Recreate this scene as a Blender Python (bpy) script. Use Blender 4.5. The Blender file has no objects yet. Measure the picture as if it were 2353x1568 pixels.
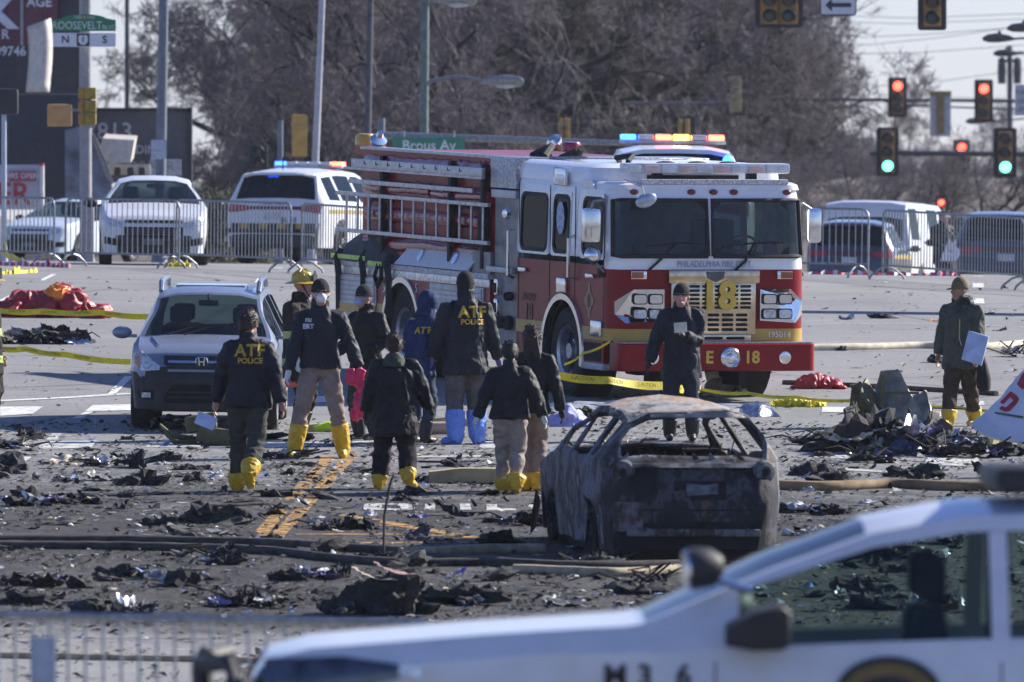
import bpy, bmesh, math, random
import numpy as np
from mathutils import Vector, Matrix, noise
from mathutils.bvhtree import BVHTree
R = math.radians
random.seed(7)
scn = bpy.context.scene
col = scn.collection

# ------------------------------------------------------------------ camera, sky, sun, exposure
EYE = 6.0
F = 400.0 / 36.0 * 2353.0            # focal length in layout units (photograph laid out 2353 wide)
CX, HY = 1176.5, 570.0               # optical axis column, eye-level row
cam_d = bpy.data.cameras.new('camera'); cam = bpy.data.objects.new('camera', cam_d); col.objects.link(cam)
cam.location = (0, 0, EYE); cam.rotation_euler = (R(90), 0, 0)
cam_d.lens = 400; cam_d.sensor_width = 36; cam_d.sensor_fit = 'HORIZONTAL'
cam_d.shift_y = -(784.0 - HY) / 2353.0
cam_d.clip_start = 1; cam_d.clip_end = 9000
cam_d.dof.use_dof = True; cam_d.dof.focus_distance = 130; cam_d.dof.aperture_fstop = 6.5
scn.camera = cam

SUN_EL, SUN_AZ = 31.0, 60.0          # azimuth measured from +Y (away from camera) towards +X (right)
w = bpy.data.worlds.new('World'); scn.world = w; w.use_nodes = True
nt = w.node_tree; nt.nodes.clear()
wo = nt.nodes.new('ShaderNodeOutputWorld'); bg = nt.nodes.new('ShaderNodeBackground'); sk = nt.nodes.new('ShaderNodeTexSky')
sk.sky_type = 'NISHITA'; sk.sun_disc = False; sk.sun_elevation = R(SUN_EL); sk.sun_rotation = R(SUN_AZ)
sk.altitude = 50; sk.air_density = 1.0; sk.dust_density = 0.25; sk.ozone_density = 3.0
bg.inputs['Strength'].default_value = 0.072
tint = nt.nodes.new('ShaderNodeMix'); tint.data_type = 'RGBA'; tint.blend_type = 'MULTIPLY'; tint.inputs[0].default_value = 1; tint.inputs[7].default_value = (.80, .84, 1.20, 1)
nt.links.new(sk.outputs[0], tint.inputs[6]); nt.links.new(tint.outputs[2], bg.inputs[0]); nt.links.new(bg.outputs[0], wo.inputs[0])
sun_d = bpy.data.lights.new('sun', 'SUN'); sun = bpy.data.objects.new('sun', sun_d); col.objects.link(sun)
sun_d.energy = 5.0; sun_d.angle = R(0.55); sun_d.color = (1.0, 0.95, 0.86)
sd = Vector((math.cos(R(SUN_EL)) * math.sin(R(SUN_AZ)), math.cos(R(SUN_EL)) * math.cos(R(SUN_AZ)), math.sin(R(SUN_EL))))
sun.rotation_euler = sd.to_track_quat('Z', 'Y').to_euler()
vs = scn.view_settings
vs.view_transform = 'Standard'; vs.look = 'None'; vs.gamma = 1.0; vs.use_curve_mapping = False; vs.exposure = 0.9
scn.cycles.max_bounces = 6; scn.cycles.transparent_max_bounces = 12

# ------------------------------------------------------------------ terrain profile and layout helpers
_PD = [-60, 0, 30, 50, 70, 86, 100, 130, 160, 174, 185, 196, 230, 265, 330, 450, 700, 1500, 5000]
_PZ = [4.5, 4.35, 3.7, 3.15, 2.72, 2.72, 3.13, 4.07, 4.99, 5.40, 5.62, 5.66, 5.62, 5.45, 5.0, 4.2, 3.2, 2.0, 0.0]
def _pchip():
    d = np.array(_PD, float); z = np.array(_PZ, float); h = np.diff(d); s = np.diff(z) / h
    m = np.zeros_like(z); m[0] = s[0]; m[-1] = s[-1]
    for i in range(1, len(d) - 1):
        m[i] = 0 if s[i-1] * s[i] <= 0 else 2 * s[i-1] * s[i] / (s[i-1] + s[i])
    return d, z, h, m
_D, _Z, _H, _M = _pchip()
def prof(d):
    i = int(np.clip(np.searchsorted(_D, d) - 1, 0, len(_H) - 1))
    t = (d - _D[i]) / _H[i]
    return float((2*t**3-3*t*t+1)*_Z[i] + (t**3-2*t*t+t)*_H[i]*_M[i] + (-2*t**3+3*t*t)*_Z[i+1] + (t**3-t*t)*_H[i]*_M[i+1])
CROSS = 0.012
def gz(x, y):
    sm = lambda t: (lambda q: q * q * (3 - 2 * q))(max(0.0, min(1.0, t)))
    return prof(y) - CROSS * max(-30.0, min(30.0, x)) - .62 * sm((x - 1.5) / 5.5) * sm((y - 190) / 36) * (1 - sm((y - 270) / 80))
def at(vx, vy, d):                    # a point of the place seen at (vx,vy) at distance d
    return Vector(((vx - CX) / F * d, d, EYE - (vy - HY) / F * d))
def ground_at(vx, d):
    x = (vx - CX) / F * d
    return Vector((x, d, gz(x, d)))
_GD = np.arange(84.0, 186.0, .1); _GY = np.array([HY + F * (EYE - prof(d)) / d for d in _GD])
def G(vx, vy):                        # ground point seen at (vx,vy)
    k = (vx - CX) / F; d = float(np.interp(-(vy - CROSS * (vx - CX)), -_GY, _GD))
    return Vector((k * d, d, gz(k * d, d)))
def sv(d): return F / d
def slope_basis(p):                   # local ground frame (right, away, up)
    e = 0.5
    X = Vector((2*e, 0, gz(p.x+e, p.y) - gz(p.x-e, p.y))).normalized()
    Y = Vector((0, 2*e, gz(p.x, p.y+e) - gz(p.x, p.y-e))).normalized()
    Zv = X.cross(Y).normalized(); Y = Zv.cross(X)
    return X, Y, Zv
def ground_matrix(p, heading, scale=1.0):
    """local +X = heading (world angle from +X, ccw), +Y left, +Z up, on the slope"""
    X, Y, Zv = slope_basis(p)
    h = X * math.cos(heading) + Y * math.sin(heading)
    l = Zv.cross(h)
    m = Matrix((( h.x, l.x, Zv.x, p.x), (h.y, l.y, Zv.y, p.y), (h.z, l.z, Zv.z, p.z), (0, 0, 0, 1)))
    return m @ Matrix.Scale(scale, 4)

# ------------------------------------------------------------------ materials
MATS = {}
def mat(name, c, rough=0.6, metal=0.0, var=0.18, scale=6.0, bump=0.0, bscale=40.0, spec=0.5, coat=0.0, emit=None, estr=0.0, alpha=1.0, dirt=None, streak=None):
    if name in MATS: return MATS[name]
    m = bpy.data.materials.new(name); m.use_nodes = True; MATS[name] = m
    n = m.node_tree.nodes; L = m.node_tree.links; b = n['Principled BSDF']
    b.inputs['Roughness'].default_value = rough; b.inputs['Metallic'].default_value = metal
    b.inputs['Specular IOR Level'].default_value = spec
    b.inputs['Coat Weight'].default_value = coat; b.inputs['Coat Roughness'].default_value = 0.06
    if emit is not None:
        b.inputs['Emission Color'].default_value = (*emit, 1); b.inputs['Emission Strength'].default_value = estr
    tc = n.new('ShaderNodeTexCoord')
    if var > 0 or dirt:
        tx = n.new('ShaderNodeTexNoise'); tx.inputs['Scale'].default_value = scale; tx.inputs['Detail'].default_value = 7; tx.inputs['Roughness'].default_value = 0.62
        L.new(tc.outputs['Object'], tx.inputs['Vector'])
        if streak:
            mp = n.new('ShaderNodeMapping'); mp.inputs['Scale'].default_value = streak
            L.new(tc.outputs['Object'], mp.inputs[0]); L.new(mp.outputs[0], tx.inputs['Vector'])
        rp = n.new('ShaderNodeValToRGB'); e = rp.color_ramp.elements
        d2 = dirt if dirt else tuple(max(0, x * (1 - var * 1.6)) for x in c)
        e[0].position = 0.30; e[0].color = (*d2, 1)
        e[1].position = 0.62; e[1].color = (*tuple(min(1, x * (1 + (0 if dirt else var * .6))) for x in c), 1)
        L.new(tx.outputs['Fac'], rp.inputs[0]); L.new(rp.outputs[0], b.inputs['Base Color'])
        mr = n.new('ShaderNodeMapRange'); mr.inputs[3].default_value = min(1, rough * 1.25 + .03); mr.inputs[4].default_value = rough * .85
        L.new(tx.outputs['Fac'], mr.inputs[0]); L.new(mr.outputs[0], b.inputs['Roughness'])
    else:
        b.inputs['Base Color'].default_value = (*c, 1)
    if bump > 0:
        t2 = n.new('ShaderNodeTexNoise'); t2.inputs['Scale'].default_value = bscale; t2.inputs['Detail'].default_value = 5
        L.new(tc.outputs['Object'], t2.inputs['Vector'])
        bp = n.new('ShaderNodeBump'); bp.inputs['Strength'].default_value = min(1, bump); bp.inputs['Distance'].default_value = 0.02 * bump
        L.new(t2.outputs['Fac'], bp.inputs['Height']); L.new(bp.outputs[0], b.inputs['Normal'])
    return m
def glass(name, tint=(0.10, 0.14, 0.15), trans=0.5, rough=0.03, ior=1.5, graze=.8):
    if name in MATS: return MATS[name]
    m = bpy.data.materials.new(name); m.use_nodes = True; MATS[name] = m
    n = m.node_tree.nodes; L = m.node_tree.links; n.clear()
    o = n.new('ShaderNodeOutputMaterial'); g = n.new('ShaderNodeBsdfGlossy'); g.inputs['Roughness'].default_value = rough
    t = n.new('ShaderNodeBsdfTransparent'); t.inputs[0].default_value = (*[min(1, x * trans * 8) for x in tint], 1)
    d = n.new('ShaderNodeBsdfDiffuse'); d.inputs[0].default_value = (0.012, 0.016, 0.02, 1)
    mx0 = n.new('ShaderNodeMixShader'); mx0.inputs[0].default_value = trans
    L.new(d.outputs[0], mx0.inputs[1]); L.new(t.outputs[0], mx0.inputs[2])
    lw = n.new('ShaderNodeLayerWeight'); lw.inputs[0].default_value = .5; pw = n.new('ShaderNodeMath'); pw.operation = 'POWER'; pw.inputs[1].default_value = 5
    L.new(lw.outputs['Facing'], pw.inputs[0]); ma = n.new('ShaderNodeMath'); ma.operation = 'MULTIPLY_ADD'; ma.inputs[1].default_value = graze; ma.inputs[2].default_value = ((ior - 1) / (ior + 1))**2
    L.new(pw.outputs[0], ma.inputs[0]); mx = n.new('ShaderNodeMixShader'); L.new(ma.outputs[0], mx.inputs[0]); L.new(mx0.outputs[0], mx.inputs[1]); L.new(g.outputs[0], mx.inputs[2])
    L.new(mx.outputs[0], o.inputs[0])
    return m

# ------------------------------------------------------------------ mesh builder
def rrect(w, h, r, n=4):
    pts = []
    r = min(r, w/2 - 1e-4, h/2 - 1e-4)
    for cx, cy, a0 in ((w/2-r, h/2-r, 0), (-w/2+r, h/2-r, 90), (-w/2+r, -h/2+r, 180), (w/2-r, -h/2+r, 270)):
        for i in range(n + 1):
            a = R(a0 + 90.0 * i / n)
            pts.append((cx + r * math.cos(a), cy + r * math.sin(a)))
    return pts
class MB:
    def __init__(s): s.v = []; s.f = []; s.T = None; s.mi = []; s.cur = 0
    def add(s, vs_, fs_):
        o = len(s.v)
        if s.T is not None: s.v.extend([tuple(s.T @ Vector(p)) for p in vs_])
        else: s.v.extend([tuple(p) for p in vs_])
        for f in fs_: s.f.append(tuple(i + o for i in f)); s.mi.append(s.cur)
        return s
    def box(s, x0, x1, y0, y1, z0, z1, b=0.0):
        if b > 0:
            bm = bmesh.new(); bmesh.ops.create_cube(bm, size=1)
            for v in bm.verts: v.co = Vector(((x0+x1)/2 + v.co.x*(x1-x0), (y0+y1)/2 + v.co.y*(y1-y0), (z0+z1)/2 + v.co.z*(z1-z0)))
            bmesh.ops.bevel(bm, geom=bm.edges[:], offset=b, segments=2, affect='EDGES', profile=0.6)
            bm.verts.index_update()
            s.add([v.co[:] for v in bm.verts], [[v.index for v in f.verts] for f in bm.faces]); bm.free()
            return s
        s.add([(x0,y0,z0),(x1,y0,z0),(x1,y1,z0),(x0,y1,z0),(x0,y0,z1),(x1,y0,z1),(x1,y1,z1),(x0,y1,z1)],
              [(3,2,1,0),(4,5,6,7),(0,1,5,4),(1,2,6,5),(2,3,7,6),(3,0,4,7)])
        return s
    def loft(s, rings, cap=True, closed=True):
        n = len(rings[0]); vs_ = [p for r in rings for p in r]; fs_ = []
        for i in range(len(rings) - 1):
            for j in range(n if closed else n - 1):
                a = i*n + j; b = i*n + (j+1) % n
                fs_.append((a, b, b + n, a + n))
        if cap:
            fs_.append(tuple(range(n - 1, -1, -1))); fs_.append(tuple(range((len(rings)-1)*n, len(rings)*n)))
        return s.add(vs_, fs_)
    def tube(s, pts, r, n=8, cap=True):
        pts = [Vector(p) for p in pts]; rs = r if isinstance(r, (list, tuple)) else [r] * len(pts)
        rings = []; up = None
        for i, p in enumerate(pts):
            t = (pts[min(i+1, len(pts)-1)] - pts[max(i-1, 0)])
            if t.length < 1e-9: t = Vector((0, 0, 1))
            t.normalize()
            if up is None: up = t.orthogonal().normalized()
            up = (up - t * up.dot(t))
            if up.length < 1e-6: up = t.orthogonal()
            up.normalize(); sd_ = t.cross(up)
            rr = rs[i]; ra, rb = rr if isinstance(rr, (list, tuple)) else (rr, rr)
            rings.append([p + up * (ra * math.cos(2*math.pi*k/n)) + sd_ * (rb * math.sin(2*math.pi*k/n)) for k in range(n)])
        return s.loft(rings, cap)
    def ell(s, c, rx, ry, rz, nu=14, nv=9, rot=None):
        vs_ = []; fs_ = []
        for i in range(nv + 1):
            th = math.pi * i / nv
            for j in range(nu):
                ph = 2 * math.pi * j / nu
                p = Vector((rx*math.sin(th)*math.cos(ph), ry*math.sin(th)*math.sin(ph), rz*math.cos(th)))
                if rot is not None: p = rot @ p
                vs_.append(Vector(c) + p)
        for i in range(nv):
            for j in range(nu):
                a = i*nu + j; b = i*nu + (j+1) % nu
                fs_.append((a, a + nu, b + nu, b))
        return s.add(vs_, fs_)
    def prism(s, poly, fn, t0, t1):      # poly 2-D, fn(a,b,t) -> 3-D
        n = len(poly)
        vs_ = [fn(a, b, t0) for a, b in poly] + [fn(a, b, t1) for a, b in poly]
        fs_ = [tuple(range(n-1, -1, -1)), tuple(range(n, 2*n))] + [(i, (i+1) % n, n + (i+1) % n, n + i) for i in range(n)]
        return s.add(vs_, fs_)
    def lathe(s, prof_, o, axis, n=20, cap=True):
        o = Vector(o); ax = Vector(axis).normalized(); u = ax.orthogonal().normalized(); v = ax.cross(u)
        return s.loft([[o + ax*h + u*(r*math.cos(2*math.pi*k/n)) + v*(r*math.sin(2*math.pi*k/n)) for k in range(n)] for r, h in prof_], cap)
    def mesh(s, name, mats, smooth=35):
        me = bpy.data.meshes.new(name); me.from_pydata(s.v, [], s.f); me.validate()
        for m in (mats if isinstance(mats, (list, tuple)) else [mats]): me.materials.append(m)
        if isinstance(mats, (list, tuple)) and len(mats) > 1 and len(s.mi) == len(me.polygons): me.polygons.foreach_set('material_index', s.mi)
        bm = bmesh.new(); bm.from_mesh(me); bmesh.ops.recalc_face_normals(bm, faces=bm.faces[:]); bm.to_mesh(me); bm.free()
        if smooth:
            me.shade_smooth(); me.set_sharp_from_angle(angle=R(smooth))
        me.update(); return me
    def build(s, name, mats, parent=None, smooth=35, matrix=None):
        o = bpy.data.objects.new(name, s.mesh(name, mats, smooth)); col.objects.link(o)
        if parent is not None: o.parent = parent
        if matrix is not None: o.matrix_world = matrix if parent is None else o.matrix_world
        if matrix is not None and parent is not None: o.matrix_basis = matrix
        return o
def tag(o, label=None, cat=None, group=None, kind=None):
    for k, v in (('label', label), ('category', cat), ('group', group), ('kind', kind)):
        if v: o[k] = v
    return o
def thing(name, label, cat, matrix=None, group=None):
    o = bpy.data.objects.new(name, None); col.objects.link(o); o.empty_display_size = 0.2
    if matrix is not None: o.matrix_world = matrix
    return tag(o, label, cat, group)
def struct(o): o['kind'] = 'structure'; return o
def dup(root, matrix, label=None, group=None):
    r = root.copy(); col.objects.link(r); r.matrix_world = matrix
    if label: r['label'] = label
    if group: r['group'] = group
    def rec(src, dst):
        for ch in src.children:
            c = ch.copy(); col.objects.link(c); c.parent = dst; rec(ch, c)
    rec(root, r); return r
def T3(x, y, z): return Matrix.Translation((x, y, z))
_tx = {}
def text(name, st, size, m, parent, matrix, bold=0.0, sx=1.0, align='CENTER', depth=0.002, spacing=1.0, label=None):
    """lettering lying in the local XY plane of matrix, reading along +X"""
    cu = bpy.data.curves.new('t', 'FONT'); cu.body = st; cu.size = size; cu.align_x = align; cu.align_y = 'CENTER'
    cu.extrude = depth; cu.offset = bold; cu.space_character = spacing; cu.resolution_u = 3
    ob = bpy.data.objects.new('t', cu)
    me = bpy.data.meshes.new_from_object(ob); me.name = name; bpy.data.objects.remove(ob); bpy.data.curves.remove(cu)
    me.materials.clear(); me.materials.append(m)
    o = bpy.data.objects.new(name, me); col.objects.link(o)
    if parent is not None: o.parent = parent; o.matrix_basis = matrix @ Matrix.Diagonal((sx, 1, 1, 1))
    else: o.matrix_world = matrix @ Matrix.Diagonal((sx, 1, 1, 1))
    if label: o['label'] = label
    return o
def frame(o, x, y):                    # matrix with columns x, y and normal
    x = Vector(x).normalized(); y = Vector(y); y = (y - x * y.dot(x)).normalized(); z = x.cross(y); o = Vector(o)
    return Matrix(((x.x, y.x, z.x, o.x), (x.y, y.y, z.y, o.y), (x.z, y.z, z.z, o.z), (0, 0, 0, 1)))
FACE_CAM = lambda p: frame(p, (1, 0, 0), (0, 0, 1))     # lettering upright, facing the camera side
def remeshed(mb, voxel, smooth_it=4, name='m'):
    me = bpy.data.meshes.new(name); me.from_pydata(mb.v, [], mb.f); me.validate()
    bm = bmesh.new(); bm.from_mesh(me); bmesh.ops.recalc_face_normals(bm, faces=bm.faces[:]); bm.to_mesh(me); bm.free()
    ob = bpy.data.objects.new('tmp', me); col.objects.link(ob)
    md = ob.modifiers.new('r', 'REMESH'); md.mode = 'VOXEL'; md.voxel_size = voxel
    if smooth_it:
        sm = ob.modifiers.new('s', 'SMOOTH'); sm.factor = 0.5; sm.iterations = smooth_it
    dg = bpy.context.evaluated_depsgraph_get()
    out = bpy.data.meshes.new_from_object(ob.evaluated_get(dg))
    bpy.data.objects.remove(ob); bpy.data.meshes.remove(me)
    return out
def verts_np(me):
    a = np.empty(len(me.vertices) * 3); me.vertices.foreach_get('co', a); return a.reshape(-1, 3)
def wrinkle(me, amp, f, seed, stretch=(1, 1, 1)):
    V = verts_np(me); Nn = np.empty(len(V) * 3); me.vertices.foreach_get('normal', Nn); Nn = Nn.reshape(-1, 3)
    o = Vector((seed * 7.1, seed * 3.3, seed * 1.7))
    for i in range(len(V)):
        p = Vector((V[i, 0] * stretch[0] * f, V[i, 1] * stretch[1] * f, V[i, 2] * stretch[2] * f)) + o
        w_ = Vector((noise.noise(p * .7), noise.noise(p * .7 + Vector((9, 0, 0))), noise.noise(p * .7 + Vector((0, 9, 0))))) * .9
        h = 1 - abs(noise.noise(p + w_)) * 2.2
        V[i] += Nn[i] * amp * (h - .35)
    me.vertices.foreach_set('co', V.ravel()); me.update()
def link_mesh(name, me, m, parent=None, smooth=True):
    me.name = name; me.materials.clear()
    for x in (m if isinstance(m, (list, tuple)) else [m]): me.materials.append(x)
    if smooth: me.shade_smooth()
    o = bpy.data.objects.new(name, me); col.objects.link(o)
    if parent is not None: o.parent = parent
    return o
# ------------------------------------------------------------------ ground, road and its painted markings
def asphalt():
    m = bpy.data.materials.new('asphalt'); m.use_nodes = True
    n = m.node_tree.nodes; L = m.node_tree.links; b = n['Principled BSDF']
    geo = n.new('ShaderNodeNewGeometry')
    def noi(sc, det=6, rg=.6, st=None):
        t = n.new('ShaderNodeTexNoise'); t.inputs['Scale'].default_value = sc; t.inputs['Detail'].default_value = det; t.inputs['Roughness'].default_value = rg
        if st:
            mp = n.new('ShaderNodeMapping'); mp.inputs['Scale'].default_value = st; L.new(geo.outputs['Position'], mp.inputs[0]); L.new(mp.outputs[0], t.inputs['Vector'])
        else: L.new(geo.outputs['Position'], t.inputs['Vector'])
        return t
    def ramp(src, p0, c0, p1, c1):
        r = n.new('ShaderNodeValToRGB'); e = r.color_ramp.elements
        e[0].position = p0; e[0].color = (*c0, 1) if len(c0) == 3 else c0; e[1].position = p1; e[1].color = (*c1, 1); L.new(src, r.inputs[0]); return r
    def math_(op, a, b_, clamp=False):
        q = n.new('ShaderNodeMath'); q.operation = op; q.use_clamp = clamp
        for i, x in enumerate((a, b_)):
            if isinstance(x, (int, float)): q.inputs[i].default_value = x
            else: L.new(x, q.inputs[i])
        return q.outputs[0]
    def mix(f, a, b_):
        q = n.new('ShaderNodeMix'); q.data_type = 'RGBA'
        L.new(f, q.inputs[0])
        for i, x in ((6, a), (7, b_)):
            if isinstance(x, tuple): q.inputs[i].default_value = (*x, 1)
            else: L.new(x, q.inputs[i])
        return q.outputs[2]
    base = ramp(noi(0.35, 8).outputs['Fac'], .32, (.200, .197, .193), .68, (.272, .268, .262))
    grain = ramp(noi(26, 3, .7).outputs['Fac'], .25, (.55, .55, .55), .75, (1.3, 1.3, 1.3))
    mul = n.new('ShaderNodeMix'); mul.data_type = 'RGBA'; mul.blend_type = 'MULTIPLY'; mul.inputs[0].default_value = 1
    L.new(base.outputs[0], mul.inputs[6]); L.new(grain.outputs[0], mul.inputs[7])
    sep = n.new('ShaderNodeSeparateXYZ'); L.new(geo.outputs['Position'], sep.inputs[0])
    # soot and ash: strongest around the burnt car and the near debris field, fading along the street
    def band(c0, c1):
        q = n.new('ShaderNodeMapRange'); q.inputs[1].default_value = c0; q.inputs[2].default_value = c1; q.inputs[3].default_value = 0; q.inputs[4].default_value = 1; q.clamp = True
        L.new(sep.outputs['Y'], q.inputs[0]); return q.outputs[0]
    near = math_('SUBTRACT', band(90.0, 93.5), band(108, 127))
    soot = math_('ADD', math_('MULTIPLY', near, .95), math_('MULTIPLY', math_('SUBTRACT', noi(.55, 8, .7).outputs['Fac'], .5), 1.5))
    s1 = ramp(soot, .30, (0, 0, 0), .80, (1, 1, 1))
    s1f = math_('MULTIPLY', s1.outputs[0], math_('ADD', math_('MULTIPLY', near, .92), 0.10), True)
    fine = ramp(noi(3.2, 9, .75, (1, .45, 1)).outputs['Fac'], .47, (0, 0, 0), .56, (1, 1, 1))
    flecks = math_('MULTIPLY', fine.outputs[0], math_('ADD', math_('MULTIPLY', near, .80), .02), True)
    grit = ramp(noi(9, 8, .8, (1, .5, 1)).outputs['Fac'], .35, (.018, .0165, .0155), .72, (.105, .096, .087))
    c1 = mix(s1f, mul.outputs[2], grit.outputs[0])
    c2 = mix(flecks, c1, (.022, .021, .023))
    vo = n.new('ShaderNodeTexVoronoi'); vo.feature = 'DISTANCE_TO_EDGE'; vo.inputs['Scale'].default_value = .16
    wq = n.new('ShaderNodeMix'); wq.data_type = 'VECTOR'; wq.inputs[0].default_value = .12; L.new(geo.outputs['Position'], wq.inputs[4]); L.new(noi(1.2, 5).outputs['Color'], wq.inputs[5]); L.new(wq.outputs[1], vo.inputs['Vector'])
    cr = ramp(vo.outputs['Distance'], .004, (1, 1, 1), .010, (0, 0, 0)); c2 = mix(math_('MULTIPLY', cr.outputs[0], .55), c2, (.05, .05, .052))
    # worn wheel tracks along the street
    tr = ramp(noi(.5, 3, .5, (1.6, .03, 1)).outputs['Fac'], .45, (0, 0, 0), .7, (1, 1, 1))
    c3 = mix(math_('MULTIPLY', tr.outputs[0], .22), c2, (.30, .295, .288))
    L.new(c3, b.inputs['Base Color']); b.inputs['Roughness'].default_value = .82; b.inputs['Specular IOR Level'].default_value = .35
    bp = n.new('ShaderNodeBump'); bp.inputs['Strength'].default_value = .5; bp.inputs['Distance'].default_value = .012
    L.new(noi(55, 4, .7).outputs['Fac'], bp.inputs['Height'])
    bp2 = n.new('ShaderNodeBump'); bp2.inputs['Distance'].default_value = .09; L.new(math_('MULTIPLY', s1f, .9), bp2.inputs['Strength']); L.new(noi(5.5, 9, .72).outputs['Fac'], bp2.inputs['Height']); L.new(bp.outputs[0], bp2.inputs['Normal']); L.new(bp2.outputs[0], b.inputs['Normal'])
    return m
def make_ground():
    ds = sorted(set([-60, -30, 0, 20, 35] + list(np.arange(44, 210, 1.5)) + list(np.arange(210, 340, 8)) + [360, 400, 450, 520, 620, 700, 900, 1200, 1500, 2200, 3500, 5000]))
    xs = [-1500, -600, -250, -100, -50, -30] + list(range(-24, 27, 3)) + [30, 50, 100, 250, 600, 1500]
    mb = MB(); nx = len(xs)
    vs_ = [(x, d, gz(x, d)) for d in ds for x in xs]
    fs_ = [(i*nx+j, i*nx+j+1, (i+1)*nx+j+1, (i+1)*nx+j) for i in range(len(ds)-1) for j in range(nx-1)]
    mb.add(vs_, fs_)
    return struct(mb.build('road', asphalt(), smooth=60))
road = make_ground()
def worn_paint(name, c, wear=.5):
    m = mat(name, c, .7, var=.3, scale=9)
    n = m.node_tree.nodes; L = m.node_tree.links; b = n['Principled BSDF']
    geo = n.new('ShaderNodeNewGeometry'); t = n.new('ShaderNodeTexNoise'); t.inputs['Scale'].default_value = 6.5; t.inputs['Detail'].default_value = 10; t.inputs['Roughness'].default_value = .75
    L.new(geo.outputs['Position'], t.inputs['Vector'])
    r = n.new('ShaderNodeValToRGB'); r.color_ramp.elements[0].position = wear - .13; r.color_ramp.elements[1].position = wear + .10
    L.new(t.outputs['Fac'], r.inputs[0]); L.new(r.outputs[0], b.inputs['Alpha'])
    return m
WHITE_P = worn_paint('white road paint', (.62, .62, .58), .33)
WHITE_W = worn_paint('worn white road paint', (.55, .55, .51), .43)
YELLOW_P = worn_paint('worn yellow road paint', (.55, .31, .09), .50)
_mk = [0]
def marking(name, poly, m, lift=0.006):
    pts = [G(a, b) for a, b in poly]
    mb = MB(); n = len(pts); mb.add([(p.x, p.y, p.z + lift) for p in pts], [tuple(range(n))])
    o = mb.build(name, m, road, smooth=0); return o
def line_mark(name, pts, wpx, m, lift=0.006):
    """painted line along layout points; wpx = drawn width across"""
    P = [G(a, b) for a, b in pts]; mb = MB(); vs_ = []
    for i, p in enumerate(P):
        t = (P[min(i+1, len(P)-1)] - P[max(i-1, 0)]); t.z = 0; t.normalize(); nrm = Vector((-t.y, t.x, 0))
        for s_ in (-1, 1):
            q = p + nrm * (s_ * wpx / 2); vs_.append((q.x, q.y, gz(q.x, q.y) + lift))
    mb.add(vs_, [(2*i, 2*i+1, 2*i+3, 2*i+2) for i in range(len(P)-1)])
    return mb.build(name, m, road, smooth=0)
for poly in ([(0,936),(99,935),(75,952),(0,957)], [(213,932),(310,930),(310,944),(195,946)], [(198,946.5),(214,947),(190,963),(165,963)],
             [(120,997),(141,997),(132,1012),(106,1012)], [(99,1016),(223,1014),(208,1031),(85,1033)], [(348,1013),(474,1011),(460,1028),(335,1029)],
             [(45,1051),(73,1051),(50,1068),(20,1071)], [(813,1003),(871,1002),(868,1019),(808,1021)], [(1106,1015),(1146,1015),(1143,1031),(1100,1031)],
             [(600,1016),(735,1013),(728,1027),(590,1030)], [(690,913),(770,911),(768,925),(685,927)],
             [(1890,936),(1972,937),(1975,949),(1887,948)], [(1872,1036),(1945,1037),(1948,1055),(1870,1053)], [(2130,1048),(2245,1050),(2255,1074),(2125,1069)],
             [(2126,947),(2188,948),(2192,959),(2124,957)], [(1270,875),(1370,873),(1375,885),(1268,887)]):
    marking('crosswalk_bar', poly, WHITE_W if poly[0][1] > 990 else WHITE_P)
for poly in ([(2236.6,631.7),(2258,631.7),(2258,636.8),(2236.6,636.8)], [(2235,652),(2260,652),(2260.5,662.6),(2234.5,662.6)], [(2234.5,687),(2261,687),(2262,698.5),(2234,698.5)],
             [(2233,775),(2263,775),(2264,788),(2233,788)], [(2232,874),(2264,874),(2265,884.5),(2231,884.5)], [(2231,923),(2260,923),(2261,932),(2231,932)],
             [(632,612),(650,612),(648,618),(628,618)], [(590,641),(610,641),(606,651),(584,651)]):
    marking('lane_dash', poly, WHITE_P)
marking('lane_line', [(0,690),(118,631),(130,631),(33,681),(0,706)], WHITE_P)
marking('lane_line', [(245,908),(264,908),(306,866),(287,866)], WHITE_P)
line_mark('stop_line', [(-20,923),(150,915),(300,905)], .22, WHITE_P)
line_mark('stop_line', [(930,1051),(1050,1050),(1145,1049)], .28, WHITE_W)
line_mark('stop_line', [(1915,1078),(2030,1085),(2150,1093)], .28, WHITE_W)
line_mark('stop_line', [(1860,747),(2050,744),(2353,752)], .10, WHITE_W)
line_mark('centre_line', [(808,1045),(750,1109),(700,1165),(605,1266)], .14, YELLOW_P)
line_mark('centre_line', [(757,1048),(706,1109),(660,1160),(595,1232)], .14, YELLOW_P)
for pts in ([(778,1183),(970,1216),(1185,1253)], [(674,1208),(914,1209),(1000,1222)], [(677,1229),(885,1229),(1060,1233)], [(650,1250),(900,1249),(1090,1246)], [(885,1201),(1030,1227),(1180,1258)], [(625,1268),(900,1268),(1180,1264)]):
    line_mark('hatch_line', pts, .16, YELLOW_P)
# painted lane word, read from the far side of the junction
def letters():
    O = [[(837,1159),(880,1158),(874,1173),(834,1173)], [(914,1158.5),(946,1159),(948,1173),(912,1173)], [(880,1158),(914,1158.5),(914,1161),(880,1161)], [(875,1170),(912,1170),(912,1173),(874,1173)]]
    N = [[(977,1159),(1000,1159),(1000,1173),(975,1173)], [(1056,1159),(1080,1159),(1083,1173),(1058,1173)], [(1000,1159),(1014,1159),(1058,1173),(1042,1173)]]
    Lr = [[(1118,1160),(1142,1160),(1144,1174),(1118,1174)], [(1144,1170),(1185,1170),(1186,1174),(1144,1174)]]
    Y = [[(1216,1160),(1240,1160),(1240,1167),(1214,1167)]]
    for g in (O, N, Lr, Y):
        for poly in g: marking('painted_letter', poly, WHITE_W)
letters()
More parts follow.
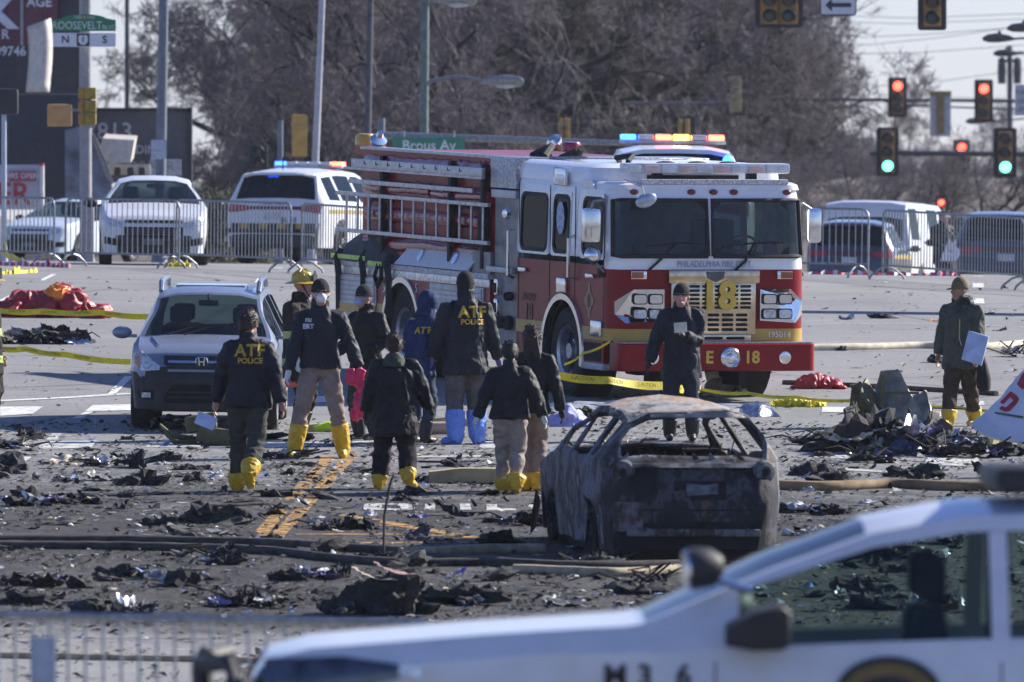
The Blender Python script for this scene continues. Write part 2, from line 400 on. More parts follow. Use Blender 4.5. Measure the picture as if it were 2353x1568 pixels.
# ------------------------------------------------------------------ vehicles
RUB = mat('tyre rubber', (.018, .018, .019), .8, var=.4, scale=14)
BLK = mat('black plastic', (.022, .022, .025), .55, var=.3)
DRK = mat('dark interior', (.03, .032, .035), .8)
CHR = mat('chrome', (.75, .76, .78), .14, 1.0, var=.1)
ALU = mat('dull aluminium', (.44, .45, .48), .38, 1.0, var=.2, scale=12)
STEEL = mat('galvanised steel', (.27, .285, .305), .45, .75, var=.3, scale=18)
WHT = mat('white car paint', (.66, .67, .69), .28, var=.05, coat=.4)
SILV = mat('silver blue car paint', (.225, .26, .335), .32, .35, var=.08, coat=.35)
LAMPG = mat('lamp glass', (.62, .66, .70), .12, .2, var=.35, scale=22, coat=1)
REDL = mat('red lamp lens', (.42, .02, .03), .2, var=.2, scale=20, coat=.8)
AMBL = mat('amber lens', (.75, .30, .03), .25, var=.2)
GL = glass('vehicle glass', (.095, .12, .12), .62)
GLD = glass('dark tinted glass', (.10, .12, .13), .30, ior=1.5, graze=.35)
def _ip(tab):
    t = sorted(tab); xs = [a for a, b in t]; zs = [b for a, b in t]
    return lambda x: float(np.interp(x, xs, zs))
NAMES_SEG = 9
class Shell:
    def __init__(s, sp):
        s.sp = sp; s.top = _ip(sp['top']); s.belt = _ip(sp['belt']); s.wid = _ip(sp['width']); s.rw = _ip(sp['roofw'])
        xs = set()
        for k in ('top', 'belt', 'width', 'roofw'): xs.update(round(a, 4) for a, b in sp[k])
        for a, b in sp['side'] + [sp['ws'], sp['rear']]: xs.update((a, b))
        s.arch = []
        for xc in sp['wheels']:
            Ra = sp['arch']; s.arch.append((xc, Ra))
            for k in range(9): xs.add(round(xc + Ra * math.cos(math.pi * k / 8), 4))
            xs.update((round(xc + Ra * 1.004, 4), round(xc - Ra * 1.004, 4)))
        x0, x1 = min(a for a, b in sp['top']), max(a for a, b in sp['top'])
        xs = sorted(x for x in xs if x0 - 1e-6 <= x <= x1 + 1e-6)
        full = [xs[0]]
        for x in xs[1:]:
            g = x - full[-1]
            if g < .002: continue
            k = int(g // .22)
            for i in range(k): full.append(full[-1] + g / (k + 1))
            full.append(x)
        s.xs = full[::-1]
    def section(s, x):
        sp = s.sp; zt = s.top(x); zb = min(s.belt(x), zt - .015); w_ = s.wid(x); sill = sp['sill']; zs = sill
        for xc, Ra in s.arch:
            if abs(x - xc) <= Ra: zs = max(sill, sp['wz'] + math.sqrt(max(0, Ra*Ra - (x-xc)**2)))
        zm = max(zs + .04, min(sp.get('zmid', .66), zb - .02)); zb = max(zb, zm + .012); zt = max(zt, zb + .015)
        t = max(0, min(1, (zt - zb - .04) / .38)); wt = (1 - t) * w_ * .92 + t * s.rw(x); z4 = zt - (.018 + .045 * t)
        z4 = max(z4, zb + .004)
        p3 = (w_ * .985, zb); p4 = (wt, z4); p5 = (wt * .6, zt - .008)
        lp = lambda a, b, k: (a[0] + (b[0]-a[0])*k, a[1] + (b[1]-a[1])*k)
        P = [(0, zs), (w_ * .95, zs), (w_, zm), p3, lp(p3, p4, .07), lp(p3, p4, .88), p4, lp(p4, p5, .16), p5, (0, zt)]
        return P
    def make(s, body_mats, parent, glass_mats, deform=None, cladz=None, names=('windshield', 'side_window', 'rear_window'), glassy=True):
        rings = []
        for x in s.xs:
            P = s.section(x); rings.append([(x, a, b) for a, b in P] + [(x, -a, b) for a, b in P[-2:0:-1]])
        n = len(rings[0]); body = MB(); V = [p for r in rings for p in r]
        if deform: V = [deform(Vector(p)) for p in V]
        panes = {}
        bf = []; bm_ = []
        inn = lambda x, iv: min(iv) < x < max(iv)
        for i in range(len(rings) - 1):
            xm = (s.xs[i] + s.xs[i+1]) / 2
            for j in range(n):
                a = i*n + j; b = i*n + (j+1) % n; f = (a, b, b + n, a + n)
                seg = j if j < 9 else 17 - j; side = 'l' if j < 9 else 'r'
                key = None
                if seg == 4:
                    for k, iv in enumerate(s.sp['side']):
                        if inn(xm, iv): key = ('s', k, side)
                elif seg in (7, 8):
                    if inn(xm, s.sp['ws']): key = ('w',)
                    elif inn(xm, s.sp['rear']): key = ('r',)
                if key: panes.setdefault(key, []).append(f)
                else:
                    bf.append(f)
                    zc = sum(V[q][2] for q in f) / 4; bm_.append(1 if (cladz and zc < cladz(xm)) else 0)
        bf.append(tuple(range(n))); bm_.append(1 if cladz else 0)
        bf.append(tuple(range((len(rings)-1)*n, len(rings)*n))); bm_.append(1 if cladz else 0)
        body.v = [tuple(p) for p in V]; body.f = bf; body.mi = bm_
        s.bvh = BVHTree.FromPolygons(V, bf + [f for fs in panes.values() for f in fs])
        s.body = body.build('body', body_mats, parent, 32)
        if glassy:
            for key, fs in sorted(panes.items()):
                mb = MB(); used = sorted(set(q for f in fs for q in f)); mp = {q: k for k, q in enumerate(used)}
                mb.v = [tuple(V[q]) for q in used]; mb.f = [tuple(mp[q] for q in f) for f in fs]; mb.mi = [0] * len(fs)
                nm = {'w': names[0], 's': names[1], 'r': names[2]}[key[0]]
                mb.build(nm, glass_mats[{'w': 0, 's': 1, 'r': 2}[key[0]]], parent, 40)
        return s.body
    def hit(s, axis, a, b):
        if axis == '+x': o, d = Vector((6, a, b)), Vector((-1, 0, 0))
        elif axis == '-x': o, d = Vector((-6, a, b)), Vector((1, 0, 0))
        elif axis == '+y': o, d = Vector((a, 4, b)), Vector((0, -1, 0))
        elif axis == '-y': o, d = Vector((a, -4, b)), Vector((0, 1, 0))
        else: o, d = Vector((a, b, 5)), Vector((0, 0, -1))
        loc, nrm, i_, dist = s.bvh.ray_cast(o, d)
        return (loc, -d) if loc is not None else (None, -d)
    def strip(s, name, m, parent, axis, us, lo, hi, off=.008, rows=4, thick=.03, cols=None):
        """a fitted piece on the shell: us = across range, lo/hi functions or tables"""
        u0, u1 = us; cols = cols or max(3, int(abs(u1-u0) / .05)); lo = _ip(lo) if isinstance(lo, list) else (lambda u, c=lo: c); hi = _ip(hi) if isinstance(hi, list) else (lambda u, c=hi: c)
        A = []; B = []; last = None
        for i in range(cols + 1):
            u = u0 + (u1-u0) * i / cols; l, h = lo(u), hi(u)
            for k in range(rows + 1):
                z = l + (h-l) * k / rows
                p, nd = s.hit(axis, u, z)
                if p is None:
                    p = last.copy() if last is not None else Vector((0, 0, 0))
                    if axis[1] == 'x': p.y = u; p.z = z
                    elif axis[1] == 'y': p.x = u; p.z = z
                    else: p.x = u; p.y = z
                last = p
                A.append(p + nd * off); B.append(p - nd * thick)
        r1 = rows + 1; N = len(A); fs_ = []
        for i in range(cols):
            for k in range(rows):
                a = i*r1 + k; fs_.append((a, a + r1, a + r1 + 1, a + 1)); fs_.append((N + a, N + a + 1, N + a + r1 + 1, N + a + r1))
        for i in range(cols):
            for k in (0, rows):
                a = i*r1 + k; fs_.append((a, a + r1, N + a + r1, N + a))
        for k in range(rows):
            for i in (0, cols):
                a = i*r1 + k; fs_.append((a, a + 1, N + a + 1, N + a))
        mb = MB(); mb.add(A + B, fs_)
        return mb.build(name, m, parent, 40)
def wheel(parent, x, y, z, r, w_, rim=ALU, tyre=True, spokes=5, rimr=.66):
    sgn = 1 if y > 0 else -1; ax = (0, sgn, 0)
    if tyre:
        t = MB(); t.lathe([(r*.62, -w_/2), (r*.93, -w_/2), (r, -w_*.36), (r, w_*.36), (r*.93, w_/2), (r*.66, w_*.48), (r*.62, w_*.3)], (x, y, z), ax, 28)
        wo_ = t.build('wheel', RUB, parent, 30)
    else: wo_ = parent
    d = MB(); d.lathe([(.001, w_*.28), (r*.16, w_*.36), (r*.2, w_*.28), (r*rimr*.8, w_*.2), (r*rimr*.92, w_*.36), (r*rimr, w_*.5), (r*rimr, w_*.2)], (x, y, z), ax, 28, cap=False)
    for k in range(spokes):
        a = 2*math.pi*k/spokes + .3
        c, s_ = math.cos(a), math.sin(a)
        for q in (-1, 1):
            p0 = Vector((x + c*r*.15 - s_*q*.02, y + sgn*w_*.37, z + s_*r*.15 + c*q*.02)); p1 = Vector((x + c*r*rimr*.95 - s_*q*.035, y + sgn*w_*.42, z + s_*r*rimr*.95 + c*q*.035))
            d.tube([p0, p1], .022 * r / .36, 6)
    return wo_, d.build('rim' if tyre else 'wheel', rim, wo_, 30)
def seats(parent, sh, xs, y=.38, z=.62, m=DRK):
    for x in xs:
        for sy in (-y, y):
            b = MB(); b.box(x-.28, x+.22, sy-.25, sy+.25, z-.18, z, .06); b.box(x-.34, x-.2, sy-.24, sy+.24, z-.05, z+.55, .06); b.box(x-.34, x-.22, sy-.13, sy+.13, z+.58, z+.78, .045)
            b.build('seat', m, parent)
def dash(parent, x, w_=.74, z=.98):
    b = MB(); b.box(x-.35, x+.05, -w_, w_, z-.3, z-.02, .05); b.build('dashboard', DRK, parent)
    s_ = MB(); s_.lathe([(.18, -.015), (.2, 0), (.18, .015), (.165, 0), (.18, -.015)], (x-.42, .38, z+.02), (-.9, 0, .35), 18, False); s_.build('steering_wheel', DRK, parent)
def side_mirror(parent, x, y, z, m, glassm=CHR, sz=1.0):
    s_ = 1 if y > 0 else -1
    b = MB(); b.ell((x, y + s_*.1*sz, z), .06*sz, .12*sz, .075*sz, 12, 8); b.box(x-.03, x+.02, min(y-s_*.08, y+s_*.03), max(y-s_*.08, y+s_*.03), z-.06*sz, z-.02*sz)
    b.build('side_mirror', m, parent)
def place(vx, vy, xl, yl, heading, scale=1.0, d=None):
    p = G(vx, vy) if d is None else ground_at(vx, d)
    c, s_ = math.cos(heading), math.sin(heading)
    q = Vector((p.x - (xl*c - yl*s_)*scale, p.y - (xl*s_ + yl*c)*scale, 0)); q.z = gz(q.x, q.y)
    return ground_matrix(q, heading, scale)
SUV = dict(top=[(2.30,.60),(2.27,.78),(2.18,.93),(2.02,1.0),(1.42,1.10),(1.36,1.11),(.62,1.60),(.25,1.655),(-1.0,1.66),(-1.78,1.61),(-1.86,1.58),(-2.10,1.10),(-2.17,1.0),(-2.25,.8),(-2.28,.55)],
           belt=[(2.3,.58),(2.15,.86),(1.4,1.0),(0,1.04),(-2.0,1.08),(-2.2,.9),(-2.28,.5)],
           width=[(2.30,.60),(2.26,.72),(2.12,.82),(1.8,.865),(0,.89),(-1.6,.885),(-2.1,.83),(-2.28,.72)], roofw=[(1.4,.70),(.6,.61),(-1.0,.61),(-2.1,.64)],
           side=[(.95,.02),(-.06,-.98),(-1.08,-1.72)], ws=(1.34,.66), rear=(-1.88,-2.09), wheels=(1.38,-1.26), arch=.385, wz=.33, sill=.26, zmid=.70)
SEDAN = dict(top=[(2.30,.50),(2.27,.68),(2.16,.80),(1.9,.88),(1.15,1.0),(1.08,1.01),(.28,1.40),(-.1,1.465),(-.8,1.45),(-1.25,1.38),(-1.95,1.08),(-2.2,1.05),(-2.27,.9),(-2.3,.5)],
             belt=[(2.3,.48),(2.1,.74),(1.1,.92),(0,.95),(-1.9,1.0),(-2.2,.95),(-2.3,.45)], width=[(2.30,.62),(2.24,.76),(2.05,.85),(1.6,.885),(0,.90),(-1.7,.89),(-2.2,.80),(-2.3,.7)],
             roofw=[(1.1,.72),(.3,.58),(-.9,.57),(-1.9,.66)], side=[(.75,-.15),(-.24,-1.15)], ws=(1.06,.31), rear=(-1.28,-1.9), wheels=(1.36,-1.33), arch=.37, wz=.31, sill=.20, zmid=.6)
EXPL = dict(top=[(2.48,.66),(2.45,.90),(2.36,1.06),(2.2,1.11),(1.45,1.20),(1.38,1.21),(.55,1.69),(.2,1.75),(-1.0,1.765),(-2.0,1.70),(-2.10,1.67),(-2.32,1.18),(-2.38,1.08),(-2.46,.85),(-2.5,.55)],
            belt=[(2.48,.62),(2.3,.95),(1.4,1.08),(0,1.10),(-2.2,1.14),(-2.4,.95),(-2.5,.5)], width=[(2.48,.70),(2.43,.82),(2.25,.92),(1.9,.97),(0,.995),(-1.8,.985),(-2.3,.93),(-2.5,.82)],
            roofw=[(1.4,.80),(.55,.68),(-1.0,.68),(-2.3,.72)], side=[(.92,-.22),(-.34,-1.28),(-1.4,-2.0)], ws=(1.36,.58), rear=(-2.12,-2.31), wheels=(1.48,-1.38), arch=.42, wz=.38, sill=.30, zmid=.76)

# ---- silver crossover parked nose to the camera
def crossover():
    r = thing('crossover_car', 'silver blue crossover with black lower bumper parked facing us, left of the people', 'car', place(470, 985, 1.40, 0, R(-90-1.2), .93))
    sh = Shell(SUV); sh.make([SILV, BLK], r, [GL, GL, GL], cladz=lambda x: .69 if x > 1.85 or x < -1.75 else .46)
    sh.strip('grille', BLK, r, '+x', (-.45, .45), [(-.45, .80), (-.36, .73), (.36, .73), (.45, .80)], [(-.45, .90), (.45, .90)], .012)
    sh.strip('grille_bar', CHR, r, '+x', (-.40, -.07), .815, .845, .026, 2); sh.strip('grille_bar', CHR, r, '+x', (.07, .40), .815, .845, .026, 2)
    sh.strip('grille_surround', SILV, r, '+x', (-.40, .40), .712, .738, .02, 2)
    em = MB(); f = lambda a, b, t: (2.285 + t, a, .83 + b)
    for q in (-1, 1): em.prism([(q*.018, -.045), (q*.034, -.045), (q*.045, .05), (q*.027, .05)][::q], f, 0, .02)
    em.prism([(-.03, -.006), (.03, -.006), (.03, .01), (-.03, .01)], f, 0, .019); em.build('emblem', CHR, r)
    ring = MB(); o_ = rrect(.15, .125, .04); i_ = rrect(.128, .105, .034); N = len(o_)
    ring.add([f(a, b, 0.002) for a, b in o_] + [f(a, b, .016) for a, b in i_], [(k, (k+1) % N, N + (k+1) % N, N + k) for k in range(N)]); ring.build('emblem_ring', CHR, r)
    for q in (-1, 1):
        hl = sh.strip('headlight', LAMPG, r, '+x', (q*.50, q*.815), [(-.815, .78), (-.7, .715), (-.50, .73), (.50, .73), (.7, .715), (.815, .78)], [(-.815, .95), (-.72, .95), (-.50, .78), (.50, .78), (.72, .95), (.815, .95)], .012, 5)
        sh.strip('turn_signal', mat('pale amber lens', (.55, .25, .14), .25), r, '+x', (q*.735, q*.82), [(-.82, .80), (-.735, .74), (.735, .74), (.82, .80)], [(-.82, .95), (-.735, .95), (.735, .95), (.82, .95)], .017, 3)
        sh.strip('fog_light', LAMPG, r, '+x', (q*.60, q*.71), .40, .46, .012, 2)
        sh.strip('fog_recess', mat('pitch black', (.008, .008, .009), .9), r, '+x', (q*.56, q*.75), .38, .49, .006, 2)
        side_mirror(r, .98, q*.92, 1.12, SILV)
        rl = MB(); rl.tube([(.42, q*.585, 1.60), (.3, q*.59, 1.70), (-.2, q*.59, 1.725), (-1.3, q*.59, 1.715), (-1.5, q*.59, 1.62)], [.03, .034, .03, .03, .03], 8); rl.build('roof_rail', SILV, r)
        wp = MB(); wp.tube([(1.46, q*.1 - .35, 1.12), (1.22, q*.1 + .05, 1.235), (1.24, q*.1 - .45, 1.215)][:3], .011, 5); wp.build('wiper', BLK, r)
    sh.strip('lower_intake', mat('pitch black', (.008, .008, .009), .9), r, '+x', (-.44, .44), [(-.44, .34), (.44, .34)], [(-.44, .42), (-.34, .56), (.34, .56), (.44, .42)], .006)
    for z in (.40, .46): sh.strip('intake_slat', BLK, r, '+x', (-.40, .40), z, z + .018, .02, 1)
    sh.strip('bumper_lip', BLK, r, '+x', (-.58, .58), .585, .635, .03, 2)
    sun_ = MB(); pr = rrect(.86, .62, .1)
    sun_.prism(pr, lambda a, b, t: (-.18 + b*.9, a, sh.top(-.18 + b*.9) + t), -.02, .012); sun_.build('sunroof', mat('sunroof glass', (.22, .30, .42), .1, .3, var=.05, coat=1), r)
    for x in SUV['wheels']:
        for q in (-1, 1): wheel(r, x, q*.76, .335, .335, .22)
    seats(r, sh, (.1, -.85)); dash(r, 1.05)
    ms = MB(); ms.box(.70, .74, -.12, .12, 1.44, 1.51, .02); ms.tube([(.72, 0, 1.5), (.70, 0, 1.58)], .015, 6); ms.build('rear_view_mirror', BLK, r)
    un = MB(); un.box(-1.9, 1.9, -.6, .6, .22, .34); un.build('underbody', BLK, r)
    ho = MB()
    for q in (-1, 1): ho.tube([(2.0, q*.52, 1.008), (1.6, q*.60, 1.066), (1.42, q*.64, 1.085)], [.006, .016, .006], 6)
    ho.build('bonnet_crease', SILV, r)
    return r
crossover()

# ---- burnt-out hatchback seen from behind
def burnt_metal(name, stops, scale=1.6, rough=.75):
    m = bpy.data.materials.new(name); m.use_nodes = True; MATS[name] = m; n = m.node_tree.nodes; L = m.node_tree.links; b = n['Principled BSDF']; tc = n.new('ShaderNodeTexCoord')
    def nz(sc, det, rg, st=None):
        t = n.new('ShaderNodeTexNoise'); t.inputs['Scale'].default_value = sc; t.inputs['Detail'].default_value = det; t.inputs['Roughness'].default_value = rg
        if st: mp = n.new('ShaderNodeMapping'); mp.inputs['Scale'].default_value = st; L.new(tc.outputs['Object'], mp.inputs[0]); L.new(mp.outputs[0], t.inputs['Vector'])
        else: L.new(tc.outputs['Object'], t.inputs['Vector'])
        return t
    a, c, f = nz(scale, 7, .6), nz(scale * 3, 8, .7, (1, 1, .35)), nz(28, 6, .7)
    mx = n.new('ShaderNodeMath'); mx.operation = 'MULTIPLY_ADD'; L.new(c.outputs['Fac'], mx.inputs[0]); mx.inputs[1].default_value = .55; L.new(a.outputs['Fac'], mx.inputs[2])
    sb = n.new('ShaderNodeMath'); sb.operation = 'SUBTRACT'; L.new(mx.outputs[0], sb.inputs[0]); sb.inputs[1].default_value = .275
    r = n.new('ShaderNodeValToRGB'); el = r.color_ramp.elements
    while len(el) < len(stops): el.new(.5)
    for e, (p, c_) in zip(el, stops): e.position = p; e.color = (*c_, 1)
    L.new(sb.outputs[0], r.inputs[0]); L.new(r.outputs[0], b.inputs['Base Color']); b.inputs['Roughness'].default_value = rough; b.inputs['Metallic'].default_value = .1; b.inputs['Specular IOR Level'].default_value = .3
    bp = n.new('ShaderNodeBump'); bp.inputs['Strength'].default_value = .7; bp.inputs['Distance'].default_value = .02; L.new(c.outputs['Fac'], bp.inputs['Height']); b2 = n.new('ShaderNodeBump'); b2.inputs['Strength'].default_value = .4; b2.inputs['Distance'].default_value = .006; L.new(f.outputs['Fac'], b2.inputs['Height']); L.new(bp.outputs[0], b2.inputs['Normal']); L.new(b2.outputs[0], b.inputs['Normal'])
    return m
CHARM = burnt_metal('charred sheet metal', [(.31, (.010, .010, .012)), (.41, (.06, .06, .066)), (.49, (.19, .19, .205)), (.57, (.075, .055, .044)), (.62, (.030, .030, .034)), (.70, (.26, .255, .25))])
RUST = burnt_metal('fire rusted roof', [(.33, (.07, .06, .055)), (.42, (.30, .29, .275)), (.50, (.40, .38, .36)), (.56, (.30, .17, .09)), (.63, (.42, .38, .34)), (.74, (.12, .10, .09))], 2.2)
SOOT = mat('black soot', (.012, .012, .013), .92, var=.4)
ASHM = mat('pale ash', (.42, .40, .38), .95, var=.4, scale=9)
def burnt():
    sp = dict(SUV); sp['wheels'] = (1.36, -1.32); sp['side'] = [(.95, -.03), (-.12, -1.05), (-1.16, -1.55)]
    sp['top'] = [(2.28,.52),(2.25,.70),(2.1,.86),(1.42,.98),(1.36,.99),(.55,1.44),(.2,1.50),(-.9,1.50),(-1.62,1.44),(-1.72,1.42),(-2.02,.98),(-2.10,.90),(-2.18,.72),(-2.22,.40)]
    sp['belt'] = [(2.28,.5),(2.1,.78),(1.4,.90),(0,.93),(-1.9,.97),(-2.1,.80),(-2.22,.38)]; sp['rear'] = (-1.75, -2.0); sp['sill'] = .13; sp['wz'] = .2; sp['zmid'] = .6
    sp['width'] = [(2.28,.6),(2.2,.75),(2.0,.84),(0,.895),(-1.5,.905),(-1.85,.88),(-2.05,.81),(-2.16,.72),(-2.22,.62)]; sp['roofw'] = [(1.4,.68),(.55,.56),(-.6,.57),(-1.5,.55),(-2.05,.66)]; sp['side'] = [(.95, -.03), (-.15, -1.02), (-1.2, -1.42)]
    r = thing('burnt_car', 'burnt out hatchback shell seen from behind, its glass and tyres gone', 'car', place(1608, 1296, -2.2, -.05, R(90+8.5), .95))
    def df(p):
        if p.z > 1.2: p = p + Vector((0, 0, -.03 * (1 + noise.noise(p * 2.5))))
        q = p * 1.9 + Vector((3, 1, 7)); a = .065 if p.z > .5 else .04
        return p + Vector((noise.noise(q) * a, noise.noise(q + Vector((5, 0, 0))) * a, noise.noise(q + Vector((0, 5, 0))) * a * .9 - max(0, p.x) * .02))
    sh = Shell(sp); b = sh.make([CHARM, SOOT], r, [GL, GL, GL], deform=df, glassy=False, cladz=lambda x: .30)
    b.data.materials.append(RUST)
    b.data.materials.append(burnt_metal('heavily sooted metal', [(.38, (.007, .007, .009)), (.50, (.022, .022, .026)), (.58, (.075, .078, .088)), (.64, (.014, .014, .016)), (.75, (.12, .085, .06))], 2.6, .6))
    for p in b.data.polygons:
        c = p.center
        if c.z > 1.40 and -1.66 < c.x < .6: p.material_index = 2
        elif c.x < -1.9 and c.z < .95 and p.material_index == 0: p.material_index = 3
    b['label'] = 'fire scorched body shell'
    md = b.modifiers.new('thick', 'SOLIDIFY'); md.thickness = .035; md.offset = -1
    PB = mat('pitch black', (.008, .008, .009), .9)
    sh.strip('rear_window_frame', mat('ashen metal', (.34, .32, .30), .85, .1, var=.45, scale=5, dirt=(.07, .065, .06)), r, '-x', (-.62, .62), [(-.62, 1.36), (.62, 1.36)], [(-.62, 1.415), (.62, 1.415)], .012, 2)
    for q in (-1, 1):
        hb = MB(); 
        p, nd = sh.hit('-x', q*.68, .86)
        if p is not None:
            hb.lathe([(.045, .012), (.06, .022), (.10, .012), (.12, -.03)], p, (-1, q*.35, 0), 16); hb.build('lamp_socket', CHARM, r)
            hk = MB(); hk.lathe([(.001, .016), (.035, .015), (.042, .0)], p, (-1, q*.35, 0), 12); hk.build('lamp_hole', PB, r)
        sh.strip('lamp_opening', PB, r, '-x', (q*.46, q*.57), [(-.57, .80), (-.46, .84), (.46, .84), (.57, .80)], [(-.57, .93), (-.46, .88), (.46, .88), (.57, .93)], .006, 2)
    sh.strip('number_plate_recess', SOOT, r, '-x', (-.30, .20), .60, .78, .004, 3)
    sh.strip('number_plate', mat('scorched plate', (.20, .21, .235), .8, .2, var=.5, scale=5, dirt=(.02, .02, .023)), r, '-x', (-.22, .08), [(-.22, .66), (.08, .64)], [(-.22, .76), (-.1, .74), (.08, .755)], .012, 2)
    sh.strip('hatch_ledge', CHARM, r, '-x', (-.80, .80), .905, .945, .05, 2)
    sh.strip('hatch_seam', PB, r, '-x', (-.74, .74), .50, .515, .006, 1)
    bb = MB(); bb.box(-2.27, -2.2, -.62, .66, .26, .33, .015); bb.T = None; bb.build('bumper_beam', CHARM, r)
    for sy in (-.5, .45):
        ln = MB(); ln.tube([(-2.1, sy, .3), (-2.26, sy, .3)], .04, 8); ln.build('bumper_bracket', CHARM, r)
    fp = MB(); fp.box(-2.24, -2.20, .50, .78, .30, .58, .02); fp.build('corner_panel', CHARM, r)
    for x in sp['wheels']:
        for q in (-1, 1): wheel(r, x, q*.74, .21, .30, .2, rim=SOOT, tyre=False)
    rg_ = random.Random(4)
    for k in range(16):
        y = -.66 + 1.32 * k / 15 + rg_.uniform(-.03, .03); p, nd = sh.hit('-x', y, .99)
        if p is None: continue
        tg = MB(); hh = rg_.uniform(.02, .09); tg.add([(p.x - .02, y - .05, .96), (p.x - .02, y + .05, .96), (p.x + .03, y + rg_.uniform(-.04, .04), .97 + hh), (p.x + .01, y, .95)], [(0, 1, 2), (1, 3, 2), (3, 0, 2)]); tg.build('torn_edge', CHARM, r, 0)
    for k in range(7):
        y = rg_.uniform(-.5, .5); x = rg_.uniform(-1.9, -1.2); tg = MB(); tg.tube([(x, y, .9), (x + rg_.uniform(-.1, .1), y + rg_.uniform(-.08, .08), 1.0), (x + rg_.uniform(-.15, .15), y + rg_.uniform(-.12, .12), rg_.uniform(1.02, 1.15))], .007, 4); tg.build('bare_wire', SOOT, r)
    for k in range(5):
        o_ = MB(); x, y = rg_.uniform(-1.9, -1.3), rg_.uniform(-.6, .6); o_.ell((x, y, .9), rg_.uniform(.1, .25), rg_.uniform(.1, .2), rg_.uniform(.04, .09), 9, 6); o_.build('ash_lump', ASHM if k % 2 else SOOT, r, 0)
    fl = MB(); fl.box(-2.1, 1.9, -.75, .75, .14, .22); fl.build('floor_pan', SOOT, r)
    un = MB(); un.box(-2.0, 1.8, -.7, .7, .02, .14); un.build('collapsed_underbody', SOOT, r)
    for x, y in ((-.15, .38), (-.15, -.38)):
        s_ = MB()
        for k in range(5): s_.tube([(x-.2, y-.2+.1*k, .4), (x-.34, y-.2+.1*k, .95)], .012, 5)
        s_.tube([(x-.2, y-.22, .4), (x-.36, y-.22, 1.0), (x-.36, y+.22, 1.0), (x-.2, y+.22, .4)], .018, 6); s_.build('seat_frame', SOOT, r)
    sp_ = MB()
    for k in range(9):
        y = -.55 + k * .13; sp_.tube([(-1.35, y, .75), (-1.4, y + .03, .96 + .04 * math.sin(k * 2)), (-1.36, y + .06, 1.02)], .008, 4)
    sp_.build('seat_springs', SOOT, r)
    hw = MB(); hw.tube([(-1.98, -.3, .93), (-1.95, -.34, 1.02), (-1.93, -.28, 1.06)], .012, 5); hw.build('bent_wire', SOOT, r)
    for q in (-1,):
        fd = MB(); fd.add([(2.1, .86, .1), (1.7, .98, .05), (1.5, 1.0, .25), (1.9, .9, .5), (2.2, .8, .35), (2.05, .95, .02)], [(0, 1, 2, 3, 4), (0, 5, 1)]); fd.build('torn_wing', CHARM, r, 0)
burnt()

# ---- lamps on emergency vehicles
def lamp(name, c, strength): return mat(name, c, .3, emit=c, estr=strength, var=0)
BLUE_ON = lamp('lit blue strobe', (.02, .085, 1.0), 7); RED_ON = lamp('lit red strobe', (1.0, .06, .03), 9); AMB_ON = lamp('lit amber strobe', (1.0, .42, .03), 10); WHT_ON = lamp('lit white strobe', (.75, .85, 1.0), 8)
def lightbar(r, x, z, half, lit):
    base = MB(); base.box(x-.14, x+.14, -half, half, z, z+.05, .015); o = base.build('light_bar', mat('light bar base', (.5, .52, .55), .4, .2), r)
    n = len(lit); w_ = 2*half/n
    for i, m in enumerate(lit):
        y = half - w_ * (i + .5); lm = MB(); lm.box(x-.13, x+.13, y-w_*.44, y+w_*.44, z+.05, z+.115, .02); lm.build('lamp_module', m, o)
CLRL = mat('clear lamp lens', (.55, .58, .62), .2, .1, var=.2, coat=.6)
GOLDD = mat('dull gold decal', (.42, .28, .06), .5, var=.15)
BLKD = mat('black decal', (.015, .016, .02), .5)
def hazard(sh, r, axis, z0, z1, y0, y1):
    n = 9
    for i in range(n):
        a, b = y0 + (y1-y0)*i/n, y0 + (y1-y0)*(i+1)/n
        sh.strip('chevron_stripe', GOLDD if i % 2 else BLKD, r, axis, (a, b), z0, z1, .008, 1, cols=2)
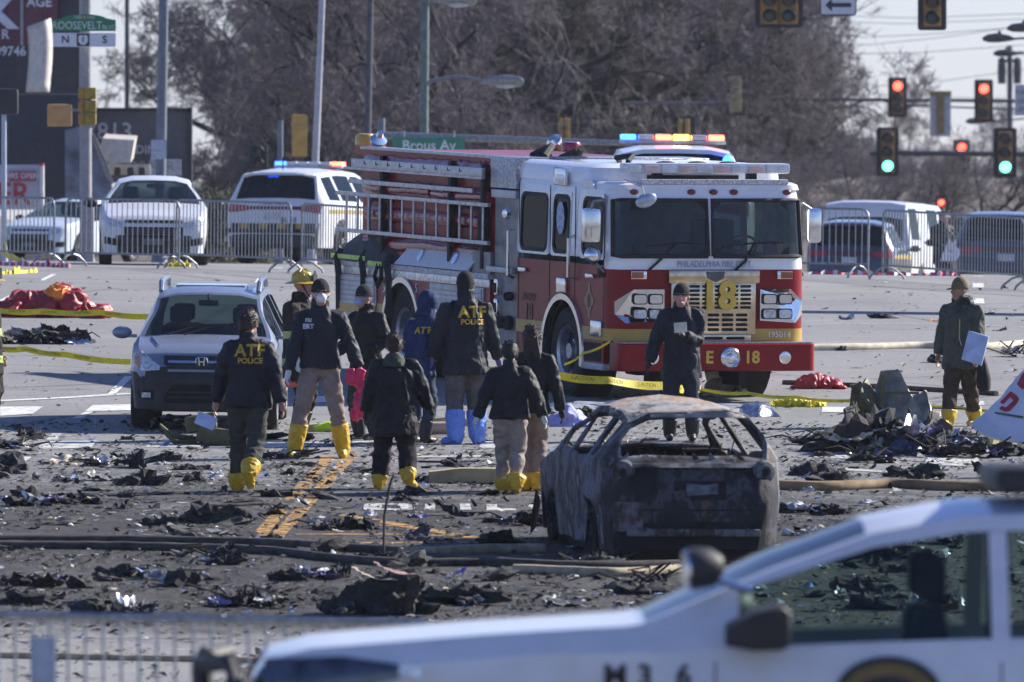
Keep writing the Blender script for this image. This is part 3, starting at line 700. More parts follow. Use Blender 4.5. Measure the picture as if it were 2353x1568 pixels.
def police_rear(label, mtx, lit, num=None, group=None, bar=True, spoiler=True, paint=WHT, spec=None):
    r = thing('police_car' if bar else 'sport_utility_car', label, 'police car' if bar else 'car', mtx, group)
    sh = Shell(spec or EXPL); sh.make([paint, BLK], r, [GLD, GLD, GLD], cladz=lambda x: .52)
    for q in (-1, 1):
        sh.strip('tail_light', REDL, r, '-x', (q*.50, q*.93), [(-.93, .92), (-.5, .97), (.5, .97), (.93, .92)], [(-.93, 1.10), (-.5, 1.06), (.5, 1.06), (.93, 1.10)], .014, 3)
        side_mirror(r, 1.0, q*1.02, 1.16, paint if q < 0 else BLK)
    sh.strip('tail_band', mat('dark red trim', (.10, .012, .018), .4), r, '-x', (-.5, .5), .99, 1.05, .01, 2)
    sh.strip('number_plate', mat('licence plate', (.52, .55, .58), .5, var=.35, scale=24), r, '-x', (-.16, .16), .80, .94, .016, 2)
    if spoiler: sh.strip('rear_spoiler', paint, r, '-x', (-.66, .66), 1.62, 1.68, .10, 2)
    sh.strip('bumper_step', BLK, r, '-x', (-.85, .85), .56, .64, .05, 2)
    if num:
        hazard(sh, r, '-x', .62, .74, -.8, .8)
        p, nd = sh.hit('-x', -.32, .80)
        text('unit_number', num, .13, BLKD, r, frame(p + nd * .02, (0, -1, 0), (0, 0, 1)), bold=.002)
        p, nd = sh.hit('-x', 0, 1.10)
        text('lettering', 'CIVIL POLICE', .07, BLKD, r, frame(p + nd * .02, (0, -1, 0), (0, 0, 1)))
    sh.strip('side_stripe', GOLDD, r, '-y', (-2.1, 1.9), .93, 1.0, .006, 1)
    for x in EXPL['wheels']:
        for q in (-1, 1): wheel(r, x, q*.85, .385, .385, .25, rim=BLK)
    seats(r, sh, (.0, -1.0)); un = MB(); un.box(-2.2, 2.1, -.7, .7, .28, .42); un.build('underbody', BLK, r)
    if bar: lightbar(r, -.3, 1.77, .66, lit)
    return r, sh
# marked patrol car, rear towards us, behind the fence
mtx = place(628, 602, -2.4, 0, R(90-17), 1.0, d=207)
pr_, psh = police_rear('white patrol car seen from behind with black and yellow chevrons, left of the fire engine', mtx, [BLUE_ON, CLRL, CLRL, CLRL, CLRL, RED_ON], 'J6  21', 'police cars parked beyond the barriers')
bl = MB(); bl.box(-2.02, -1.98, .05, .25, 1.58, 1.61); bl.build('rear_strobe', BLUE_ON, pr_)
ant = MB(); ant.tube([(-1.6, .1, 1.70), (-1.6, .1, 1.95)], .012, 5); ant.build('antenna', BLK, pr_)
# patrol vehicle whose roof shows above the engine
mtx = place(1553, 620, -2.4, 0, R(90+1), 1.24, d=173)
q_, _ = police_rear('white patrol vehicle whose lit roof bar shows above the fire engine cab', mtx, [BLUE_ON, CLRL, RED_ON, AMB_ON, CLRL, RED_ON], None, 'police cars parked beyond the barriers', spoiler=False, spec=dict(EXPL, top=[p for p in EXPL['top'] if p[0] > -1.5] + [(-1.6,1.762),(-2.05,1.752),(-2.10,1.735),(-2.32,1.18),(-2.38,1.08),(-2.46,.85),(-2.5,.55)], roofw=[(1.4,.80),(.55,.68),(-1.0,.68),(-2.05,.66),(-2.3,.78)]))
st = MB(); st.ell((-2.36, -.62, 1.58), .05, .07, .10); st.build('rear_strobe', BLUE_ON, q_)
# civilian sport utility cars beyond the right barriers
NAVY = mat('dark blue car paint', (.035, .05, .09), .3, var=.1, coat=.6)
mtx = place(1950, 612, -2.4, 0, R(90-7), .95, d=232)
police_rear('dark slate sport utility car with a bright roof edge parked beside the white van', mtx, None, None, bar=False, paint=mat('dark slate car paint', (.05, .06, .085), .3, .2, var=.08, coat=.8))
mtx = place(2310, 626, -2.4, 0, R(90+3), 1.03, d=222)
police_rear('dark blue sport utility car at the right edge, seen from behind', mtx, None, None, bar=False, paint=NAVY)
def van():
    sp = dict(top=[(2.75,.7),(2.7,1.0),(2.5,1.2),(2.0,1.3),(1.95,1.32),(1.3,2.0),(.9,2.1),(-2.5,2.12),(-2.7,2.08),(-2.76,1.98),(-2.80,1.15),(-2.84,.9),(-2.85,.5)], belt=[(2.75,.66),(2.4,1.1),(1.9,1.22),(-2.76,1.24),(-2.85,.45)],
              width=[(2.75,.75),(2.6,.9),(2.2,.98),(-2.7,.99),(-2.85,.93)], roofw=[(1.9,.8),(1.3,.78),(-2.8,.86)], side=[(1.5,.7),(.5,-.6),(-1.7,-2.6)], ws=(1.93,1.35), rear=(-2.77,-2.795), wheels=(1.8,-1.5), arch=.42, wz=.36, sill=.32, zmid=.8)
    r = thing('delivery_van', 'tall white van standing beyond the barriers right of the fire engine', 'van', place(1985, 612, -2.8, 0, R(90-14), 1.0, d=239))
    sh = Shell(sp); sh.make([WHT, BLK], r, [GLD, GLD, GLD], cladz=lambda x: .45)
    for q in (-1, 1):
        sh.strip('tail_light', REDL, r, '-x', (q*.80, q*.93), .72, 1.1, .012, 3); side_mirror(r, 1.5, q*1.05, 1.35, BLK, sz=1.4)
    for x in sp['wheels']:
        for q in (-1, 1): wheel(r, x, q*.85, .36, .36, .24)
    un = MB(); un.box(-2.5, 2.4, -.7, .7, .3, .42); un.build('underbody', BLK, r)
van()
def sedan_front(name, label, mtx, paint, police=False):
    r = thing(name, label, 'police car' if police else 'car', mtx); sh = Shell(SEDAN); sh.make([paint, BLK], r, [GL, GL, GL], cladz=lambda x: .24)
    PB = mat('pitch black', (.008, .008, .009), .9)
    sh.strip('upper_grille', PB, r, '+x', (-.46, .46), .685, .735, .012, 2)
    sh.strip('lower_grille', PB, r, '+x', (-.48, .48), [(-.48, .50), (-.40, .455), (.40, .455), (.48, .50)], [(-.48, .62), (.48, .62)], .012, 3)
    for z in (.49, .53, .57): sh.strip('grille_slat', mat('dark grey trim', (.10, .105, .11), .4, .5), r, '+x', (-.44, .44), z, z + .015, .02, 1)
    sh.strip('number_plate', mat('licence plate dark', (.12, .13, .15), .5), r, '+x', (-.16, .16), .33, .43, .018, 2)
    for q in (-1, 1):
        sh.strip('headlight', LAMPG, r, '+x', (q*.50, q*.83), [(-.83, .66), (-.5, .60), (.5, .60), (.83, .66)], [(-.83, .79), (-.5, .70), (.5, .70), (.83, .79)], .012, 3)
        sh.strip('fog_recess', PB, r, '+x', (q*.52, q*.80), [(-.8, .34), (-.52, .30), (.52, .30), (.8, .34)], [(-.8, .46), (-.52, .41), (.52, .41), (.8, .46)], .01, 2)
        side_mirror(r, .72, q*.93, 1.0, BLK)
    for x in SEDAN['wheels']:
        for q in (-1, 1): wheel(r, x, q*.78, .315, .315, .21)
    seats(r, sh, (-.1, -.95), z=.5); dash(r, .85, .7, .9)
    un = MB(); un.box(-2.0, 1.9, -.65, .65, .18, .3); un.build('underbody', BLK, r)
    m_ = MB(); m_.box(.40, .44, -.12, .12, 1.26, 1.33, .02); m_.build('rear_view_mirror', BLK, r)
    return r, sh
sedan_front('sedan_car', 'white sedan facing us close behind the barriers at left', place(352, 610, 1.38, 0, R(-90+2), 1.02, d=189.5), WHT)
sc_, ssh = sedan_front('sedan_car', 'pale blue white sedan turned aside behind the traffic pole at the left edge', place(116, 598, 1.6, .2, R(-90-24), .92, d=238), mat('pale blue car paint', (.60, .66, .74), .3, var=.06, coat=.5))

# ---- near patrol car, nose to the left, out of focus
def near_police():
    d0 = 50.0; p = ground_at(760, d0 + .9)
    hd = R(180 + 1.5); c = Vector((p.x, p.y, gz(p.x, p.y)))
    sp = dict(EXPL)
    sp['top'] = [(2.74,.70),(2.71,.96),(2.62,1.085),(2.44,1.135),(1.7,1.195),(1.05,1.235),(.98,1.245),(.40,1.51),(-.05,1.67),(-.45,1.745),(-1.0,1.765),(-2.0,1.70),(-2.10,1.67),(-2.32,1.18),(-2.38,1.08),(-2.46,.85),(-2.5,.55)]
    sp['belt'] = [(2.74,.66),(2.55,1.0),(1.4,1.085),(0,1.10),(-2.2,1.14),(-2.4,.95),(-2.5,.5)]; sp['width'] = [(2.74,.70),(2.69,.82),(2.5,.92),(2.1,.97),(0,.995),(-1.8,.985),(-2.3,.93),(-2.5,.82)]; sp['wheels'] = (1.66,-1.38)
    sp['roofw'] = [(1.0,.80),(-.05,.69),(-1.0,.68),(-2.3,.72)]; sp['side'] = [(.55,-.56),(-.64,-1.5),(-1.58,-2.0)]; sp['ws'] = (.96,-.02)
    # axle line: nose tip sits left of the frame centre
    sh_x = at(668, 1500, d0).x
    c.x = sh_x + 2.5; c.y = d0 + 1.0; c.z = 3.13
    mtx = Matrix.Translation(c) @ Matrix.Rotation(hd, 4, 'Z')
    r = thing('police_car', 'white patrol car close to the camera, its bonnet and driver door blurred', 'police car', mtx)
    sh = Shell(sp); sh.make([WHT, BLK], r, [GL, glass('clear green glass', (.088, .104, .098), .95, ior=1.45), GLD], cladz=lambda x: .50)
    PB = mat('pitch black', (.008, .008, .009), .9)
    for q in (-1, 1):
        sh.strip('headlight', mat('smoked headlight', (.05, .06, .08), .15, .2, var=.5, scale=9, coat=1), r, '+x', (q*.52, q*.90), [(-.9, .88), (-.52, .85), (.52, .85), (.9, .88)], [(-.9, 1.07), (-.52, 1.05), (.52, 1.05), (.9, 1.07)], .015, 4)
        ax = '+y' if q > 0 else '-y'
        sh.strip('headlight_wrap', mat('smoked headlight', (.05, .06, .08), .15, .2, var=.5, scale=9, coat=1), r, ax, (2.04, 2.64), [(2.04, .98), (2.64, .82)], [(2.04, 1.04), (2.3, 1.075), (2.64, 1.06)], .014, 3)
        sh.strip('marker_lamp', LAMPG, r, ax, (1.95, 2.05), .985, 1.04, .02, 2)
    sh.strip('grille', PB, r, '+x', (-.5, .5), .66, 1.04, .012, 4)
    pb = MB()
    for q in (-1, 1): pb.tube([(2.76, q*.30, .40), (2.88, q*.30, .5), (2.92, q*.30, 1.0), (2.88, q*.30, 1.06)], .045, 8)
    for z in (.62, .85, 1.02): pb.tube([(2.91, -.55, z), (2.91, .55, z)], .035, 8)
    for q in (-1, 1): pb.tube([(2.91, q*.55, .62), (2.84, q*.78, .72), (2.76, q*.86, .95), (2.80, q*.74, 1.04), (2.91, q*.55, 1.02)], .035, 8)
    pb.build('push_bumper', BLK, r)
    mr_ = MB(); mr_.loft([[(x, y, z) for y, z in pp] for x, pp in ((.62, [(1.0, 1.12), (1.16, 1.13), (1.18, 1.20), (1.02, 1.22)]), (.50, [(.99, 1.10), (1.22, 1.11), (1.25, 1.27), (1.02, 1.29)]), (.38, [(.99, 1.10), (1.23, 1.11), (1.26, 1.30), (1.02, 1.31)]), (.34, [(1.01, 1.12), (1.21, 1.13), (1.24, 1.28), (1.04, 1.29)]))]); mr_.box(.40, .54, .93, 1.02, 1.11, 1.17, .01)
    mo_ = mr_.build('side_mirror', BLK, r, 40); mo_.modifiers.new('b', 'BEVEL').width = .02; side_mirror(r, .47, -1.02, 1.22, BLK, sz=1.5)
    sl = MB(); sl.lathe([(.001, -.10), (.05, -.095), (.085, -.05), (.095, .02), (.09, .06)], (.72, .88, 1.46), (1, .15, -.05), 18); sl.build('spotlight', BLK, r)
    sg = MB(); sg.lathe([(.088, .055), (.08, .075), (.001, .08)], (.72, .88, 1.46), (1, .15, -.05), 18); sg.build('spotlight_lens', CHR, r)
    sa = MB(); sa.tube([(.68, .90, 1.42), (.50, .86, 1.36)], .02, 8); sa.build('spotlight_arm', CHR, r)
    for x in sp['wheels']:
        for q in (-1, 1): wheel(r, x, q*.85, .385, .385, .25, rim=BLK)
    seats(r, sh, (-.05, -1.05), z=.72); dash(r, 1.1, .8, 1.06)
    p1, nd = sh.hit('+y', 1.10, 1.005)
    def letter(st, x, z, size):
        q, nd = sh.hit('+y', x, z); text('unit_number', st, size, BLKD, r, frame(q + nd * .008, (-1, 0, 0), (0, 0, 1)), bold=.004)
    letter('M', 1.10, .985, .135); letter('3', .97, .985, .135); letter('6', .80, .985, .135)
    sh.strip('side_stripe', mat('gold stripe', (.30, .20, .07), .5), r, '+y', (-1.9, 1.95), .86, .885, .006, 1); sh.strip('side_stripe', BLKD, r, '+y', (-1.9, 1.95), .80, .855, .006, 1)
    # badge decal: arched shield with a gold band
    bd = MB(); pr = []
    N = 20; outer = [(.235*math.cos(math.pi*k/N), .17*math.sin(math.pi*k/N)) for k in range(N+1)]
    poly = outer + [(-.21, -.10), (-.10, -.16), (.10, -.16), (.21, -.10)]
    yb = sh.hit('+y', -.10, .92)[0].y + .02
    bd.prism(poly, lambda a, b, t: (-.10 - a, yb - .008 + t, .905 + b), 0, .004); bd.build('badge', BLKD, r, 0)
    bg_ = MB(); o_ = [(.205*math.cos(math.pi*k/N), .14*math.sin(math.pi*k/N)) for k in range(N+1)]; i_ = [(.15*math.cos(math.pi*k/N), .085*math.sin(math.pi*k/N)) for k in range(N+1)]
    f = lambda a, b: (-.10 - a, yb, .905 + b)
    bg_.add([f(*q) for q in o_] + [f(*q) for q in i_], [(k, k+1, N+2+k, N+1+k) for k in range(N)]); bg_.build('badge_band', mat('tarnished gold', (.16, .11, .03), .5), r, 0)
    # front window frame and roof bar
    lb = MB(); lb.box(-1.1, -.60, -.62, .62, 1.79, 1.90, .05); lb.build('light_bar', BLK, r)
    bp = MB(); bp.box(-.65, -.55, .70, .72, 1.14, 1.62); bp.build('door_pillar', BLK, r)
    for x in (.66, -.60):
        sm = MB(); sm.tube([(x, sh.hit('+y', x, z)[0].y + .002, z) for z in (.5, .7, .9, 1.05)], .004, 4); sm.build('door_seam', BLKD, r)
    un = MB(); un.box(-2.2, 2.1, -.7, .7, .28, .42); un.build('underbody', BLK, r)
near_police()
# ------------------------------------------------------------------ fire engine
FRED = mat('fire engine red', (.235, .006, .012), .32, var=.10, scale=3, coat=.12, spec=.2)
FWHT = mat('fire engine white', (.76, .77, .79), .25, var=.05, coat=.6)
FGOLD = mat('gold reflective stripe', (.50, .31, .06), .4, var=.1)
TREAD = mat('tread plate aluminium', (.52, .53, .55), .33, .9, var=.35, scale=30, bump=1.0, bscale=60)
PANEL = mat('brushed grey panel', (.26, .25, .25), .5, .5, var=.15)
SHUT = mat('shutter aluminium', (.42, .44, .48), .42, .7, var=.12)
BLACKR = mat('black rubber', (.015, .015, .016), .7)
YGREEN = mat('lime reflective band', (.45, .70, .12), .5)
GILT = mat('gold leaf letter', (.62, .42, .08), .35, .5, var=.1)
def engine():
    CHR = MATS['chrome']
    H = R(-69.0)
    r = thing('fire_engine', 'red and white fire engine with ladder on its side, number 18 on the grille', 'fire engine', place(1424, 927, 0, -1.25, H))
    Yp, Yd = -1.25, 1.25
    def side_prism(poly, y0, y1, name, m, sm=35, par=None):
        b = MB(); b.prism(poly, lambda a, c, t: (a, t, c), y0, y1); return b.build(name, m, par or r, sm)
    def arc(cx, cz, rad, a0, a1, n=14): return [(cx + rad*math.cos(R(a0 + (a1-a0)*i/n)), cz + rad*math.sin(R(a0 + (a1-a0)*i/n))) for i in range(n+1)]
    # ---- cab: lower red skin with wheel arch
    fw = -1.85; rwx = -7.35; hub = .54
    cabpoly = [(-.55, 1.60), (-.55, .44), (-1.20, .44)] + arc(fw, hub, .64, -9, 189) + [(-2.50, .44), (-3.42, .44), (-3.42, 1.60)]
    for y0, y1 in ((Yp, Yp + .06), (Yd - .06, Yd)): side_prism(cabpoly, y0, y1, 'cab_side', FRED)
    nose = lambda off, back: [(-.30 - back + off*0, 0)]
    def plan(front, half, rad, rear, n=6):
        pts = [(rear, -half)] + [(front - rad + rad*math.sin(R(90*i/n)), -half + rad - rad*math.cos(R(90*i/n))) for i in range(n+1)]
        pts += [(front - rad + rad*math.cos(R(90*i/n)), half - rad + rad*math.sin(R(90*i/n))) for i in range(n+1)] + [(rear, half)]
        return pts
    b = MB(); lv = [(.70, -.30), (.9, -.295), (1.3, -.295), (1.56, -.30)]
    b.loft([[(a, c, z) for a, c in plan(f, 1.252, .24, -.56)] for z, f in lv]); b.build('cab_nose', FRED, r)
    b = MB(); b.loft([[(a, c, z) for a, c in plan(f, 1.253, .25, -.56)] for z, f in ((1.562, -.298), (1.62, -.30), (1.68, -.305))]); b.build('windscreen_sill', FWHT, r)
    # ---- cab: upper white with openings
    colsP = [(-.30, -.035), (-.30, -1.02), (-.335, -1.12), (-.42, -1.20), (-.54, -1.245), (-.62, -1.25), (-1.26, -1.25), (-1.72, -1.25), (-2.22, -1.25), (-2.44, -1.25), (-3.30, -1.25), (-3.42, -1.25)]
    ring = colsP + [(a, -c) for a, c in colsP[::-1]]
    levels = [(1.68, 0, 1), (1.72, 0, 1), (2.38, .07, .985), (2.44, .08, .98), (2.52, .10, .97)]
    def rp(pt, sb, sc): 
        x, y = pt; return (x - sb if x > -.7 else x, y * sc)
    V = [(*rp(p, sb, sc), z) for z, sb, sc in levels for p in ring]; n = len(ring); body = []; gls = {}
    # windscreen columns: 0-1 (+arc 1-3), sides 5-6 front door, 7-8 middle, 9-10 rear door
    open_ = {0: 'windshield', 1: 'windshield', 2: 'windshield', 6: None, 5: 'door_window', 7: 'quarter_window', 9: 'rear_door_window'}
    for i in range(len(levels) - 1):
        for j in range(n):
            a = i*n + j; b2 = i*n + (j+1) % n; f = (a, b2, b2 + n, a + n)
            jj = j if j < 11 else 22 - j
            nm = open_.get(jj) if i == 1 and j not in (11, 23) else None
            if nm and j != n - 1: gls.setdefault((nm, j < 12), []).append(f)
            else: body.append(f)
    mb = MB(); mb.v = V; mb.f = body; mb.mi = [0]*len(body); mb.build('cab_upper', FWHT, r, 30)
    for (nm, s_), fs in sorted(gls.items()):
        g = MB(); used = sorted({q for f in fs for q in f}); mp = {q: k for k, q in enumerate(used)}
        g.v = [V[q] for q in used]; g.f = [tuple(mp[q] for q in f) for f in fs]; g.mi = [0]*len(fs)
        g.build(nm, glass('cab glass', (.10, .12, .135), .72, ior=1.5) if nm == 'windshield' else glass('cab side glass', (.06, .075, .065), .6, ior=1.5, graze=.12), r, 40)
    bk = MB(); bk.box(-3.42, -3.36, -1.2, 1.2, .5, 2.7); bk.build('cab_rear_wall', mat('cab lining', (.22, .23, .25), .8), r)
    # window rubber gaskets with rounded corners
    def gasket(x0, x1, z0, z1, name='window_gasket'):
        cx, cz = (x0+x1)/2, (z0+z1)/2; w_, h_ = abs(x1-x0), z1-z0
        o_ = rrect(w_ + .05, h_ + .05, .12, 5); i_ = rrect(w_ - .05, h_ - .05, .09, 5); q = rrect(w_ + .11, h_ + .11, .02, 5); N = len(o_)
        for yy, sgn in ((Yp, -1),):
            tilt = lambda z: (z - 1.72) / .66 * .019
            m1 = MB(); f = lambda a, c, t: (cx + a, yy + tilt(cz + c) - sgn*0 + sgn*t, cz + c)
            m1.add([f(a, c, .012) for a, c in o_] + [f(a, c, .012) for a, c in i_] + [f(a, c, -.01) for a, c in i_], [(k, (k+1) % N, N + (k+1) % N, N + k) for k in range(N)] + [(N + k, N + (k+1) % N, 2*N + (k+1) % N, 2*N + k) for k in range(N)])
            m1.build(name, BLACKR, r)
            m2 = MB(); m2.add([f(a, c, .006) for a, c in q] + [f(a, c, .006) for a, c in o_], [(k, (k+1) % N, N + (k+1) % N, N + k) for k in range(N)]); m2.build('window_corner_trim', FWHT, r)
    gasket(-.62, -1.26, 1.72, 2.38); gasket(-1.72, -2.22, 1.72, 2.38); gasket(-2.44, -3.30, 1.72, 2.38)
    for s_ in (-1, 1):
        o_ = []
        ring_pts = [(-.30, s_*.035), (-.30, s_*1.02), (-.335, s_*1.12), (-.42, s_*1.20)]
        top = [(x-.07, y*.985, 2.38) for x, y in ring_pts]; bot = [(x, y, 1.72) for x, y in ring_pts]
        # round the inner lower and upper corners
        g = MB(); g.tube([(p[0]+.006, p[1], p[2]) for p in bot + top[::-1] + bot[:1]], .028, 6); g.build('windshield_gasket', BLACKR, r)
        for zc, zz in ((1.74, 1), (2.36, -1)):
            for yy in (s_*.05, s_*1.0):
                k = MB(); d_ = 1 if abs(yy) < .5 else -1; xx = -.292 - (.07 if zz < 0 else 0) 
                k.add([(xx, yy, zc), (xx, yy + s_*d_*.11, zc), (xx, yy, zc + zz*.11)], [(0, 1, 2)]); k.build('windshield_corner', BLACKR, r, 0)
    # brow and raised roof
    br = MB(); br.loft([[(a, c, z) for a, c in plan(f, h, .2, -3.42)] for z, f, h in ((2.50, -.385, 1.22), (2.56, -.40, 1.205), (2.585, -.46, 1.16))]); br.build('cab_brow', FWHT, r)
    rf = MB(); rf.loft([[(a, c, z) for a, c in plan(f, h, .22, -3.44)] for z, f, h in ((2.56, -.98, 1.215), (2.68, -1.0, 1.21), (2.74, -1.02, 1.19), (2.785, -1.10, 1.10))]); rf.build('raised_roof', FWHT, r)
    side_prism([(-.90, 2.50), (-1.3, 2.50), (-1.3, 2.60), (-1.02, 2.60)], Yp + .002, Yp + .03, 'roof_fillet', FWHT)
    # stripes
    for x0, x1 in ((-.56, -1.24), (-2.47, -3.42)):
        st = MB(); st.box(x1, x0, Yp - .006, Yp + .01, .715, .865); st.build('side_stripe', FGOLD, r)
    st = MB(); st.loft([[(a, c, z) for a, c in plan(-.288, 1.258, .24, -.56)] for z in (.715, .86)]); st.build('front_stripe', FGOLD, r)
    # seams and handles
    for x in (-1.50, -2.33, -3.36):
        sm = MB(); sm.box(x-.006, x+.006, Yp - .004, Yp + .004, .88 if x > -2 else .45, 2.5); sm.build('door_seam', BLACKR, r)
    sm = MB(); sm.box(-.56, -.548, Yp - .004, Yp + .004, .75, 2.45); sm.build('door_seam', BLACKR, r)
    for x in (-.92, -3.15): 
        hd = MB(); hd.box(x-.14, x+.10, Yp - .05, Yp - .005, 1.44, 1.49, .012); hd.build('door_handle', CHR, r)
    for x, z0, z1 in ((-1.52, 1.40, 1.92), (-3.52, 1.35, 1.95)):
        gr = MB(); gr.tube([(x, Yp, z0), (x, Yp - .08, z0 + .03), (x, Yp - .08, z1 - .03), (x, Yp, z1)], .02, 8); gr.build('grab_rail', CHR, r)
    for x, z, s_ in ((-1.86, 1.33, .16), (-.72, .86, .17)):
        wl = MB(); wl.box(x - s_*.9, x + s_*.9, Yp - .05, Yp, z - s_*.62, z + s_*.5, .02); wl.build('warning_lamp', CHR, r)
    sc = MB(); sc.box(-2.16, -1.78, Yp - .03, Yp, 2.58 - .07, 2.58 + .14, .03); sc.build('scene_lamp', CHR, r)
    sc2 = MB(); sc2.box(-2.10, -1.84, Yp - .037, Yp - .02, 2.53, 2.64, .01); sc2.build('scene_lamp_lens', LAMPG, r)
    # maltese style crest decals and lettering on the side
    def onside(x, z): return frame((x, Yp - .008, z), (1, 0, 0), (0, 0, 1))
    text('lettering', 'ENGINE', .13, mat('faded gold letter', (.20, .09, .04), .5), r, onside(-3.0, 1.14))
    text('lettering', '18', .27, mat('faded gold letter', (.20, .09, .04), .5), r, onside(-3.0, .96), bold=.004)
    cr = MB(); pts = []
    for k in range(32):
        a = 2*math.pi*k/32; rad = .15 if (k % 8) in (0, 1, 7) else .10
        pts.append((rad * math.cos(a) * 1.0, rad * math.sin(a) * 1.35))
    cr.prism(pts, lambda a, c, t: (-1.02 + a, Yp - .006 + t, 1.17 + c), 0, .004); cr.build('crest', mat('faded gold decal', (.34, .22, .10), .5), r, 0)
    ci = MB(); ci.prism([(.05*math.cos(2*math.pi*k/16), .085*math.sin(2*math.pi*k/16)) for k in range(16)], lambda a, c, t: (-1.02 + a, Yp - .010 + t, 1.17 + c), 0, .003); ci.build('crest_centre', mat('dark red decal', (.10, .02, .02), .5), r, 0)
    cw = MB(); cw.prism([(.13*math.cos(2*math.pi*k/10), .2*math.sin(2*math.pi*k/10)) for k in range(10)], lambda a, c, t: (-1.97 + a, Yp - .012 + t, 2.12 + c), 0, .003); cw.build('window_crest', mat('pale blue decal', (.36, .44, .62), .5, var=.4, scale=20), r, 0)
    # ---- wheel arches and wheels
    for xc, names in ((fw, 'front'), (rwx, 'rear')):
        for s_ in (-1, 1):
            a = MB(); rings = []
            for ang in np.linspace(-14, 194, 22):
                c_, s2 = math.cos(R(ang)), math.sin(R(ang)); y = s_ * 1.25
                rings.append([(xc + c_*rr, yy, hub + s2*rr) for rr, yy in ((.615, y - s_*.05), (.615, y + s_*.035), (.685, y + s_*.035), (.70, y - s_*.05))])
            a.loft(rings); a.build('wheel_arch_trim', CHR, r)
            t = MB(); t.lathe([(.30, -.16), (.48, -.16), (.525, -.13), (.535, -.05), (.535, .09), (.52, .13), (.47, .16), (.33, .15), (.30, .05)], (xc, s_*1.06, hub), (0, s_, 0), 36); w_ = t.build('wheel', RUB, r)
            dsk = .06 if names == 'front' else -.06
            rm = MB(); rm.lathe([(.001, dsk+.06), (.09, dsk+.06), (.10, dsk), (.13, dsk-.02), (.22, dsk-.01), (.255, .05), (.27, .13), (.31, .155), (.32, .12)], (xc, s_*1.06, hub), (0, s_, 0), 32, cap=False); rm.build('rim', ALU, w_)
            if s_ < 0:
                for k in range(10):
                    an = 2*math.pi*k/10; hb = MB(); hb.lathe([(.001, .0), (.026, .0)], (xc + .195*math.cos(an), -1.06 - dsk - .004, hub + .195*math.sin(an)), (0, -1, 0), 10, False); hb.build('hand_hole', BLACKR, w_)
                    if k % 2 == 0:
                        nb = MB(); nb.lathe([(.016, 0), (.016, .035), (.001, .04)], (xc + .13*math.cos(an), -1.06 - dsk + .02, hub + .13*math.sin(an)), (0, -1, 0), 6); nb.build('wheel_nut', CHR, w_)
            wb = MB(); wb.lathe([(.60, -.0), (.60, .42)], (xc, s_*1.20, hub + .0), (0, -s_, 0), 24, cap=False); wb.build('wheel_well', mat('pitch black', (.008, .008, .009), .9), r)
    # ---- chassis
    ch = MB(); ch.box(-9.6, -.3, -.95, .95, .40, .72); ch.box(-3.4, -2.55, -1.18, 1.18, .42, .7); ch.build('chassis', BLACKR, r)
    stp = MB(); stp.box(-1.20, -.52, -1.27, -.9, .36, .44, .015); stp.build('cab_step', TREAD, r)
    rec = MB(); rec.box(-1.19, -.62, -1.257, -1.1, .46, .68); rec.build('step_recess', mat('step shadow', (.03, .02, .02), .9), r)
    ax = MB(); ax.tube([(fw, -1, hub), (fw, 1, hub)], .09, 10); ax.box(fw-.2, fw+.2, -.4, .4, .25, .5, .05); ax.build('front_axle', BLACKR, r)
    for y in (-.55, .45): 
        tw = MB(); tw.box(-.9, -.35, y-.05, y+.05, .18, .42, .02); tw.tube([(-.5, y, .2), (-.75, y+.15, .06)], .03, 6); tw.build('spring_hanger', BLACKR, r)
    # ---- bumper
    bp = MB(); bp.loft([[(a, c, z) for a, c in plan(f, 1.25, .10, -.34, 4)] for z, f in ((.37, -.02), (.385, 0), (.685, 0), (.70, -.02))]); bp.build('front_bumper', FRED, r)
    dk = MB(); dk.box(-.36, -.03, -1.2, 1.2, .701, .712); dk.build('bumper_deck', TREAD, r)
    def onfront(x, y, z): return frame((x, y, z), (0, 1, 0), (0, 0, 1))
    text('bumper_number', 'E', .20, GILT, r, onfront(.006, -.12, .53), bold=.006); text('bumper_number', '18', .20, GILT, r, onfront(.006, .42, .53), bold=.006)
    sr = MB(); sr.lathe([(.125, -.02), (.125, .03), (.11, .045), (.10, .02), (.075, .03), (.06, .02), (.04, .035), (.001, .04)], (0, .14, .53), (1, 0, 0), 26); sr.build('siren_speaker', CHR, r)
    for y in (.84, -.84):
        dl = MB(); dl.lathe([(.075, -.02), (.075, .015), (.06, .02), (.001, .012)], (0, y, .53), (1, 0, 0), 20); dl.build('driving_lamp', CHR, r)
    # ---- grille
    gx = -.285; CHR = mat('bronze tinted chrome', (.62, .50, .36), .16, 1.0, var=.25, scale=5)
    gb = MB(); gb.box(gx, gx+.05, -.52, .56, .80, 1.44, .015); gb.build('grille_panel', CHR, r)
    gb = MB(); gb.box(gx, gx+.075, -.56, .60, 1.40, 1.555, .02); gb.build('grille_crown', CHR, r)
    gb = MB(); gb.box(gx, gx+.06, -.46, .50, .70, .80, .012); gb.build('grille_foot', CHR, r)
    hole = mat('pitch black', (.008, .008, .009), .9); slot = None
    for rows, cols, z0, z1, y0, y1 in ((6, 6, 1.09, 1.39, -.47, .51), (4, 5, .825, 1.055, -.43, .47), (1, 3, .725, .78, -.40, .44)):
        for i in range(rows):
            for j in range(cols):
                z = z0 + (z1-z0)*(i+.5)/rows; y = y0 + (y1-y0)*(j+.5)/cols; w_ = (y1-y0)/cols*.82; h_ = (z1-z0)/rows*.62
                s_ = MB(); s_.prism(rrect(w_, h_, h_*.49, 3), lambda a, c, t: (gx + .052 + t + (.012 if z < .8 else 0), y + a, z + c), 0, .004); s_.build('grille_slot', hole, r, 0)
    text('grille_number', '18', .46, GILT, r, onfront(gx + .075, .07, 1.24), bold=.016, depth=.012)
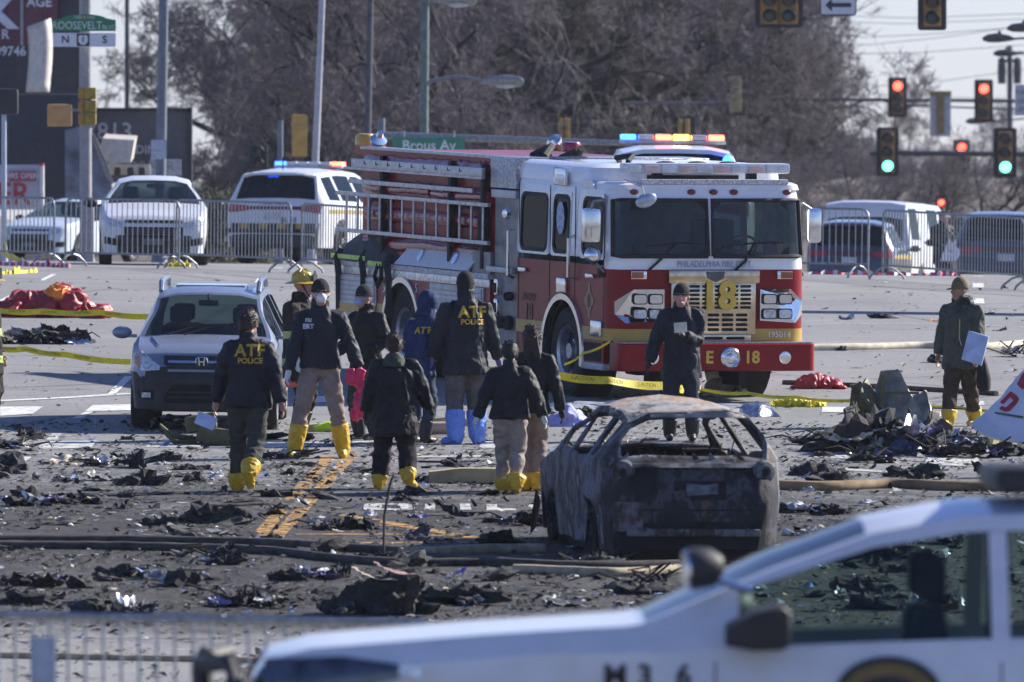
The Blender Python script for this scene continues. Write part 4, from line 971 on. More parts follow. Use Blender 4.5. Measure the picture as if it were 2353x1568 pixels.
    text('lettering', 'PHILADELPHIA FIRE DEPT.', .105, mat('silver letter', (.30, .31, .36), .5), r, onfront(-.284, .05, 1.625), sx=.80)
    text('fleet_number', '195014', .10, mat('white letter', (.75, .74, .68), .5), r, onfront(-.280, .88, .79))
    em = MB(); em.prism([(-.12, .05), (.12, .05), (.1, -.03), (0, -.075), (-.1, -.03)], lambda a, c, t: (gx + .08 + t, .03 + a, 1.49 + c), 0, .006); em.build('maker_badge', mat('dark badge', (.12, .12, .13), .3, .6), r, 0)
    # ---- headlamp clusters
    CHR = MATS['chrome']
    for s_ in (-1, 1):
        yc = s_ * .88
        hb = MB(); hb.prism([(a*s_, c) for a, c in [(-.27, -.17), (.20, -.20), (.31, -.10), (.31, .06), (.12, .20), (-.27, .20)]][::s_], lambda a, c, t: (-.31 + t - max(0, abs(yc + a) - 1.0)*.55, yc + a, 1.13 + c), 0, .085); hb.build('headlamp_bezel', CHR, r, 20)
        for i in range(2):
            for j in range(2):
                y = yc + s_*(-.155 + .20*i); z = 1.04 + .175*j
                fr_ = MB(); fr_.prism(rrect(.185, .125, .03, 3), lambda a, c, t: (-.222 + t, y + a, z + c), 0, .012); fo = fr_.build('headlamp_frame', BLACKR, r, 20)
                ln = MB(); ln.prism(rrect(.155, .10, .025, 3), lambda a, c, t: (-.208 + t, y + a, z + c), 0, .012); ln.build('headlamp', LAMPG if j == 0 else CHR, r, 20)
        tl = MB(); tl.box(-.31, -.235, s_*.93-.10, s_*.93+.10, 1.45, 1.545, .012); tl.build('turn_lamp_housing', CHR, r)
        ta = MB(); ta.box(-.24, -.225, s_*.95-.075, s_*.95+.075, 1.46, 1.535, .008); ta.build('turn_lamp', mat('unlit amber lens', (.34, .11, .02), .3), r)
        wp = MB(); wp.tube([(-.25, s_*.55 - .25, 1.56), (-.27, s_*.55 - .12, 1.66), (-.30, s_*.5 + .05, 1.86)], .016, 6); wp.build('wiper_arm', BLACKR, r)
        wb = MB(); wb.tube([(-.295, s_*.5 - .33, 1.84), (-.305, s_*.5 + .05, 1.875), (-.31, s_*.5 + .42, 1.885)], .012, 5); wb.build('wiper_blade', BLACKR, r)
    # ---- roof gear
    for k, y in enumerate((-.95, -.22, 0.06, .32, 1.0)):
        mk = MB(); mk.ell((-.385, y, 2.475), .03, .055, .035); mk.build('marker_lamp', mat('dark red marker', (.16, .02, .02), .3), r)
    wb = MB(); wb.box(-.47, -.39, -.84, 1.02, 2.565, 2.625, .01); wb.build('white_led_bar', mat('led strip', (.60, .58, .58), .4, var=.4, scale=40), r)
    lbr = MB(); lbr.box(-.80, -.52, -.98, 1.10, 2.69, 2.81, .03); lo = lbr.build('light_bar', mat('light bar shell', (.55, .57, .62), .25, .2, var=.2, scale=8), r)
    cm = [CLRL, mat('pinkish lens', (.58, .42, .40), .3), CLRL, mat('pinkish lens', (.58, .42, .40), .3)]
    for i in range(9):
        y = -.90 + i * .222; q = MB(); q.box(-.525, -.505, y-.09, y+.09, 2.70, 2.785, .008); q.build('lamp_module', cm[i % 4], lo)
    lfeet = MB(); lfeet.box(-.72, -.6, -.6, -.5, 2.58, 2.70); lfeet.build('light_bar_bracket', BLACKR, r); lfeet = MB(); lfeet.box(-.72, -.6, .6, .7, 2.58, 2.70); lfeet.build('light_bar_bracket', BLACKR, r)
    slot_ = MB(); slot_.box(-.985, -.975, -.55, .62, 2.60, 2.66, 0); slot_.build('roof_vent', hole, r)
    for y in (-.35, .05, .45):
        h_ = MB(); h_.ell((-.9, y, 2.80), .12, .12, .03); h_.build('roof_cap', BLACKR, r)
    # ---- mirrors on the passenger side
    m_ = MB(); m_.box(-.62, -.50, Yp - .28, Yp - .06, 1.87, 2.28, .045); m_.build('side_mirror', CHR, r)
    mb2 = MB(); mb2.ell((-.55, Yp - .15, 1.72), .09, .105, .10, 18, 12); mb2.build('convex_mirror', CHR, r)
    ma = MB(); ma.tube([(-.58, Yp - .16, 2.28), (-.56, Yp - .14, 2.36), (-.52, Yp, 2.38)], .018, 7); ma.tube([(-.55, Yp - .1, 1.62), (-.55, Yp, 1.52)], .018, 7); ma.build('mirror_arm', STEEL, r)
    ma = MB(); ma.box(-.62, -.54, Yp - .06, Yp - .001, 1.46, 1.58, .01); ma.build('mirror_bracket', BLACKR, r)
    m_ = MB(); m_.box(-.62, -.50, Yd + .08, Yd + .26, 1.87, 2.28, .045); m_.build('side_mirror', CHR, r)
    ma = MB(); ma.tube([(-.58, Yd + .16, 2.26), (-.52, Yd, 2.34)], .018, 7); ma.build('mirror_arm', STEEL, r)
    cv = MB(); cv.ell((-.22, -.86, 2.38), .03, .14, .085, 16, 8, Matrix.Rotation(R(18), 3, 'X')); cv.build('look_down_mirror', mat('mirror back', (.40, .45, .55), .25, .6), r)
    ca = MB(); ca.tube([(-.22, -.88, 2.44), (-.20, -.92, 2.55), (-.40, -1.08, 2.62)], .014, 6); ca.build('look_down_arm', CHR, r)
    # ---- cab interior
    it = MB(); it.box(-.75, -.40, -1.1, 1.1, 1.45, 1.70, .04); it.build('dashboard', DRK, r)
    for y in (-.7, .62):
        s_ = MB(); s_.box(-1.75, -1.3, y-.28, y+.28, 1.2, 1.4, .06); s_.box(-1.9, -1.72, y-.27, y+.27, 1.3, 2.12, .06); s_.build('crew_seat', DRK, r)
    sw = MB(); sw.lathe([(.22, -.015), (.24, 0), (.22, .015), (.205, 0), (.22, -.015)], (-.95, .62, 1.78), (-.75, 0, .66), 20, False); sw.build('steering_wheel', DRK, r)
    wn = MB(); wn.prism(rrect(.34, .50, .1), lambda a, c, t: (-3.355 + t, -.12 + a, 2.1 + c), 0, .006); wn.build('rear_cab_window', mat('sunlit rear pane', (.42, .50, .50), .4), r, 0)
    # ---- pump panel between cab and body
    pp = MB(); pp.box(-4.30, -3.46, Yp + .05, Yd - .05, .45, 2.30); pp.build('pump_house', PANEL, r)
    tp = MB(); tp.box(-4.34, -3.47, Yp - .005, Yd, 2.42, 2.80, .01); tp.build('pump_top', TREAD, r)
    ts = MB(); ts.box(-4.30, -3.48, Yp - .01, Yp + .1, 2.30, 2.40, .012); ts.build('pump_shelf', SHUT, r)
    ts = MB(); ts.box(-4.32, -3.46, Yp - .06, Yp + .08, 1.40, 1.47, .012); ts.build('pump_step', SHUT, r)
    sp_ = MB(); sp_.lathe([(.001, .06), (.05, .05), (.07, 0), (.03, -.03)], (-3.62, Yp - .05, 2.12), (.3, -1, 0), 16); sp_.build('pump_lamp', CHR, r)
    for z in (1.22, .98):
        hn = MB(); hn.box(-4.16, -4.04, Yp - .02, Yp + .06, z-.10, z+.10, .02); ho = hn.build('pump_handle', CHR, r)
        hk = MB(); hk.box(-4.13, -4.07, Yp - .03, Yp - .018, z-.07, z+.05); hk.build('handle_slot', BLACKR, ho)
    for x, z, q in ((-3.72, .80, .09), (-3.98, .80, .08), (-3.70, 1.12, .055)):
        vl = MB(); vl.lathe([(q*.8, -.02), (q, .02), (q, .07), (q*.7, .10), (q*.5, .06), (.001, .06)], (x, Yp + .05, z), (0, -1, 0), 18); vl.build('hose_inlet', BLACKR, r)
    ho = MB(); ho.tube([(-4.34, Yp - .03, 2.05), (-4.42, Yp - .07, 1.95), (-4.46, Yp - .06, 1.82), (-4.38, Yp - .05, 1.72), (-4.33, Yp - .03, 1.80)], .014, 6); ho.build('rope_loop', BLACKR, r)
    # ---- hose body
    bpoly = [(-4.32, 1.30), (-4.32, .44), (-6.62, .44)] + arc(rwx, hub, .66, -9, 189) + [(-8.06, .44), (-9.75, .44), (-9.75, 1.30)]
    for y0, y1 in ((Yp, Yp + .06), (Yd - .06, Yd)): side_prism(bpoly, y0, y1, 'body_side', FRED)
    bx = MB(); bx.box(-9.74, -4.33, Yp + .06, Yd - .06, .72, 1.29); bx.build('body_core', BLACKR, r)
    tr = MB(); tr.box(-9.78, -4.32, Yp - .03, Yp + .25, 1.30, 1.37, .012); tr.build('body_cap_rail', TREAD, r)
    tr = MB(); tr.box(-9.78, -4.32, Yp - .012, Yp + .02, 1.20, 1.298, .006); tr.build('body_trim_rail', mat('bright trim', (.6, .61, .63), .3, .8, var=.3, scale=25), r)
    up = MB(); up.box(-9.05, -4.36, -1.16, 1.16, 1.37, 2.76); up.build('hose_bed_side', FRED, r)
    cap = MB(); cap.box(-9.10, -4.36, -1.19, -1.0, 2.762, 2.80, .01); cap.build('hose_bed_rail', ALU, r)
    for x in np.linspace(-8.9, -4.6, 9):
        rb = MB(); rb.tube([(x, -1.165, 1.45), (x, -1.18, 1.9), (x, -1.18, 2.4), (x, -1.165, 2.7)], [.03, .045, .045, .03], 8); rb.build('side_rib', BLACKR, r) if False else None
    VINYL = mat('red vinyl cover', (.26, .010, .022), .22, var=.25, scale=5, bump=.7, bscale=7, coat=.5, spec=.5)
    for x0, x1, z, rr in ((-8.95, -5.9, 2.62, .13), (-8.95, -6.6, 2.30, .15), (-6.5, -4.5, 2.28, .16), (-8.9, -4.6, 1.98, .14), (-5.7, -4.5, 2.62, .14), (-8.9, -4.6, 1.62, .14)):
        g_ = MB(); n_ = 14; g_.tube([(x0 + (x1-x0)*i/n_, -1.10 + .02*noise.noise(Vector((i*.7, z, 1))), z + .02*noise.noise(Vector((i*.8, z, 4)))) for i in range(n_+1)], [(rr*(.8 + .28*abs(noise.noise(Vector((i*.9, z*3, 2))))), rr*(.8 + .2*noise.noise(Vector((i*.8, z, 9))))) for i in range(n_+1)], 12); g_.build('covered_hard_hose', VINYL, r, 50)
    for x in (-8.15, -5.75, -4.62):
        vb = MB(); vb.box(x-.05, x+.05, -1.26, -1.16, 1.42, 2.70, .01); vb.build('rack_upright', BLACKR, r)
    for x0, x1 in ((-8.62, -7.85), (-5.45, -4.72)):
        pk = MB(); o_ = rrect(abs(x1-x0), .52, .16, 6); i_ = rrect(abs(x1-x0)-.16, .40, .12, 6); N = len(o_); cx = (x0+x1)/2
        pk.add([(cx+a, -1.235, 1.93+c) for a, c in o_] + [(cx+a, -1.24, 1.93+c) for a, c in i_], [(k, (k+1) % N, N + (k+1) % N, N + k) for k in range(N)]); pk.build('ladder_arm', BLACKR, r, 0)
    # roof ladder, beam and stacked rails on the side
    def rail(name, x0, x1, z, h_, y=-1.32, m=ALU):
        q = MB(); q.box(x0, x1, y-.02, y+.03, z-h_/2, z+h_/2, .006); return q.build(name, m, r)
    lad = bpy.data.objects.new('ladder', None); col.objects.link(lad); lad.parent = r
    for z in (2.205, 1.745):
        q = MB(); q.box(-9.55, -4.20, -1.345, -1.295, z-.024, z+.024, .006); q.build('ladder_rail', ALU, lad)
    for k in range(13):
        x = -9.2 + k * .40; q = MB(); q.tube([(x, -1.32, 1.745), (x, -1.32, 2.205)], .017, 8); q.build('rung', ALU, lad)
    rail('upper_beam', -9.0, -4.42, 2.585, .125); rail('upper_beam_lip', -9.25, -4.40, 2.525, .03, -1.335)
    for k in range(9):
        x = -8.5 + k * .42; q = MB(); q.box(x-.05, x+.04, -1.342, -1.338, 2.585, 2.60); q.box(x-.05, x-.02, -1.342, -1.338, 2.585, 2.63); q.build('beam_hook', BLACKR, r)
    rail('lower_beam', -9.1, -4.75, 2.365, .055)
    # fold-down tread plate lid with two recessed handles
    ld = MB(); ld.prism([(-7.55, 1.38), (-4.98, 1.38), (-4.72, 1.66), (-7.20, 1.66)][::-1], lambda a, c, t: (a, -1.30 + (c - 1.38)*.45 + t, c), 0, .03); ld.build('locker_lid', mat('pale tread plate', (.62, .64, .68), .4, .35, var=.2, scale=50, bump=.8, bscale=70), r, 20)
    for x in (-6.75, -5.55):
        hh = MB(); hh.lathe([(.075, 0), (.08, .008), (.06, .012), (.001, .004)], (x, -1.30 + .14*.45 - .004, 1.52), (0, -1, .45), 18); ho = hh.build('lid_handle', CHR, r)
    for x in np.linspace(-7.0, -4.95, 7):
        bt = MB(); bt.ell((x, -1.185, 1.64), .018, .012, .018, 8, 6); bt.build('lid_bolt', BLACKR, r)
    gp = MB(); gp.box(-4.95, -4.34, Yp + .005, Yp + .3, .95, 1.63); gp.build('grey_panel', PANEL, r)
    # roller shutters
    for x0, x1 in ((-9.60, -8.25), (-6.35, -4.50)):
        fr_ = MB(); fr_.box(x0, x1, Yp - .02, Yp + .02, .50, 1.19); so = fr_.build('shutter_door', SHUT, r)
        k = 0; z = .52
        while z < 1.17:
            sl = MB(); sl.box(x0 + .05, x1 - .05, Yp - .034, Yp - .021, z, z + .052, .004); sl.build('shutter_slat', SHUT, so); z += .06
        st = MB(); st.box(x0, x1, Yp - .037, Yp - .030, .715, .83); st.build('side_stripe', FGOLD, so)
    for x0, x1 in ((-8.24, -8.02), (-6.66, -6.36)):
        st = MB(); st.box(x0, x1, Yp - .006, Yp + .01, .715, .865); st.build('side_stripe', FGOLD, r)
    for x, z in ((-8.0, 1.06), (-6.85, 1.10)):
        text('lettering', '5', .16, mat('white letter', (.75, .74, .68), .5), r, onside(x, z))
    fc = MB(); fc.lathe([(.08, 0), (.085, .03), (.06, .04), (.001, .03)], (-7.85, Yp, 1.10), (0, -1, 0), 18); fc.build('fuel_cap', CHR, r)
    rl = MB(); rl.ell((-6.5, Yp - .01, .79), .07, .03, .09); rl.build('side_reflector', BLACKR, r)
    # turnout coat thrown over the rear corner, with straps
    ct = MB(); nx, ny = 22, 9; vs_ = []
    for i in range(nx + 1):
        for j in range(ny + 1):
            u, v = i/nx, j/ny; x = -9.8 + 2.1*u; hump = math.sin(math.pi*min(1, max(0, u*1.02)))**.7
            z = 1.36 + (.10 + .30*hump) * math.cos(v*math.pi/2)**.8 + .02*noise.noise(Vector((u*9, v*5, 2)))
            y = -1.06 - .24*v**.8 + .015*noise.noise(Vector((u*7, v*7, 5))); vs_.append((x, y, z))
    ct.add(vs_, [(i*(ny+1)+j, (i+1)*(ny+1)+j, (i+1)*(ny+1)+j+1, i*(ny+1)+j+1) for i in range(nx) for j in range(ny)])
    co = ct.build('hose_cover', mat('dark slate tarpaulin', (.045, .05, .065), .75, var=.25), r, 60)
    for u0, u1, dz in ((-9.78, -8.55, 0), (-8.45, -7.95, -.05)):
        lb = MB(); lb.box(u0, u1, -1.312, -1.304, 1.385+dz, 1.44+dz); lb.build('reflective_band', YGREEN, co)
    for x, zb in ((-9.55, .75), (-8.65, .85), (-7.75, .70)):
        sp2 = MB(); sp2.tube([(x, -1.25, 1.5), (x+.01, -1.32, 1.40), (x+.03, -1.30, 1.2), (x+.02, -1.285, zb)], [(.045, .012)]*4, 6); sp2.build('strap', BLACKR, r)
    lp = MB(); lp.tube([(-8.1, -1.30, 1.36), (-8.2, -1.31, 1.2), (-8.08, -1.31, 1.08), (-7.96, -1.31, 1.18), (-8.0, -1.30, 1.36)], .025, 7); lp.build('strap_loop', BLACKR, r)
    # rear beacon arm and top beacons
    ba = MB(); ba.prism([(-9.55, 2.72), (-9.55, 2.80), (-8.8, 2.80), (-8.8, 2.60), (-9.1, 2.66)], lambda a, c, t: (a, t, c), -1.1, -.9); ba.build('beacon_arm', FRED, r)
    bb = MB(); bb.lathe([(.13, 0), (.125, .10), (.10, .135), (.001, .14)], (-9.42, -1.0, 2.81), (0, 0, 1), 20); bb.build('beacon', mat('yellow beacon', (.62, .36, .02), .25, coat=.6), r)
    fl = MB(); fl.lathe([(.10, 0), (.11, .06), (.05, .12), (.04, .18)], (-8.98, -1.0, 2.84), (.5, 0, .6), 16); fl.build('flood_lamp', CHR, r)
    bb = MB(); bb.lathe([(.12, 0), (.12, .08), (.10, .115), (.001, .12)], (-4.1, -.3, 2.86), (0, 0, 1), 20); bb.build('beacon', mat('dark red beacon', (.30, .01, .03), .25, coat=.6), r)
    fl = MB(); fl.lathe([(.09, 0), (.10, .05), (.05, .1)], (-4.5, -.35, 2.95), (.3, -.6, .6), 16); fl.build('flood_lamp', CHR, r)
    mo = MB(); mo.tube([(-4.25, -.75, 2.80), (-4.0, -.6, 2.92), (-3.85, -.75, 2.80)], .05, 8); mo.build('deck_gun', BLACKR, r)
    for p, q in (((-3.4, -.7, 2.8), (-3.1, -.6, 2.9)), ((-3.15, -.6, 2.8), (-3.0, -.6, 2.93))):
        mo = MB(); mo.tube([p, q], .045, 8); mo.build('hose_nozzle', BLACKR, r)
    ho = MB(); ho.tube([(-4.6, -.6, 2.80), (-4.4, -.55, 2.87), (-4.1, -.6, 2.80)], .05, 8); ho.build('deck_hose', mat('red hose', (.30, .02, .03), .5), r)
    rl = MB(); rl.tube([(-3.4, -.85, 2.80), (-2.2, -.85, 2.83)], .02, 6); rl.build('roof_conduit', STEEL, r)
    gp = MB(); gp.tube([(-2.0, -.5, 2.80), (-1.85, -.6, 2.84), (-1.7, -.45, 2.87), (-1.6, -.55, 2.80)], .035, 7); gp.build('roof_bracket', BLACKR, r)
engine()
# ------------------------------------------------------------------ people
SKIN = mat('skin', (.46, .25, .18), .5, var=.12, scale=20)
SKIN2 = mat('skin reddish', (.48, .23, .18), .5, var=.12, scale=20)
def cloth(name, c, rough=.85, **k): return mat(name, c, rough, var=.22, scale=9, bump=.35, bscale=60, spec=.22 if rough > .7 else .32, **k)
C_NAVY = cloth('near black navy cloth', (.011, .013, .022), .60); C_NAVY2 = cloth('dark navy cloth', (.010, .013, .024), .60); C_BLACK = cloth('black cloth', (.009, .010, .013), .60)
C_BLUE = cloth('blue hooded cloth', (.022, .040, .11)); C_OLIVE = cloth('olive field jacket', (.055, .062, .045), .6); C_TURN = cloth('black brown turnout cloth', (.03, .026, .022))
T_OLIVE = cloth('dark olive trousers', (.05, .052, .046)); T_KHAKI = cloth('khaki trousers', (.26, .205, .175)); T_BLACK = cloth('black trousers', (.011, .012, .017)); T_GREY = cloth('grey brown trousers', (.105, .095, .098))
T_TAN = cloth('tan trousers', (.30, .25, .215)); T_NAVY = cloth('slate trousers', (.022, .027, .042)); T_BROWN = cloth('brown trousers', (.060, .044, .028)); T_JEAN = cloth('dark denim', (.035, .05, .09))
B_YEL = mat('yellow rubber overboot', (.62, .38, .012), .42, var=.15, scale=14, bump=.3, bscale=25); B_BLUE = mat('blue plastic overboot', (.14, .27, .68), .35, var=.12, scale=14, bump=.5, bscale=25); B_BLK = mat('black boot leather', (.014, .014, .015), .45)
GLV_W = mat('white glove', (.62, .64, .60), .7, var=.12); GLV_B = mat('black glove', (.012, .012, .014), .7); GLV_P = mat('purple glove', (.16, .10, .32), .6)
H_BROWN = mat('brown hair', (.045, .022, .013), .5, var=.5, scale=40, bump=.8, bscale=90); H_DARK = mat('dark hair', (.016, .011, .009), .5, var=.5, scale=40, bump=.8, bscale=90)
KNIT = mat('black knitted wool', (.010, .010, .012), .95, var=.3, bump=.8, bscale=120); KNIT_G = mat('charcoal knitted wool', (.024, .025, .03), .95, var=.3, bump=.8, bscale=120)
ATFY = mat('yellow jacket lettering', (.62, .38, .03), .6); WLET = mat('white jacket lettering', (.6, .62, .66), .6)
def ik(a, b, l1, l2, hint):
    a, b = Vector(a), Vector(b); d = b - a; L_ = min(d.length, (l1 + l2) * .999); dn = d.normalized()
    x = (l1*l1 - l2*l2 + L_*L_) / (2*L_); h = math.sqrt(max(0, l1*l1 - x*x)); hv = Vector(hint); hv = (hv - dn * hv.dot(dn)); hv.normalize()
    return a + dn * x + hv * h, a + dn * L_
def person(label, base, H, phi, feet, hands, jacket, trousers, boots, hem=.80, boot_top=.18, bulk=1.0, gloves=None, skin=SKIN, lean=0.0, head=None, hat=None, hair=None, hat_mat=KNIT, hair_mat=H_DARK,
           toes=(0, 0), sway=0.0, collar=.06, mask=None, name='person', seed=1, bands=None, hipw=.09, foot=1.0, boot_bulk=1.0, group=None, headdrop=0.0):
    k = H / 1.80; ph = R(phi); fw = Vector((math.sin(ph), math.cos(ph), 0)); rt = Vector((math.cos(ph), -math.sin(ph), 0)); up = Vector((0, 0, 1))
    W = lambda a, b, c: rt * a + fw * b + up * c          # body frame -> metres
    TL = lambda z: W(sway * max(0, (z - .9 * k)) , lean * max(0, (z - .9 * k) / (.55 * k)), 0)
    S = lambda a, b, c: W(a * k, b * k, c * k) + TL(c * k)
    hp = R(phi if head is None else head); hf = Vector((math.sin(hp), math.cos(hp), 0)); hr = Vector((math.cos(hp), -math.sin(hp), 0))
    # legs
    legs = []
    for sgn, (fr, ff, fl), tz in ((-1, feet[0], toes[0]), (1, feet[1], toes[1])):
        hipj = W(sgn * hipw * k, 0, .93 * k); ank = W(fr, ff - .03 * k, .085 * k + fl)
        kn, an = ik(hipj, ank, .45 * k, .42 * k, fw + rt * sgn * .1)
        legs.append((hipj, kn, an, sgn, tz, fl))
    arms = []
    for sgn, hd in ((-1, hands[0]), (1, hands[1])):
        sh = S(sgn * .185, -.01, 1.435); tgt = W(*hd)
        el, wr = ik(sh, tgt, .30 * k, .265 * k, -fw * .8 + rt * sgn * .5 - up * .2)
        arms.append((sh, el, wr, sgn))
    hc = S(0, .02, 1.665) + hf * .02 * k - up * headdrop
    # ---- body (one continuous skin)
    b = MB(); b.ell(hc + up * .025 * k, .077 * k, .077 * k, .105 * k, 16, 12); 
    rot = Matrix((hr, hf, up)).transposed()
    def HL(a, c, d): return hc + (hr * a + hf * c + up * d) * k * 1.04
    b.ell(HL(0, .012, .01), .072 * k, .092 * k, .105 * k, 16, 12, rot); b.ell(HL(0, .04, -.065), .052 * k, .055 * k, .052 * k, 12, 8, rot); b.ell(HL(0, -.02, .035), .078 * k, .09 * k, .085 * k, 14, 10, rot)
    b.tube([HL(0, .095, .03), HL(0, .118, -.015), HL(0, .10, -.03)], [.011 * k, .017 * k, .014 * k], 8); b.tube([HL(-.03, .092, -.058), HL(0, .102, -.056), HL(.03, .092, -.058)], [.007*k, .011*k, .007*k], 6)
    b.tube([HL(-.05, .085, .045), HL(0, .10, .04), HL(.05, .085, .045)], .009 * k, 6)
    for sg in (-1, 1): b.ell(HL(sg * .08, -.005, 0), .013 * k, .025 * k, .036 * k, 8, 6, rot)
    b.tube([S(0, -.015, 1.45), S(0, -.005, 1.56), hc - up * .03], [.065 * k, .058 * k, .055 * k], 12)
    b.tube([S(0, 0, .92), S(0, 0, 1.1), S(0, 0, 1.30), S(0, -.01, 1.40)], [.085 * k, .08 * k, .085 * k, .07 * k], 12)
    for sh, el, wr, sgn in arms: b.tube([S(sgn * .05, 0, 1.34), sh - up * .03 * k, el, wr], [.035 * k, .032 * k, .032 * k, .028 * k], 8)
    for hipj, kn, an, sgn, tz, fl in legs: b.tube([S(sgn * .04, 0, .95), hipj, kn, an], [.06 * k, .055 * k, .045 * k, .035 * k], 8)
    hcs = []
    for sh, el, wr, sgn in arms:
        d = (wr - el).normalized(); inn = (-rt * sgn - d * (-rt * sgn).dot(d)).normalized(); frd = d.cross(inn).normalized()
        if frd.dot(fw) < 0: frd = -frd
        pc = wr + d * .055 * k; hcs.append(pc)
        b.tube([wr - d * .02 * k, wr + d * .03 * k, wr + d * .09 * k], [(.024 * k, .03 * k), (.022 * k, .042 * k), (.018 * k, .04 * k)] if abs(frd.x) < 2 else .03, 10)
        for i, (off, ln) in enumerate(((-.033, .062), (-.012, .078), (.011, .085), (.033, .076))):
            p0 = wr + d * .085 * k + frd * off * k; p1 = p0 + d * ln * .5 * k + inn * .008 * k; p2 = p1 + d * ln * .38 * k + inn * .03 * k
            b.tube([p0, p1, p2], [.0105 * k, .0098 * k, .008 * k], 6)
        t0 = wr + d * .03 * k + frd * .03 * k; b.tube([t0, t0 + d * .035 * k + frd * .028 * k + inn * .01 * k, t0 + d * .065 * k + frd * .03 * k + inn * .025 * k], [.014 * k, .012 * k, .009 * k], 6)
    me = remeshed(b, .0085, 3)
    root = link_mesh(name, me, [skin, gloves or skin])
    if gloves:
        V = np.array([p.center[:] for p in me.polygons]); mi = np.zeros(len(V), int)
        for c_ in hcs: mi[np.linalg.norm(V - np.array(c_), axis=1) < .15 * k] = 1
        me.polygons.foreach_set('material_index', mi)
    root.location = base
    tag(root, label, 'person', group)
    for sg in (-1, 1):
        e_ = MB(); e_.ell(HL(sg * .031, .093, .022), .009 * k, .006 * k, .005 * k, 8, 6); e_.build('eye', mat('eye dark', (.06, .04, .035), .4), root)
    # ---- trousers
    t = MB(); rg_ = lambda z, a, d, n=16: [S(0, 0, z) + rt * (a * k * math.cos(2*math.pi*i/n)) + fw * (d * k * math.sin(2*math.pi*i/n)) for i in range(n)]
    t.loft([rg_(.84, .135 * bulk, .09), rg_(.95, .145 * bulk, .098), rg_(1.04, .135 * bulk, .09)])
    for hipj, kn, an, sgn, tz, fl in legs:
        m1 = hipj.lerp(kn, .5); m2 = kn.lerp(an, .45); an = an + (kn - an).normalized() * boot_top * k * .82; m2 = kn.lerp(an, .45)
        t.tube([hipj + up * .05 * k, hipj - up * .02, m1, kn, m2, an + up * .0], [.098 * k * bulk, .098 * k * bulk, .092 * k * bulk, .076 * k * bulk, .074 * k * bulk, .066 * k * bulk], 14)
    tm = remeshed(t, .013, 5); wrinkle(tm, .016, 6.0, seed, (1, 1, 1.5)); link_mesh('trousers', tm, trousers, root)
    # ---- boots
    for hipj, kn, an, sgn, tz, fl in legs:
        bt = MB(); shin = (kn - an).normalized(); bz = boot_top * k
        q = R(tz) if abs(tz) < 360 else 0
        tdir = (fw * math.cos(q) + rt * math.sin(q)); pitch = min(1.25, fl * 5.5)
        toe = (tdir * math.cos(pitch) - up * math.sin(pitch)); sole_up = toe.cross(tdir.cross(up)).normalized()
        if sole_up.dot(up) < -.2: sole_up = -sole_up
        bb_ = boot_bulk
        bt.tube([an + shin * bz, an + shin * bz * .5, an, an - sole_up * .05 * k], [.090 * k * bb_, .084 * k * bb_, .074 * k * bb_, .060 * k * bb_], 12)
        heel = an - sole_up * .045 * k - toe * .045 * k; tip = an - sole_up * .055 * k + toe * .165 * k * foot
        bt.tube([heel - toe * .02, heel + toe * .04, heel.lerp(tip, .5), tip, tip + toe * .03], [.03 * k * bb_, .045 * k * bb_, .046 * k * bb_, .038 * k * bb_, .02 * k * bb_], 12)
        bm_ = remeshed(bt, .010, 3)
        if boots in (B_YEL, B_BLUE): wrinkle(bm_, .008, 16, seed + sgn)
        link_mesh('boot', bm_, boots, root)
    # ---- jacket
    j = MB(); g = bulk
    def ring(z, a, d, n=18): c_ = S(0, 0, z); return [c_ + rt * (a * k * math.cos(2*math.pi*i/n)) + fw * (d * k * math.sin(2*math.pi*i/n)) for i in range(n)]
    j.loft([ring(hem / k, .205 * g, .155 * g), ring((hem / k + 1.12) / 2, .185 * g, .145 * g), ring(1.12, .170 * g, .138 * g), ring(1.26, .182 * g, .145 * g), ring(1.38, .175 * g, .135 * g), ring(1.465, .14 * g, .108), ring(1.515, .10, .098), ring(1.53, .088, .092), ring(1.545 + collar, .082, .088)])
    for sh, el, wr, sgn in arms:
        m1 = sh.lerp(el, .5); j.tube([S(sgn * .05, 0, 1.455), S(sgn * .125, 0, 1.455), sh, sh.lerp(el, .3), m1, el, el.lerp(wr, .5), wr - (wr - el).normalized() * .005], [.05 * k, .065 * k, .074 * k * g, .078 * k * g, .074 * k * g, .068 * k * g, .062 * k * g, .052 * k * g], 12)
    jm = remeshed(j, .0125, 5); wrinkle(jm, .017, 5.2, seed + 3, (1.3, 1.3, .9)); wrinkle(jm, .007, 13, seed + 6, (1.2, 1.2, 1)); jo = link_mesh('jacket', jm, jacket, root)
    if bands:
        Vp = np.array([p.center[:] for p in jm.polygons]); jm.materials.append(bands[1]); mi = np.zeros(len(Vp), int)
        for z0, z1 in bands[0]: mi[(Vp[:, 2] > z0) & (Vp[:, 2] < z1)] = 1
        jm.polygons.foreach_set('material_index', mi)
    bvh = BVHTree.FromPolygons([v.co.copy() for v in jm.vertices], [list(p.vertices) for p in jm.polygons])
    # ---- head wear
    ext = dict(root=root, HL=HL, S=S, W=W, fw=fw, rt=rt, hf=hf, hr=hr, bvh=bvh, k=k, rot=rot, arms=arms, hc=hc, hcs=hcs)
